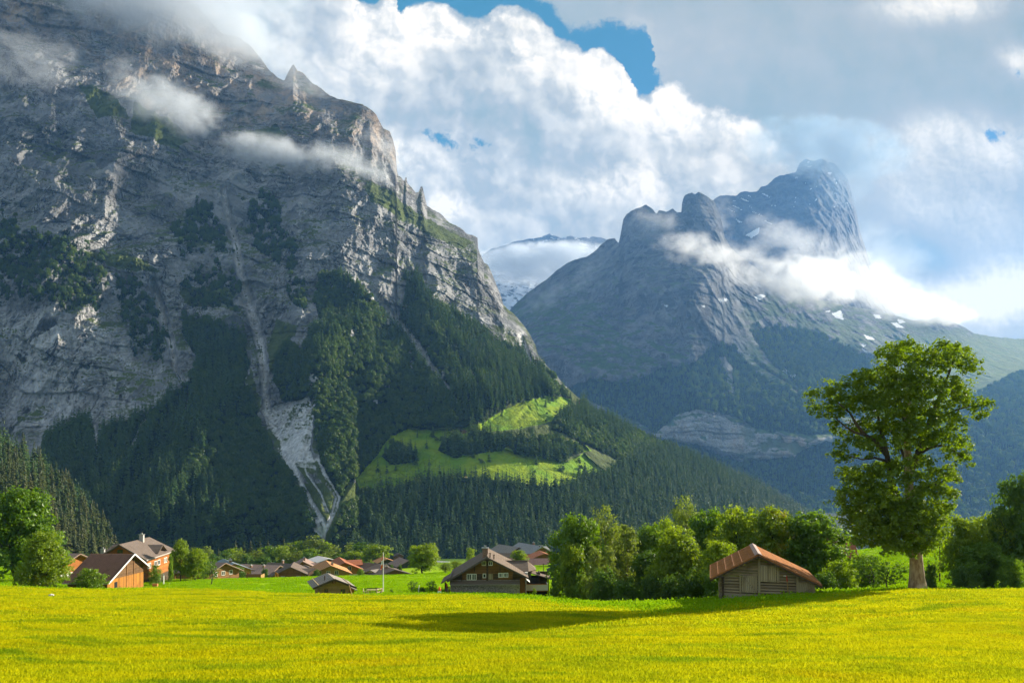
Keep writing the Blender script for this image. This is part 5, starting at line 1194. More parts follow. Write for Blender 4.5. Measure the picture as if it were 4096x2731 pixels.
MB().bar((xl, -.83, zl - .06), (0, -.83, zp - .06), .06, .26).bar((0, -.835, zp - .06), (xr_, -.835, zr_ - .06), .06, .26).build('bargeboard', M_white, ga)
MB().bar((xl - .04, -.8, zl - .1), (xl - .04, DB + .5, zl - .1), .1, .16).build('gutter', M_fascia, ga)
zo = .35 * zl + 1.0
zo = fg.p(*z1(1440, 1165))[1] if False else zl + .35
MB().box(xl + .75, xr_ - .65, -.09, -.005, -2.4, zo).build('board_front', M_boardo, ga)
for x in (-4.0, -1.6, .8, 3.2): MB().box(x - .1, x + .1, -.16, -.095, -2.0, zo + .02).build('post', M_orange, ga)
MB().box(-5.6, -4.6, -.11, -.092, -2.2, zo - .6).build('dark_doorway', M_dark, ga)  # near-black panel paints the shade of the open doorway
for x in (-1.5, .9): MB().box(x, x + .18, -.10, -.004, zo + .1, zp - 1.0 - abs(x) * .35).build('post', M_brown, ga)
# ------------------------------------------------------------------ small cabin, village houses
def z6(x, y): return 1250 + x * 390 / 2352., 2200 + y * 390 / 2352.
fk = Fr(z6(535, 0)[0], 120, 22)
ck = fk.root('log_cabin', 'small honey log cabin with weathered grey shingle roof sunk behind the meadow crest', 'house')
pk = fk.p(*z6(530, 690), -.9); lee = fk.p(*z6(12, 912), -.9); ree = fk.p(*z6(1062, 892), -.9); YB = 6.6
sl, sr = (pk[1] - lee[1]) / (pk[0] - lee[0]), (pk[1] - ree[1]) / (ree[0] - pk[0]); wl, wr = lee[0] + 1.2, ree[0] - .9
mb = MB(); gable_wall(mb, wl, wr, 0, YB, -2.5, pk[1] - (pk[0] - wl) * sl - .28, pk[1] - (wr - pk[0]) * sr - .28, pk[0], pk[1] - .28); mb.build('log_wall', M_honey, ck)
rb = MB(); slab(rb, [(pk[0], -.9, pk[1]), (pk[0], YB + .7, pk[1]), (lee[0], YB + .7, lee[1]), (lee[0], -.9, lee[1])], .2); slab(rb, [(pk[0], -.9, pk[1]), (ree[0], -.9, ree[1]), (ree[0], YB + .7, ree[1]), (pk[0], YB + .7, pk[1])], .2)
rf = rb.build('roof', M_slateg, ck)
t = .74; MB().bar((pk[0] + (ree[0] - pk[0]) * t, -.9, pk[1] + (ree[1] - pk[1]) * t + .06), (pk[0] + (ree[0] - pk[0]) * t, YB + .7, pk[1] + (ree[1] - pk[1]) * t + .06), .14, .14).build('snow_guard', M_board, rf)
MB().bar((pk[0] + (lee[0] - pk[0]) * .74, -.9, pk[1] + (lee[1] - pk[1]) * .74 + .06), (pk[0] + (lee[0] - pk[0]) * .74, YB + .7, pk[1] + (lee[1] - pk[1]) * .74 + .06), .14, .14).build('snow_guard', M_board, rf)
MB().bar((lee[0], -.95, lee[1] - .1), (pk[0], -.95, pk[1] - .1), .1, .32).bar((pk[0], -.955, pk[1] - .1), (ree[0], -.955, ree[1] - .1), .1, .32).build('bargeboard', M_logd, ck)
MB().tube([(pk[0] - 1.2, 1.5, pk[1] - .9), (pk[0] - 1.2, 1.5, pk[1] + .25)], [.09, .09], 8).build('stove_pipe', M_logd, rf)
slb = MB(); slab(slb, [(ree[0] - .6, 1.0, ree[1] - .25), (ree[0] - .6, YB + .7, ree[1] - .25), (ree[0] + .5, YB + .7, ree[1] - .75), (ree[0] + .5, 1.0, ree[1] - .75)], .14); slb.build('porch_roof', M_slateg, ck)
MB().box(wr + .02, wr + .9, 1.2, 4.0, -2, ree[1] - .55).build('porch_wall', M_boardo, ck)
for (x0, y0, x1, y1) in ((668, 918, 795, 962), (880, 955, 960, 985), (275, 915, 380, 935)):
    a = fk.p(*z6(x0, y1)); b = fk.p(*z6(x1, y0)); window(ck, a[0], b[0], a[1] - .6, b[1], 0, None, M_orange, 1, .09)
MB().box(pk[0] - .25, pk[0] + .25, -.8, -.01, pk[1] - .75, pk[1] - .35).build('ridge_beam', M_brown, ck)

W2 = ((-3.2, -2.0, 1.0, 2.2), (-.6, .6, 1.0, 2.2), (2.0, 3.2, 1.0, 2.2))
house(893, 205, 62, 11, 14, 2252, 'low brown roofed chalet right behind the small tree by the farmhouse', M_pink, M_brown, 24, wins=W2, swins=((1, 2, 3.2, .8, 2.0), (1, 6, 7.2, .8, 2.0)))
house(936, 232, 33, 10.5, 15, 2255, 'chalet with blue grey metal roof and two chimneys', M_bluem, M_honey, 23, wins=W2, swins=((1, 9, 10.5, .7, 2.1), (1, 12, 13.4, .7, 2.1)), chim=((-.2, 4, .9), (.3, 6.5, 1.0)), eave_trim=M_brown)
house(1083, 305, 70, 8, 12, 2267, 'low shed with pale pinkish sheet roof at the left end of the village', M_whiter, M_brown, 14, name='shed', cat='shed', eave_trim=M_maroon)
house(1112, 275, 75, 12, 15, 2262, 'dark walled house with salmon tiled roof and two dark chimneys', M_pink, M_logd, 22, chim=((-1.5, 5, .8), (-2, 10, .9)), swins=((-1, 3, 4.4, .8, 2.0), (-1, 8, 9.4, .8, 2.0)))
house(1163, 238, 12, 13.5, 12, 2267, 'broad olive grey roofed chalet with dark dormer at the meadow edge', M_tiles, M_brown, 26, dorm=(1, 3.0, 7.5, 2.0), wins=((-3, -1.8, .6, 1.6), (1.8, 3, .6, 1.6)))
house(1185, 300, 65, 11, 14, 2257, 'dark brown house with plain ridge behind the salmon roof', M_slate, M_logd, 24, chim=((0, 7, 1.3),))
house(1212, 285, 14, 11, 12, 2245, 'tall dark chalet with pale chimney on its pinkish brown roof', M_pink, M_brown, 28, dorm=(1, 3, 7, 1.6), chim=((.4, 3, 1.3),), balc=True, wins=W2)
house(1243, 262, 28, 9, 9, 2272, 'small grey roofed house with orange balcony below the tall dark chalet', M_tiles, M_brown, 22, balc=True)
house(1322, 240, 20, 12.2, 14, 2262, 'honey chalet with bright orange tiled roof', M_ort, M_honey, 23, wins=((-3.9, -2.9, .9, 2.3), (-1.3, -.1, .9, 2.3), (1.3, 2.5, .9, 2.3)), chim=((.8, 2.5, .9),), eave_trim=M_brown, of=1.5)
house(1378, 262, 20, 13.5, 16, 2249, 'honey chalet with terracotta roof and big side dormer', M_redt, M_orange, 24, dorm=(1, 7, 12.5, 2.6), wins=((-2, -.6, 2.4, 3.8), (1.2, 2.4, 2.4, 3.8)), swins=((1, 2, 3.2, 1.2, 2.6), (1, 4.2, 5.4, 1.2, 2.6)), of=1.4, plinth=M_wplast)
house(1312, 335, 35, 9, 12, 2234, 'dark hay barn with pale sheet roof below the broadleaf wood', M_whiter, M_logd, 15, name='hay_barn', cat='barn')
house(1548, 340, 24, 8, 8, 2235, 'small grey hut with tan roof right of the flagpole top', M_ort, M_greyw, 20, name='hut', cat='hut', wins=((-1, 0, .8, 1.6),))
house(1596, 560, 20, 6.5, 6, 2214, 'tiny hut on the shaded green slope below the forest', M_tiles, M_brown, 26, name='hut', cat='hut')
house(1513, 272, 30, 10, 10, 2262, 'dark gabled chalet just left of two little cone trees', M_slate, M_logd, 30, balc=True)
house(1535, 268, 62, 10, 12, 2257, 'slate grey roofed house adjoining the dark gabled chalet', M_slate, M_greyw, 30)
house(1490, 250, -35, 8, 7, 2280, 'low pale grey hipped roof showing left of the flagpole foot', M_slateg, M_wplast, 18)
house(1576, 246, 28, 12, 16, 2278, 'low mud brown roofed house right of the flagpole', M_tiles, M_brown, 17, chim=((-1, 5, .8),))
house(1632, 318, 26, 9, 12, 2241, 'reddish roofed house half hidden left of the round maple', M_pink, M_greyw, 26)
house(1790, 360, 60, 10, 16, 2246, 'pale roofed house behind the olive bushes left of the chalet', M_whiter, M_wplast, 18)
house(2071, 300, 33, 12, 14, 2189, 'upper barn chalet with grey shingle roof and cream side wall', M_slateg, M_logd, 25, swins=((1, 3, 4.2, 1.0, 2.2),), wins=W2)
house(2026, 290, 22, 7.5, 9, 2219, 'small dark gabled hut at the far edge of the upper meadow', M_tiles, M_logd, 30, name='hut', cat='hut')
house(2132, 270, 72, 10, 15, 2217, 'long brown roofed stable between the round tree and the shed', M_slate, M_logd, 24, name='stable', cat='barn')
house(2162, 292, 28, 13.5, 17, 2185, 'tall chalet with light grey roof white ground floor and orange balconies', M_greyr, M_brown, 28, dorm=(1, 5, 10, 2.6), chim=((.3, 6, 1.2),), wins=((-3.5, -2.2, 3.5, 4.8), (-.7, .7, 3.5, 4.8), (2.2, 3.5, 3.5, 4.8), (-1, 1, 6.4, 7.6)), swins=((1, 3, 4.6, 1.2, 2.8), (1, 7, 8.6, 1.2, 2.8), (1, 11, 12.6, 1.2, 2.8)), balc=True, plinth=M_wplast, of=1.5)
house(2177, 262, 10, 12, 8, 2213, 'open fronted shelter with orange red gable roof below the tall chalet', M_redt, M_brown, 20, name='shelter', cat='shed')
house(2182, 240, 86, 6, 19, 2235, 'long grey plank barn with maroon tiled roof above the yellow slope', M_maroon, M_greyw, 24, name='plank_barn', cat='barn')
house(3385, 118, 75, 8, 9, 2150, 'house with red clay tile roof glimpsed behind the great maple', M_redt, M_logd, 30, of=1.0, plinth=M_wplast)
house(3310, 112, 70, 7, 8, 2262, 'low white walled house hidden behind the trees right of the barn', M_pink, M_wplast, 22)
house(308, 178, 74, 9, 9.5, 2216, 'small house with pinkish brown roof behind the round yellow green tree', M_pink, M_redw, 24, chim=((-2.2, 3, 1.3),), swins=((-1, 2, 3.4, 1.0, 2.3), (-1, 5, 6.4, 1.0, 2.3)), plinth=M_wplast)
def on_sheet(V, PX, PY, px, py):
    i = int(np.argmin((PX - px) ** 2 + (PY - py) ** 2)); return V.reshape(-1, 3)[i]
def slope_house(px, py, h, *a, **k):
    p = on_sheet(VL, PXL, PYL, px, py); D = p[1]; global gz; old = gz; gz = lambda x, y: float(p[2]) - 1.0
    try: return house(CX + F * p[0] / p[1], D, *a, ridge_py=HY - F * (p[2] + h) / D, **k)
    finally: gz = old
def slope_house(px, py, h, rot, w, d, label, rm, wm, **k):
    p = on_sheet(VL, PXL, PYL, px, py); global gz; old = gz; gz = lambda x, y: float(p[2]) - 1.0
    try: return house(CX + F * p[0] / p[1], p[1], rot, w, d, HY - F * (p[2] + h) / p[1], label, rm, wm, **k)
    finally: gz = old
slope_house(2326, 1624, 9, 40, 14, 20, 'lone mountain inn at the top of the alpine pasture beside the forest edge', M_maroon, M_brown, wins=((-4, -2, 2, 4), (2, 4, 2, 4)), plinth=M_wplast, balc=True, name='mountain_inn')
slope_house(1858, 1733, 6, 30, 9, 9, 'tiny brown hut under the dark spruces on the pasture', M_maroon, M_brown, name='hut', cat='hut')

# ------------------------------------------------------------------ small things on the meadow
def thing(name, label, cat, loc, rz=0.0, group=None):
    o = bpy.data.objects.new(name, None); C.objects.link(o); o.location = loc; o.rotation_euler = (0, 0, rz); o.empty_display_size = .3
    o['label'] = label; o['category'] = cat
    if group: o['group'] = group
    return o
g = on_ground(1533, 124); ztop = -(2211 - HY) / F * 124 - g.z
fp = thing('flagpole', 'tall white flagpole on the meadow beside the log cabin', 'flagpole', g)
MB().tube([(0, 0, -.5), (0, 0, ztop)], [.085, .05], 10).build('pole', M_white, fp); MB().tube([(0, 0, ztop), (0, 0, ztop + .14)], [.09, .05], 8).build('finial', M_metal, fp)
fl = thing('flag', 'limp red and white flag hanging from the flagpole', 'flag', g)
def flag_strip(v0, v1, nm, mat, lift=0.0):
    V, Q = [], []; nu, nv = 9, 8
    for j in range(nv + 1):
        v = v0 + (v1 - v0) * j / nv
        for i in range(nu + 1):
            u = i / nu
            x = -.06 - u * (.10 + .30 * min(1, v * 1.5)) - .04 * math.sin(u * 9 + v * 3); y = .16 * math.sin(u * 7.5 + v * 2.2) * (u ** .5) - lift
            V.append((x, y, ztop - .2 - v * 2.15 - u * .45))
    for j in range(nv):
        for i in range(nu): a = j * (nu + 1) + i; Q.append((a, a + 1, a + nu + 2, a + nu + 1))
    m_ = mesh_np(nm, V, Q, mat, True); return link(nm, m_, fl)
flag_strip(0, .36, 'red_field', M_oran); flag_strip(.36, .72, 'white_cross', M_white); flag_strip(.72, 1.0, 'red_field', M_oran)
g = on_ground(1411, 96); tp = Vector(((1397 - CX) / F * 97.5, 97.5, -(2339 - HY) / F * 97.5))
o = thing('leaning_pole', 'pale wooden pole leaning over the yellow meadow in front of the log cabin', 'pole', g); d_ = tp - g
MB().tube([(0, 0, -.3), tuple(d_)], [.06, .05], 8).build('shaft', M_honey, o); MB().tube([tuple(d_), tuple(d_ * 1.02)], [.055, .03], 8).build('tip', M_white, o)
g = on_ground(205, 82); o = thing('stone_block', 'small whitish boundary stone in the left part of the yellow meadow', 'stone', g)
b_ = MB(); b_.tube([(0, 0, -.3), (0, 0, .36), (0, 0, .42)], [.31, .29, .22], 8).build('stone', M_conc, o); MB().tube([(0, 0, .42), (0, 0, .47)], [.12, .08], 8).build('cap', M_wplast, o)
# terrace rail, table and chairs beside the cabin
def post_rail(name, label, pts, h, mat, cat='railing', extra=None):
    o = thing(name, label, cat, pts[0]); base = pts[0]
    for p in pts: q = p - base; MB().box(q.x - .05, q.x + .05, q.y - .05, q.y + .05, q.z - .5, q.z + h).build('post', mat, o)
    for a, b in zip(pts[:-1], pts[1:]):
        a_, b_ = a - base, b - base
        for hh in ((h - .06, .12), (h * .45, .10)): MB().bar(a_ + Vector((0, 0, hh[0])), b_ + Vector((0, 0, hh[0])), .05, hh[1]).build('rail', mat, o)
    return o
T1 = [on_ground(1462, 121), on_ground(1480, 121.5), on_ground(1504, 121.5), on_ground(1526, 121)]
for p in T1: p.z = T1[0].z
post_rail('terrace_railing', 'dark wooden railing round the terrace beside the log cabin', T1, 1.15, M_logd)
T2 = [on_ground(1507, 117.2), on_ground(1530, 120.8)]; T2[0].z += .05
post_rail('stair_railing', 'pale sloping stair railing next to the flagpole foot', T2, 1.0, M_board)
g = on_ground(1490, 119.5); o = thing('garden_table', 'weathered garden table on the terrace beside the log cabin', 'table', g)
MB().box(-.9, .9, -.4, .4, .70, .76).build('table_top', M_board, o)
for sx in (-.75, .75):
    for sy in (-.3, .3): MB().box(sx - .04, sx + .04, sy - .04, sy + .04, -.3, .70).build('leg', M_board, o)
for i, dx in enumerate((-1.25, 1.3)):
    o = thing('garden_chair', ('grey garden chair at the left end of the terrace table', 'grey garden chair at the right end of the terrace table')[i], 'chair', g + Vector((dx, 0, 0)), 0 if i == 0 else math.pi, 'chairs at the terrace table')
    MB().box(-.22, .22, -.22, .22, .42, .47).build('seat', M_board, o); MB().box(-.25, -.20, -.22, .22, .47, .95).build('backrest', M_board, o)
    for sx in (-.2, .2):
        for sy in (-.2, .2): MB().box(sx - .025, sx + .025, sy - .025, sy + .025, -.25, .42).build('leg', M_board, o)
# orange cones / folded parasols left of the chalet
def cone(px, D, top_py, label):
    g = on_ground(px, D); h = -(top_py - HY) / F * D - g.z
    o = thing('folded_parasol', label, 'parasol', g, 0, 'folded parasols left of the chalet')
    MB().tube([(0, 0, -.3), (0, 0, h * .3)], [.04, .04], 8).build('pole', M_white, o)
    MB().tube([(0, 0, h * .12), (0, 0, h * .45)], [.36, .30], 9).build('white_hem', M_white, o); MB().tube([(0, 0, h * .45), (0, 0, h * .8), (0, 0, h)], [.30, .17, .03], 9).build('canopy', M_oran, o)
cone(1758, 119, 2344, 'folded orange parasol standing in the grass left of the chalet')
cone(1786.5, 131, 2331, 'folded orange parasol behind the porch post of the chalet')
g = on_ground(1673, 123); o = thing('slanted_board', 'white slanted board between the two small garden trees', 'board', g); t_ = Vector(((1677 - CX) / F * 123, 123, -(2339 - HY) / F * 123)) - g
MB().bar((0, 0, -.3), tuple(t_), .14, .08).build('board', M_white, o); MB().box(-.04, .04, .06, .14, -.3, t_.z * .7).build('prop', M_board, o)
g = on_ground(654, 150); h = -(2297 - HY) / F * 150 - g.z; o = thing('marker_post', 'white marker post on the lawn right of the farmhouse drive', 'post', g)
MB().tube([(0, 0, -.4), (0, 0, h * .9)], [.14, .13], 10).build('shaft', M_white, o); MB().tube([(0, 0, h * .9), (0, 0, h)], [.15, .09], 10).build('cap', M_bluem, o)
g = on_ground(621, 143); o = thing('flower_trough', 'terracotta flower trough beside the farmhouse drive', 'planter', g)
MB().box(-.48, .48, -.2, .2, .18, .62).box(-.52, .52, -.24, .24, .56, .66).build('trough', M_terra, o); MB().box(-.38, -.26, -.15, .15, -.3, .18).box(.26, .38, -.15, .15, -.3, .18).build('foot', M_terra, o)
# drive by the garage
dv = []; 
for (a, b, c_, d__) in ((516, 606, 136.5, 149),):
    nx_, ny_ = 10, 8
    for j in range(ny_ + 1):
        D = c_ + (d__ - c_) * j / ny_
        for i in range(nx_ + 1):
            t = i / nx_; pxx = (522 + (600 - 522) * t) if j < ny_ * .5 else (536 + (575 - 536) * t)
            x = (pxx - CX) / F * D; dv.append((x, D, gz(x, D) + .05))
link('farm_drive', mesh_np('farm_drive', dv, grid_quads(9, 11), M_conc, True), kind='structure')
# low board fence right of the farmhouse
F1 = [on_ground(628, 152), on_ground(648, 160), on_ground(664, 168)]
post_rail('garden_fence', 'dark low garden fence at the foot of the farmhouse wall', F1, 1.0, M_greyw, 'fence')
F2 = [on_ground(700, 172), on_ground(735, 170), on_ground(765, 168)]
post_rail('paddock_fence', 'pale plank fence under the trees right of the farmhouse', F2, 1.1, M_honey, 'fence')
g = on_ground(1010, 222); o = thing('raised_bed', 'brown plank garden enclosure with pale right end in front of the blue grey roof', 'planter', g)
MB().box(-2.6, 2.6, -.1, .1, -.5, 1.1).build('front_board', M_brown, o); MB().box(2.62, 2.75, -.6, 2.6, -.5, 1.2).build('end_board', M_honey, o); MB().box(-2.6, 2.6, 2.4, 2.6, -.5, 1.0).build('back_board', M_brown, o)
for (px, D, lab) in ((989, 226, 'yellow orange sign board beside the blue grey roofed chalet'), (1106, 232, 'yellow orange playhouse frame in front of the dark walled house')):
    g = on_ground(px, D); o = thing('play_frame' if px > 1050 else 'board_panel', lab, 'frame' if px > 1050 else 'panel', g)
    if px > 1050:
        MB().box(-.5, -.25, -.1, .1, -.5, 1.9).build('post', M_boardo, o); MB().box(.3, .5, -.1, .1, -.5, 1.3).build('post', M_boardo, o); MB().bar((-.4, 0, 1.85), (.45, 0, 1.25), .2, .5).build('slide', M_boardo, o)
    else: MB().box(-.5, .5, -.06, .06, .1, 2.0).build('panel', M_boardo, o); MB().box(-.45, -.35, -.05, .05, -.5, .1).box(.35, .45, -.05, .05, -.5, .1).build('foot', M_brown, o)
# solar panels on the bank
n_ = 9
for i in range(n_):
    t = i / (n_ - 1); px = 2192 + 62 * t; D = 196 - 26 * t; g = on_ground(px, D)
    bot = -((2285 - 13 * t) - HY) / F * D; g.z = bot
    o = thing('solar_panel', 'blue grey solar panel in the slanting row on the bank left of the tree group' if 0 < i < n_ - 1 else ('leftmost lowest solar panel of the row on the bank' if i == 0 else 'rightmost solar panel of the row next to the tree group'), 'solar panel', g, R(14), 'solar panels on the bank')
    hh = .8 + .75 * t; sb = MB(); slab(sb, [(-.27, 0, .05), (.27, 0, .05), (.27, hh * .7, hh), (-.27, hh * .7, hh)], .05); pn = sb.build('panel', M_solar, o)
    MB().bar((.285, -.01, .06), (.285, hh * .7, hh + .01), .04, .06).build('frame', M_white, o); MB().box(-.03, .03, hh * .55, hh * .62, -1.2, hh * .75).build('leg', M_metal, o)
for (px, D, tpy, lab) in ((2174, 200, 2251, 'thin dark wooden pole on the yellow slope below the plank barn'), (3759, 108, 2168, 'thin grey pole on the bank right of the great maple')):
    g = on_ground(px, D); h = max(2.0, -(tpy - HY) / F * D - g.z); o = thing('utility_pole', lab, 'pole', g)
    MB().tube([(0, 0, -.5), (0, 0, h)], [.11, .08], 8).build('shaft', M_logd, o); MB().box(-.35, .35, -.05, .05, h - .35, h - .25).build('crossarm', M_logd, o)
# a bird crossing in front of the forest
bp = W(1864, 1909, 70); o = thing('bird', 'pale bird gliding in front of the dark spruce forest', 'bird', Vector(bp))
bm = MB(); bm.tube([(-.17, 0, .0), (-.10, 0, .02), (.02, 0, .02), (.10, 0, .015), (.15, 0, .03), (.19, 0, .02)], [.012, .035, .045, .035, .028, .008], 8)
bm.build('body', M_wplast, o, True)
for s2 in (-1, 1):
    w_ = MB(); V = [(.07, 0, .04), (.03, s2 * .18, .12), (-.05, s2 * .40, .10), (-.10, s2 * .36, .095), (-.07, s2 * .16, .10), (-.06, 0, .03)]
    V += [(x, y, z - .012) for x, y, z in V]; w_.add(V, [(0, 1, 4, 5), (1, 2, 3, 4), (11, 10, 7, 6), (10, 9, 8, 7), (0, 6, 7, 1), (1, 7, 8, 2), (2, 8, 9, 3), (3, 9, 10, 4), (4, 10, 11, 5)]).build('wing', M_honey, o)
w_ = MB(); w_.add([(-.15, -.015, .01), (-.15, .015, .01), (-.26, .05, .0), (-.26, -.05, .0), (-.15, -.015, 0), (-.15, .015, 0), (-.26, .05, -.01), (-.26, -.05, -.01)], [(0, 1, 2, 3), (7, 6, 5, 4), (0, 3, 7, 4), (1, 5, 6, 2), (2, 6, 7, 3)]).build('tail', M_honey, o)
# ------------------------------------------------------------------ broad-leaved trees, one by one
PR = {}
def P_(k, *a, **kw): PR[k] = broad_proto(k, *a, **kw)
P_('round_a', 12, 10, 26, .34, LEAF_B, BARK_D, .12, cl=.75); P_('round_b', 12, 10, 30, .34, LEAF_A, BARK_D, .10, cl=.75); P_('dome_a', 13, 10, 30, .34, LEAF_Y, BARK_D, .16, shape='dome', cl=.75)
P_('dark_a', 13, 10, 28, .34, LEAF_D, BARK_D, .05, cl=.75); P_('airy', 14, 10, 22, .32, LEAF_O, BARK, .18, nclump=3.6, cl=.8); P_('cone_y', 12, 12, 34, .34, LEAF_Y, BARK_D, .02, shape='cone', cl=.75)
P_('deep', 12, 10, 28, .34, LEAF_G, BARK_D, .10, cl=.75); P_('bush', 5, 6, 16, .26, LEAF_B, BARK_D, .0, shape='dome', cl=.55); P_('bush_d', 5, 6, 16, .26, LEAF_D, BARK_D, .0, shape='dome', cl=.55); P_('slim', 12, 6, 20, .32, LEAF_O, BARK, .10, nclump=4.2, shape='dome', cl=.65); P_('thin', 5, 4.5, 12, .20, LEAF_D, BARK_D, .28, nclump=1.6, cl=.40)
P_('v_round', 14, 11, 16, .75, LEAF_A, BARK_D, .10, nleaf=12, cl=1.3); P_('v_dome', 15, 10, 16, .75, LEAF_O, BARK, .10, nleaf=12, shape='dome', cl=1.3); P_('v_dark', 14, 10, 16, .75, LEAF_D, BARK_D, .06, nleaf=12, shape='dome', cl=1.3); P_('v_tall', 18, 9, 16, .75, LEAF_B, BARK, .12, nleaf=12, shape='dome', cl=1.3)
used = set()
def tree(proto, px, top_py, wpx, D, label, name='broadleaf_tree', group=None, base_py=None, cat='tree', rz=None, sink=.2):
    cm, tm, h, w = PR[proto]; g = on_ground(px, D)
    if base_py is not None: g.z = min(g.z, -(base_py - HY) / F * D) if base_py > 0 else g.z
    H = -(top_py - HY) / F * D - g.z + sink; Wd = wpx / F * D
    o = bpy.data.objects.new(name, None); C.objects.link(o); o.location = g - Vector((0, 0, sink)); o.scale = (Wd / w, Wd / w, H / h); o.rotation_euler = (0, 0, rng.uniform(0, 6.28) if rz is None else rz)
    o['label'] = label; o['category'] = cat
    if group: o['group'] = group
    link('crown', cm, o); link('trunk', tm, o); return o
def zc(x, y): return 2200 + x * 700 / 2195., 1950 + y * 700 / 2195.
G1 = 'trees in the group between chalet and barn'
tree('deep', 2312, 2058, 224, 112, 'leftmost big rounded tree of the group beside the chalet bank', group=G1)
tree('round_b', 2262 + 22, 2170, 105, 108, 'lower leafy tree at the left foot of the tree group', group=G1)
tree('airy', 2423, 2034, 184, 120, 'tall dull green tree second from the left in the group', group=G1)
tree('slim', 2512, 2092, 125, 115, 'slender olive tree in the middle of the group', group=G1)
tree('slim', 2384, 2180, 105, 103, 'pale grey green sapling before the leftmost big tree', group=G1)
tree('slim', 2438, 2178, 72, 102, 'thin pale sapling right of the grey green one', group=G1)
tree('deep', 2596, 2100, 171, 124, 'rounded tree behind the big front tree on its left', group=G1)
tree('cone_y', 2712, 2112, 297, 97, 'large yellow green tree at the front left of the log barn', group=G1)
tree('airy', 2750, 1993, 165, 150, 'tall airy pale green tree rising behind the group', group=G1)
tree('deep', 2836, 2038, 211, 116, 'dark rounded tree left of the twin domed crowns', group=G1)
tree('round_b', 2945, 2024, 217, 110, 'domed tree directly above the barn roof left slope', group=G1)
tree('dome_a', 3085, 2030, 244, 106, 'yellow tinged domed tree above the barn ridge', group=G1)
tree('deep', 3252, 2047, 283, 104, 'broad green domed tree right of the barn ridge', group=G1)
tree('round_b', 2880, 2160, 171, 90, 'lower bright tree just behind the barn left eave', group=G1)
tree('round_b', 2656, 2070, 105, 138, 'tree tip showing between the airy tree and the front tree', group=G1)
tree('dark_a', 2470, 2110, 171, 126, 'dark tree filling the gap behind the slender olive one', group=G1)
tree('dark_a', 2600, 2200, 198, 106, 'dark low tree left of the front yellow green tree', group=G1)
tree('dark_a', 2790, 2190, 158, 104, 'dark tree between the front tree and the barn', group=G1)
tree('dark_a', 3000, 2140, 264, 116, 'dark shade tree behind the barn roof', group=G1)
tree('dark_a', 3170, 2150, 237, 112, 'dark tree behind the barn right roof slope', group=G1)
B1 = 'bushes at the foot of the tree group'
tree('bush_d', 2512, 2315, 135, 90, 'round dark bush at the meadow edge in the middle of the group', 'bush', B1, cat='bush')
tree('bush_d', 2418, 2275, 130, 97, 'dark bush left of the round dark one', 'bush', B1, cat='bush'); tree('bush', 2330, 2290, 90, 106, 'small bush on the green bank at the left end of the group', 'bush', B1, cat='bush')
tree('bush_d', 2600, 2300, 110, 94, 'dark bush right of the round dark one', 'bush', B1, cat='bush'); tree('bush_d', 2690, 2300, 160, 90, 'wide dark bush under the front yellow green tree', 'bush', B1, cat='bush'); tree('bush_d', 2790, 2280, 150, 92, 'dark bush left of the barn wall', 'bush', B1, cat='bush'); tree('bush_d', 2850, 2290, 90, 86, 'bush touching the left corner of the barn', 'bush', B1, cat='bush')
tree('bush', 3350, 2240, 150, 92, 'leafy bush right of the barn', 'bush', B1, cat='bush'); tree('bush', 3450, 2215, 150, 96, 'leafy bush under the left side of the great maple', 'bush', B1, cat='bush'); tree('bush_d', 3300, 2290, 110, 84, 'low dark bush at the right end of the barn', 'bush', B1, cat='bush'); tree('bush', 3283, 2358, 24, 71, 'bright tuft of weeds at the barn right corner', 'bush', None, cat='bush')
tree('thin', 3478, 2215, 130, 88, 'small open tree with bent stem left of the great maple'); tree('thin', 3560, 2240, 120, 86, 'small bare limbed tree right beside the maple trunk'); tree('bush_d', 3720, 2250, 60, 82, 'dark shrub behind the right side of the maple trunk', 'bush', cat='bush')
G2 = 'trees on the right beyond the great maple'
tree('round_b', 3852, 2062, 170, 94, 'olive tree nearest the great maple on its right', group=G2); tree('round_b', 3968, 2050, 180, 96, 'leafy tree second from the great maple on the right', group=G2); tree('dark_a', 4085, 1885, 215, 93, 'tall dark tree at the right picture edge', group=G2)
tree('deep', 3930, 2170, 200, 90, 'low dark tree under the right hand trees', group=G2); tree('bush', 4060, 2235, 110, 85, 'bright bush at the right picture edge', 'bush', cat='bush'); tree('bush_d', 3850, 2260, 120, 86, 'dark bush at the foot of the olive tree', 'bush', cat='bush'); tree('round_a', 4040, 2080, 130, 104, 'leafy tree behind the tall dark one at the right edge', group=G2)
# left side
tree('deep', 78, 1952, 290, 150, 'great leafy maple at the left picture edge', sink=.4); tree('cone_y', 175, 2128, 232, 121, 'round yellow green tree beside the garage barn', sink=.3); tree('bush', 359, 2272, 118, 121, 'green shrub in front of the garage barn roof', 'bush', cat='bush')
tree('dome_a', 722, 2158, 85, 164, 'yellow green tree close to the right corner of the farmhouse'); tree('round_b', 778, 2192, 105, 166, 'leafy green tree second right of the farmhouse'); tree('round_a', 815, 2235, 70, 172, 'lower leafy tree third right of the farmhouse')
tree('bush', 619, 2258, 48, 149, 'little leafy tree before the farmhouse facade', 'bush', cat='bush'); tree('bush', 684, 2215, 22, 160, 'climbing shrub at the farmhouse right corner', 'bush', cat='bush')
tree('thin', 840, 2232, 80, 142, 'small standing tree with visible trunk on the green meadow'); tree('thin', 1650, 2320, 48, 125, 'left one of two small garden trees left of the chalet'); tree('thin', 1727, 2320, 50, 125, 'right one of two small garden trees left of the chalet')
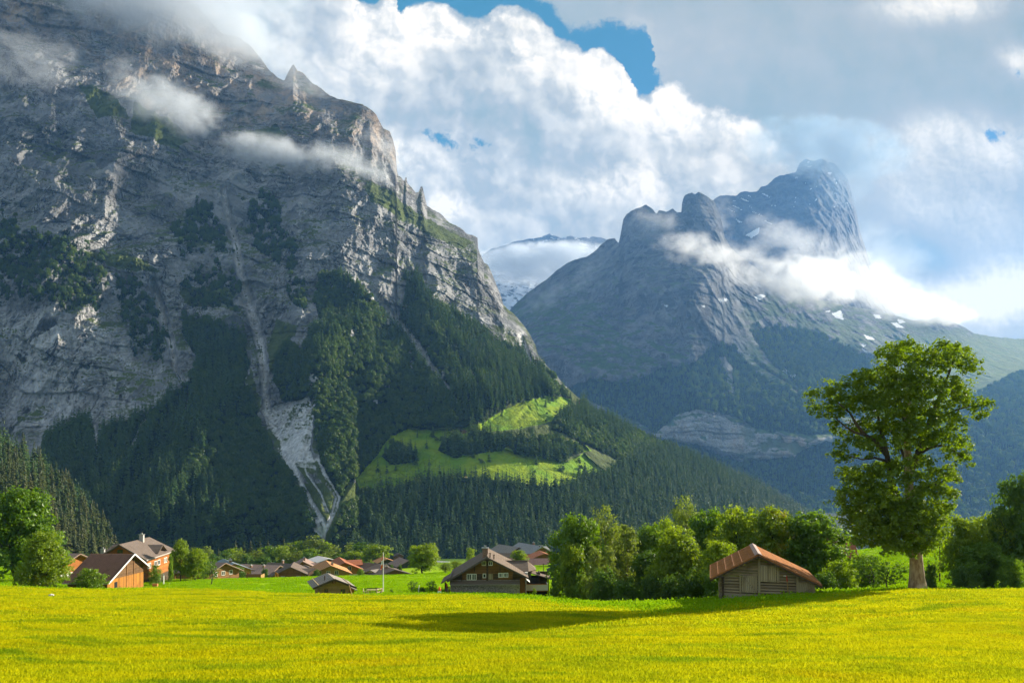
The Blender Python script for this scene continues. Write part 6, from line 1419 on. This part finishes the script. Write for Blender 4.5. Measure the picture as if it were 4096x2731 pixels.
tree('bush_d', 1690, 2347, 28, 123, 'low bush between the two small garden trees', 'bush', cat='bush'); tree('bush_d', 1565, 2355, 14, 123, 'tiny dark bush right of the flagpole foot', 'bush', cat='bush'); tree('bush', 2222, 2325, 56, 110, 'yellow green bush at the right end of the chalet terrace', 'bush', cat='bush'); tree('bush', 2138, 2352, 20, 122, 'small bush under the chalet terrace', 'bush', cat='bush')
# village trees
tree('round_b', 1692, 2175, 128, 230, 'large round maple in the meadow left of the chalet'); tree('v_round', 1728, 2168, 48, 330, 'tree top behind the large round meadow maple'); tree('v_round', 1882, 2188, 44, 330, 'small round tree behind the chalet left roof slope'); tree('round_b', 2078, 2198, 64, 235, 'round tree above the chalet wing roof'); tree('v_round', 2116, 2176, 44, 325, 'bright tree between the two upper chalets'); tree('round_b', 2236, 2210, 70, 225, 'bright leafy tree right of the tall chalet'); tree('bush_d', 2216, 2248, 50, 220, 'dark bush above the solar panels', 'bush', cat='bush')
tree('bush_d', 958, 2262, 62, 222, 'dark round tree in front of the blue grey roof'); tree('bush_d', 1059, 2272, 34, 240, 'small dark tree left of the dark walled house'); tree('bush_d', 1266, 2277, 40, 236, 'bush left of the orange roofed chalet', 'bush', cat='bush'); tree('bush', 1442, 2272, 30, 238, 'bush against the terracotta roofed chalet', 'bush', cat='bush'); tree('bush_d', 1566, 2256, 20, 255, 'left little cone shaped tree behind the flagpole'); tree('bush_d', 1601, 2256, 18, 255, 'right little cone shaped tree behind the flagpole'); tree('v_dark', 1583, 2214, 14, 570, 'tiny round tree beside the hut on the shaded slope')
tree('airy', 1782, 2250, 60, 225, 'olive bush group left of the chalet roof', 'bush', cat='bush'); tree('airy', 1826, 2242, 60, 235, 'taller olive bush next to the chalet left eave', 'bush', cat='bush'); tree('slim', 1480, 2234, 30, 290, 'bright green narrow tree right of the terracotta roof')
G3 = 'broadleaf wood behind the village'
vl = [(832, 2186, 66, 430, 'v_dome', 'leftmost tree of the village wood, pale olive'), (905, 2200, 55, 420, 'v_dark', 'dark tree third from the left of the village wood'), (935, 2188, 66, 440, 'v_round', 'green tree above the blue grey roof'), (1017, 2200, 68, 400, 'v_dome', 'olive tree right of the blue grey roof'), (1076, 2180, 66, 440, 'v_tall', 'tall tree above the salmon roof'), (1125, 2176, 50, 405, 'v_round', 'bright green narrow tree above the dark walled house'), (1160, 2172, 60, 440, 'v_dome', 'olive tree left of the tallest one of the village wood'),
      (1195, 2160, 82, 430, 'v_tall', 'broad tree above the tall dark chalet'), (1262, 2145, 92, 430, 'v_dome', 'tallest tree of the village wood under the gully'), (1303, 2164, 60, 430, 'v_tall', 'tree right of the tallest one of the village wood'), (1340, 2180, 62, 425, 'v_dome', 'olive tree above the pale sheet barn'), (1397, 2170, 62, 430, 'v_dome', 'tree above the terracotta roof left part'), (1442, 2168, 78, 420, 'v_dark', 'dark round tree second from the right end of the village wood'), (1508, 2172, 88, 400, 'v_round', 'bright round tree at the right end of the village wood left of the flagpole'),
      (985, 2215, 50, 390, 'v_dark', 'low dark tree behind the blue grey roof'), (1050, 2225, 60, 385, 'v_dark', 'low dark tree left of the salmon roof'), (1230, 2205, 60, 395, 'v_dark', 'low dark tree right of the tall dark chalet'), (1290, 2215, 60, 400, 'v_dome', 'low tree above the orange roof left end'), (1360, 2215, 60, 390, 'v_dark', 'low dark tree behind the orange roof'), (870, 2225, 60, 380, 'v_dark', 'low dark tree right of the farmhouse trees'), (800, 2215, 60, 400, 'v_dome', 'pale tree right behind the farmhouse trees')]
vl += [(850, 2215, 60, 410, 'v_dark', 'low dark tree left of the spruces in the village wood'), (965, 2205, 60, 425, 'v_dome', 'olive tree under the spruces above the blue grey roof'), (1100, 2200, 60, 420, 'v_dark', 'dark tree between the salmon roof and the bright narrow tree'), (1180, 2205, 70, 405, 'v_dome', 'lower olive tree left above the tall dark chalet'), (1250, 2190, 70, 415, 'v_tall', 'lower tree under the tallest one of the village wood'), (1325, 2200, 70, 410, 'v_dome', 'lower olive tree above the pale sheet barn'), (1420, 2200, 70, 408, 'v_round', 'lower green tree above the terracotta roof'), (1475, 2190, 60, 402, 'v_tall', 'lower tree next to the bright round one at the right end of the wood')]
for (px, tp, w_, D, pr_, lab) in vl: tree(pr_, px, tp, w_ * 1.3, D, lab, group=G3)
for i, (px, tp, D) in enumerate(((874, 2190, 430), (893, 2200, 425), (942, 2158, 455), (976, 2162, 455), (1003, 2158, 455), (1040, 2158, 460), (1072, 2154, 460), (1136, 2150, 460))):
    g = on_ground(px, D); H = -(tp - HY) / F * D - g.z
    o = link('spruce_tree', con_hi[i % 4], None, label='sunlit spruce among the broadleaf wood behind the village', category='tree', group='spruces in the village wood'); o.location = g; o.scale = (H * 1.15, H * 1.15, H); o.rotation_euler = (0, 0, i * 1.3)

# ------------------------------------------------------------------ the great maple
D0 = 77.0
g = on_ground(3650, D0)
mt = bpy.data.objects.new('maple_tree', None); C.objects.link(mt); mt.location = g; mt['label'] = 'huge sunlit maple with thick pale trunk standing on the meadow crest'; mt['category'] = 'tree'
def zr(x, y): return 3150 + x * .7145, 1330 + y * .7145
def L3(x, y, dy=0.0):
    px, py = zr(x, y); D = D0 + dy; p = Vector(((px - CX) / F * D, D, -(py - HY) / F * D)); return p - g
KM = .7145 / F * D0
big = [(590, 140, 80, 75), (680, 120, 95, 70), (760, 200, 105, 80), (870, 120, 90, 62), (960, 170, 95, 80), (1030, 210, 55, 75), (560, 250, 80, 70), (430, 270, 95, 60), (300, 310, 100, 55), (200, 370, 80, 55), (170, 440, 45, 45), (300, 400, 95, 60), (420, 390, 100, 75), (530, 400, 95, 80), (640, 330, 100, 90), (780, 340, 95, 85), (900, 330, 90, 80), (1000, 380, 70, 60), (1070, 420, 65, 45), (1060, 460, 45, 35), (270, 480, 55, 50), (310, 540, 50, 45), (640, 470, 80, 70), (760, 480, 80, 75), (880, 470, 85, 70), (960, 530, 55, 55), (540, 540, 75, 60), (420, 520, 60, 45),
       (370, 640, 85, 55), (310, 700, 55, 50), (480, 640, 70, 55), (620, 620, 70, 60), (760, 610, 75, 60), (880, 600, 80, 60), (970, 640, 60, 55), (1000, 710, 45, 45), (930, 690, 45, 35), (330, 830, 75, 65), (430, 800, 90, 60), (540, 770, 75, 50), (400, 920, 105, 75), (520, 880, 75, 60), (320, 1010, 60, 65), (420, 1030, 95, 75), (530, 1000, 85, 70), (640, 760, 60, 55), (740, 740, 75, 60), (860, 800, 80, 55), (920, 850, 55, 55), (880, 920, 65, 55), (800, 880, 75, 60), (720, 930, 60, 55), (860, 1010, 65, 60), (780, 1050, 85, 70), (830, 1110, 75, 60), (690, 1080, 75, 65), (600, 1090, 80, 65), (490, 1120, 90, 60), (400, 1110, 65, 50), (700, 1180, 75, 55), (760, 1200, 55, 45), (560, 1190, 70, 45), (640, 1210, 55, 40), (430, 1170, 55, 35)]
lob = []
for (x, y, rx, ry) in big:
    f_ = min(1.0, max(.15, 1 - abs(x - 660) / 520.))
    for dz in ((rng.uniform(-5.2, -2.0), rng.uniform(1.5, 5.0)) if f_ > .5 else (rng.uniform(-2.2, 2.2),)):
        p = L3(x + rng.uniform(-12, 12), y + rng.uniform(-8, 8), dz * f_); s_ = KM * (.88 if f_ > .5 else 1.0)
        lob.append((p.x, p.y, p.z, rx * s_ * 1.05, (rx + ry) * .54 * s_, ry * s_ * 1.1))
for (x, y, rx, ry, dz) in ((690, 1040, 75, 60, -4.5), (720, 1130, 85, 55, -4.2), (650, 1180, 70, 45, -4), (770, 1150, 75, 55, -3.8), (690, 960, 70, 55, -4.5), (620, 1020, 75, 60, -4.5), (740, 1010, 70, 55, -4), (560, 950, 80, 60, -4), (480, 960, 85, 60, -3.6), (720, 1220, 60, 36, -3), (600, 830, 70, 55, -4), (700, 840, 65, 50, -4.4), (450, 1080, 90, 60, -3.5), (560, 1120, 80, 55, -4), (350, 930, 80, 60, -2.5), (620, 560, 70, 50, -4), (720, 560, 70, 55, -4), (520, 470, 80, 50, -4), (640, 400, 90, 60, -4.4), (720, 270, 90, 60, -4)):
    p = L3(x, y, dz); lob.append((p.x, p.y, p.z, rx * KM * 1.05, rx * KM, ry * KM * 1.1))
cen, nr, sz, val, clumps = lobes_to_leaves(lob, 15.5, 22, .50, .25, inner=.25)
link('crown', leaf_mesh('maple_crown', cen, nr, sz, LEAF_M, val), mt)
tb = MB()
trk = [L3(728, 1465), L3(728, 1430), L3(725, 1370), L3(722, 1300), L3(718, 1230), L3(700, 1120), L3(690, 1010), L3(683, 900), L3(676, 780), L3(672, 660), L3(668, 540), L3(672, 420), L3(690, 300), L3(700, 200)]
trk[0].z -= .8
tb.tube(trk, [1.42, .95, .76, .66, .60, .55, .50, .45, .40, .34, .28, .21, .14, .06], 14, cap=False)
def br_(pts, r0, r1): 
    P = [L3(*p) for p in pts]; n = len(P); tb.tube(P, [r0 + (r1 - r0) * i / (n - 1) for i in range(n)], 8, cap=False)
link('trunk', tb.mesh('maple_trunk', BARK_M, True), mt); tb = MB()
br_([(690, 1040), (640, 970, -.6), (600, 900, -1.0), (575, 800, -1.2), (560, 700, -1.3), (540, 610, -1.4), (515, 520, -1.0), (500, 420, -.6)], .48, .10); br_([(555, 680, -1.3), (490, 610, -2.0), (430, 570, -2.4), (390, 520, -2.4), (350, 450, -2.2), (280, 390, -2)], .28, .05); br_([(430, 570, -2.4), (380, 560, -2.4), (330, 530, -2.4), (270, 480, -2)], .16, .05)
br_([(600, 905, -1.0), (540, 935, -1.6), (470, 930, -2), (400, 935, -2.2)], .26, .05); br_([(678, 820), (720, 700, .8), (760, 590, 1.2), (800, 480, 1.4), (850, 360, 1.6), (900, 240, 1.5), (930, 150, 1)], .36, .07); br_([(800, 480, 1.4), (880, 460, -.8), (950, 430, -1.4), (1030, 410, -1.6)], .18, .04)
br_([(690, 960), (740, 870, -1), (800, 860, -1.5), (870, 830, -1.6)], .24, .05); br_([(720, 690, .8), (800, 640, -1), (870, 630, -1.4), (930, 660, -1.5), (980, 700, -1.2)], .18, .04); br_([(672, 560), (640, 440, 1), (620, 320, 1), (600, 200, .6)], .22, .06); br_([(560, 720, -1.3), (490, 700, -2.4), (420, 710, -2.8), (350, 690, -2.4)], .16, .04)
br_([(700, 1110), (620, 1060, -1), (540, 1020, -1.8), (460, 1030, -2)], .2, .05); br_([(715, 1200), (780, 1120, -1.2), (830, 1080, -1.6)], .16, .04); br_([(705, 1130), (640, 1140, -1.4), (560, 1150, -2), (480, 1140, -2)], .14, .04); br_([(676, 780), (640, 660, 1.6), (590, 560, 2.4), (520, 470, 2.6)], .2, .05); br_([(690, 300), (760, 260, 1), (840, 200, 1.4)], .12, .04)
link('limb', tb.mesh('maple_limb', BARK_D, True), mt)
# ------------------------------------------------------------------ grass of the mown meadow
def blade_clump(seed, mat, nb=34, h=.17, w=.016, spread=.26):
    r_ = np.random.default_rng(seed); V, Q, val = [], [], []
    for i in range(nb):
        x, y = r_.normal(size=2) * spread * .5; a = r_.uniform(0, 6.28); hh = h * r_.uniform(.4, 1.25); ln = r_.uniform(.1, .75) * hh; wa = r_.uniform(0, 6.28); ww = w * r_.uniform(.7, 1.4)
        dx, dy = math.cos(wa) * ww, math.sin(wa) * ww; o = len(V)
        V += [(x - dx, y - dy, -.03), (x + dx, y + dy, -.03), (x + dx * .8 + math.cos(a) * ln * .35, y + dy * .8 + math.sin(a) * ln * .35, hh * .6), (x - dx * .8 + math.cos(a) * ln * .35, y - dy * .8 + math.sin(a) * ln * .35, hh * .6), (x + math.cos(a) * ln, y + math.sin(a) * ln, hh)]
        Q += [(o, o + 1, o + 2, o + 3)]; Q += [(o + 3, o + 2, o + 4, o + 4)]; val += [r_.random()] * 5
    me = bpy.data.meshes.new('grass_tuft'); me.from_pydata(V, [], [q if q[2] != q[3] else q[:3] for q in Q]); me.materials.append(mat)
    a = me.attributes.new('leaf', 'FLOAT', 'POINT'); a.data.foreach_set('value', np.array(val, np.float32)); me.update(); return me
def grass_mat(name, cols_, trans=.4):
    m, N, out = new_mat(name)
    pos = N.n('ShaderNodeNewGeometry').outputs['Position']; rnd = N.n('ShaderNodeObjectInfo').outputs['Random']; lf = N.attr('leaf')
    n1 = N.noise(pos, .5, 5, .6); n2 = N.noise(N.v('MULTIPLY', pos, (.10, .45, .4)), 1.0, 5, .6, .8); n3 = N.noise(pos, .16, 3, .5)
    n4 = N.noise(N.v('MULTIPLY', N.v('ADD', pos, N.v('SCALE', N.n('ShaderNodeTexNoise', {'Vector': pos, 'Scale': .06}).outputs['Color'], scale=14.0)), (.05, .42, .4)), 1.0, 4, .6)
    c = N.mix(N.ss(n2, .36, .64), cols_[0], cols_[1]); c = N.mix(N.ss(n1, .46, .70, 0, .5), c, cols_[2]); c = N.mix(N.ss(n4, .50, .64, 0, .85), c, cols_[2]); c = N.mix(N.ss(n3, .56, .70, 0, .5), c, cols_[3])
    c = N.mix(N.m('MULTIPLY', N.m('ADD', N.m('MULTIPLY', rnd, .5), N.m('MULTIPLY', lf, .5)), .55), c, tuple(v * .55 for v in cols_[2]))
    c = N.mix(N.ss(N.noise(pos, .9, 3, .5), .70, .80, 0, .4), c, (.40, .22, .03))
    d = N.n('ShaderNodeBsdfDiffuse', {'Color': c}); t = N.n('ShaderNodeBsdfTranslucent', {'Color': c})
    N.t.links.new(N.n('ShaderNodeMixShader', {0: trans, 1: d.outputs[0], 2: t.outputs[0]}).outputs[0], out.inputs[0]); return m
M_gy = grass_mat('dry_mown_grass', [(.58, .58, .007), (.70, .63, .005), (.25, .37, .008), (.62, .48, .006)], .45)
M_gg = grass_mat('fresh_grass', [(.26, .45, .005), (.35, .52, .006), (.20, .38, .006), (.44, .50, .008)])
def scatter_grass(name, mat, n, d0, d1, want_dry, s0, **kw):
    u = rng.uniform(-900, 5100, n * 3); D = np.exp(rng.uniform(math.log(d0), math.log(d1), n * 3))
    x = (u - CX) / F * D
    cdv = crest_dist(u); keep = ((D + rng.normal(size=len(D)) * 4 < cdv + 3) == want_dry)
    x, D = x[keep][:n], D[keep][:n]; z = ground(x, D)
    me = [blade_clump(s0 + i, mat, **kw) for i in range(4)]
    return stuff_scatter(name, np.stack([x, D, z], 1), rng.uniform(.75, 1.25, len(D)), me)
scatter_grass('mown_meadow_grass', M_gy, 110000, 14, 46, True, 41, nb=38, h=.13, w=.016, spread=.34)
scatter_grass('mown_meadow_grass', M_gy, 72000, 40, 122, True, 51, nb=44, h=.12, w=.032, spread=.75)
scatter_grass('fresh_meadow_grass', M_gg, 52000, 56, 260, False, 61, nb=44, h=.12, w=.055, spread=1.3)
# ------------------------------------------------------------------ clouds hanging on the mountains: real volumes
def ico(name, mat, sub=3):
    import bmesh
    bm = bmesh.new(); bmesh.ops.create_icosphere(bm, subdivisions=sub, radius=1.0); me = bpy.data.meshes.new(name); bm.to_mesh(me); bm.free(); me.materials.append(mat); return me
def cloud_mat(name, dens, scale, cut, seed, col=(.97, .975, .985)):
    m, N, out = new_mat(name)
    oc = N.n('ShaderNodeTexCoord').outputs['Object']; wp = N.n('ShaderNodeNewGeometry').outputs['Position']
    r = N.v('LENGTH', oc); body = N.m('SUBTRACT', 1.0, N.m('MULTIPLY', r, r))
    n = N.noise(N.v('ADD', N.v('MULTIPLY', wp, (1, 1, 1.35)), (seed * 977.0, seed * 331.0, 0)), scale, 4.0, .58, .4)
    d = N.ss(N.m('ADD', N.m('MULTIPLY', body, .75), N.m('MULTIPLY', N.m('SUBTRACT', n, .5), 2.3)), cut, cut + .75)
    d = N.m('MULTIPLY', d, N.ss(body, 0.0, .35))
    v = N.n('ShaderNodeVolumePrincipled', {'Color': col, 'Density': N.m('MULTIPLY', d, dens), 'Anisotropy': .25})
    N.t.links.new(v.outputs[0], out.inputs['Volume']); return m
WISPS = [ # centre (reference columns and rows / 1.7415), half sizes, distance, depth half size, density, cutoff, tilt, lit or shaded colour
    (350, -10, 400, 135, 2180, 190, .0100, .02, 4, 0), (530, 85, 190, 82, 2300, 140, .0075, .12, 14, 0), (70, 145, 150, 75, 1830, 100, .0040, .18, 0, 0),
    (385, 262, 150, 88, 1970, 110, .0120, .08, 8, 0), (290, 205, 60, 100, 2010, 80, .0045, .18, -8, 0), (600, 358, 140, 58, 1960, 90, .0130, .08, 6, 0), (745, 388, 190, 64, 2000, 100, .0130, .08, 6, 0), (870, 360, 80, 80, 2150, 90, .0038, .18, 20, 0), (690, 200, 110, 62, 2280, 90, .0038, .22, 25, 0),
    (1490, 515, 90, 44, 4560, 150, .0020, .22, 0, 1), (1600, 570, 130, 46, 4150, 170, .0034, .20, 12, 1), (1735, 618, 150, 62, 4150, 200, .0036, .20, 16, 1), (1865, 648, 125, 66, 4300, 220, .0070, .08, 12, 1), (1960, 640, 150, 74, 4900, 260, .0030, .16, 22, 1), (2065, 692, 150, 52, 5000, 240, .0036, .12, 16, 1), (2150, 718, 110, 32, 5200, 200, .0046, .10, 8, 1),
    (1880, 585, 200, 62, 5700, 250, .0014, .22, 25, 1), (1790, 545, 110, 70, 5600, 220, .0013, .26, 20, 1), (1350, 622, 34, 86, 4500, 120, .0022, .22, 35, 1), (1258, 682, 84, 32, 4000, 110, .0026, .20, -30, 1), (1895, 340, 230, 80, 6650, 300, .0034, .02, 6, 2), (1935, 415, 90, 95, 6700, 200, .0012, .10, 20, 2), (2030, 600, 170, 90, 5700, 220, .0008, .10, 25, 1),
    (1250, 606, 210, 56, 8300, 300, .0070, -.1, -3, 0), (1650, 500, 56, 80, 5200, 120, .0014, .26, 0, 1)]
WCOL = ((.76, .805, .86), (.975, .98, .985), (.30, .40, .49))  # shade of the left and summit clouds is put into their scattering colour
for i, (cx_, cy__, rx, ry, D, dd, dens, cut, tilt, lit) in enumerate(WISPS):
    c = W(cx_ * K, cy__ * K, D); s_ = K / F * D
    o = link('cloud_wisp', ico('cloud_wisp', cloud_mat('cloud_wisp', dens, 2.6 / (min(rx, ry * 2.2) * s_), cut, i + 1, WCOL[lit])), kind='stuff')
    o.location = c; o.scale = (rx * s_, dd, ry * s_); o.rotation_euler = (0, R(tilt), 0)
# ------------------------------------------------------------------ air
def make_haze():
    m, N, out = new_mat('air')
    v = N.n('ShaderNodeVolumePrincipled', {'Color': HAZE_COL, 'Density': HAZE_D, 'Anisotropy': 0.2})
    N.t.links.new(v.outputs[0], out.inputs['Volume'])
    x0, x1, y0, y1, z0_, z1 = -11200, 11200, -11200, 11200, HAZE_BOT, HAZE_TOP
    V = [(x, y, z) for z in (z0_, z1) for y in (y0, y1) for x in (x0, x1)]
    Q = [(0, 2, 3, 1), (4, 5, 7, 6), (0, 1, 5, 4), (2, 6, 7, 3), (0, 4, 6, 2), (1, 3, 7, 5)]
    return link('haze', mesh_np('haze', V, Q, m, False), kind='stuff')
HAZE_BOT = -700.0; HAZE_TOP = 3300.0
HAZE_COL, HAZE_D = (0.21, 0.49, 1.0), 0.39e-4
make_haze()
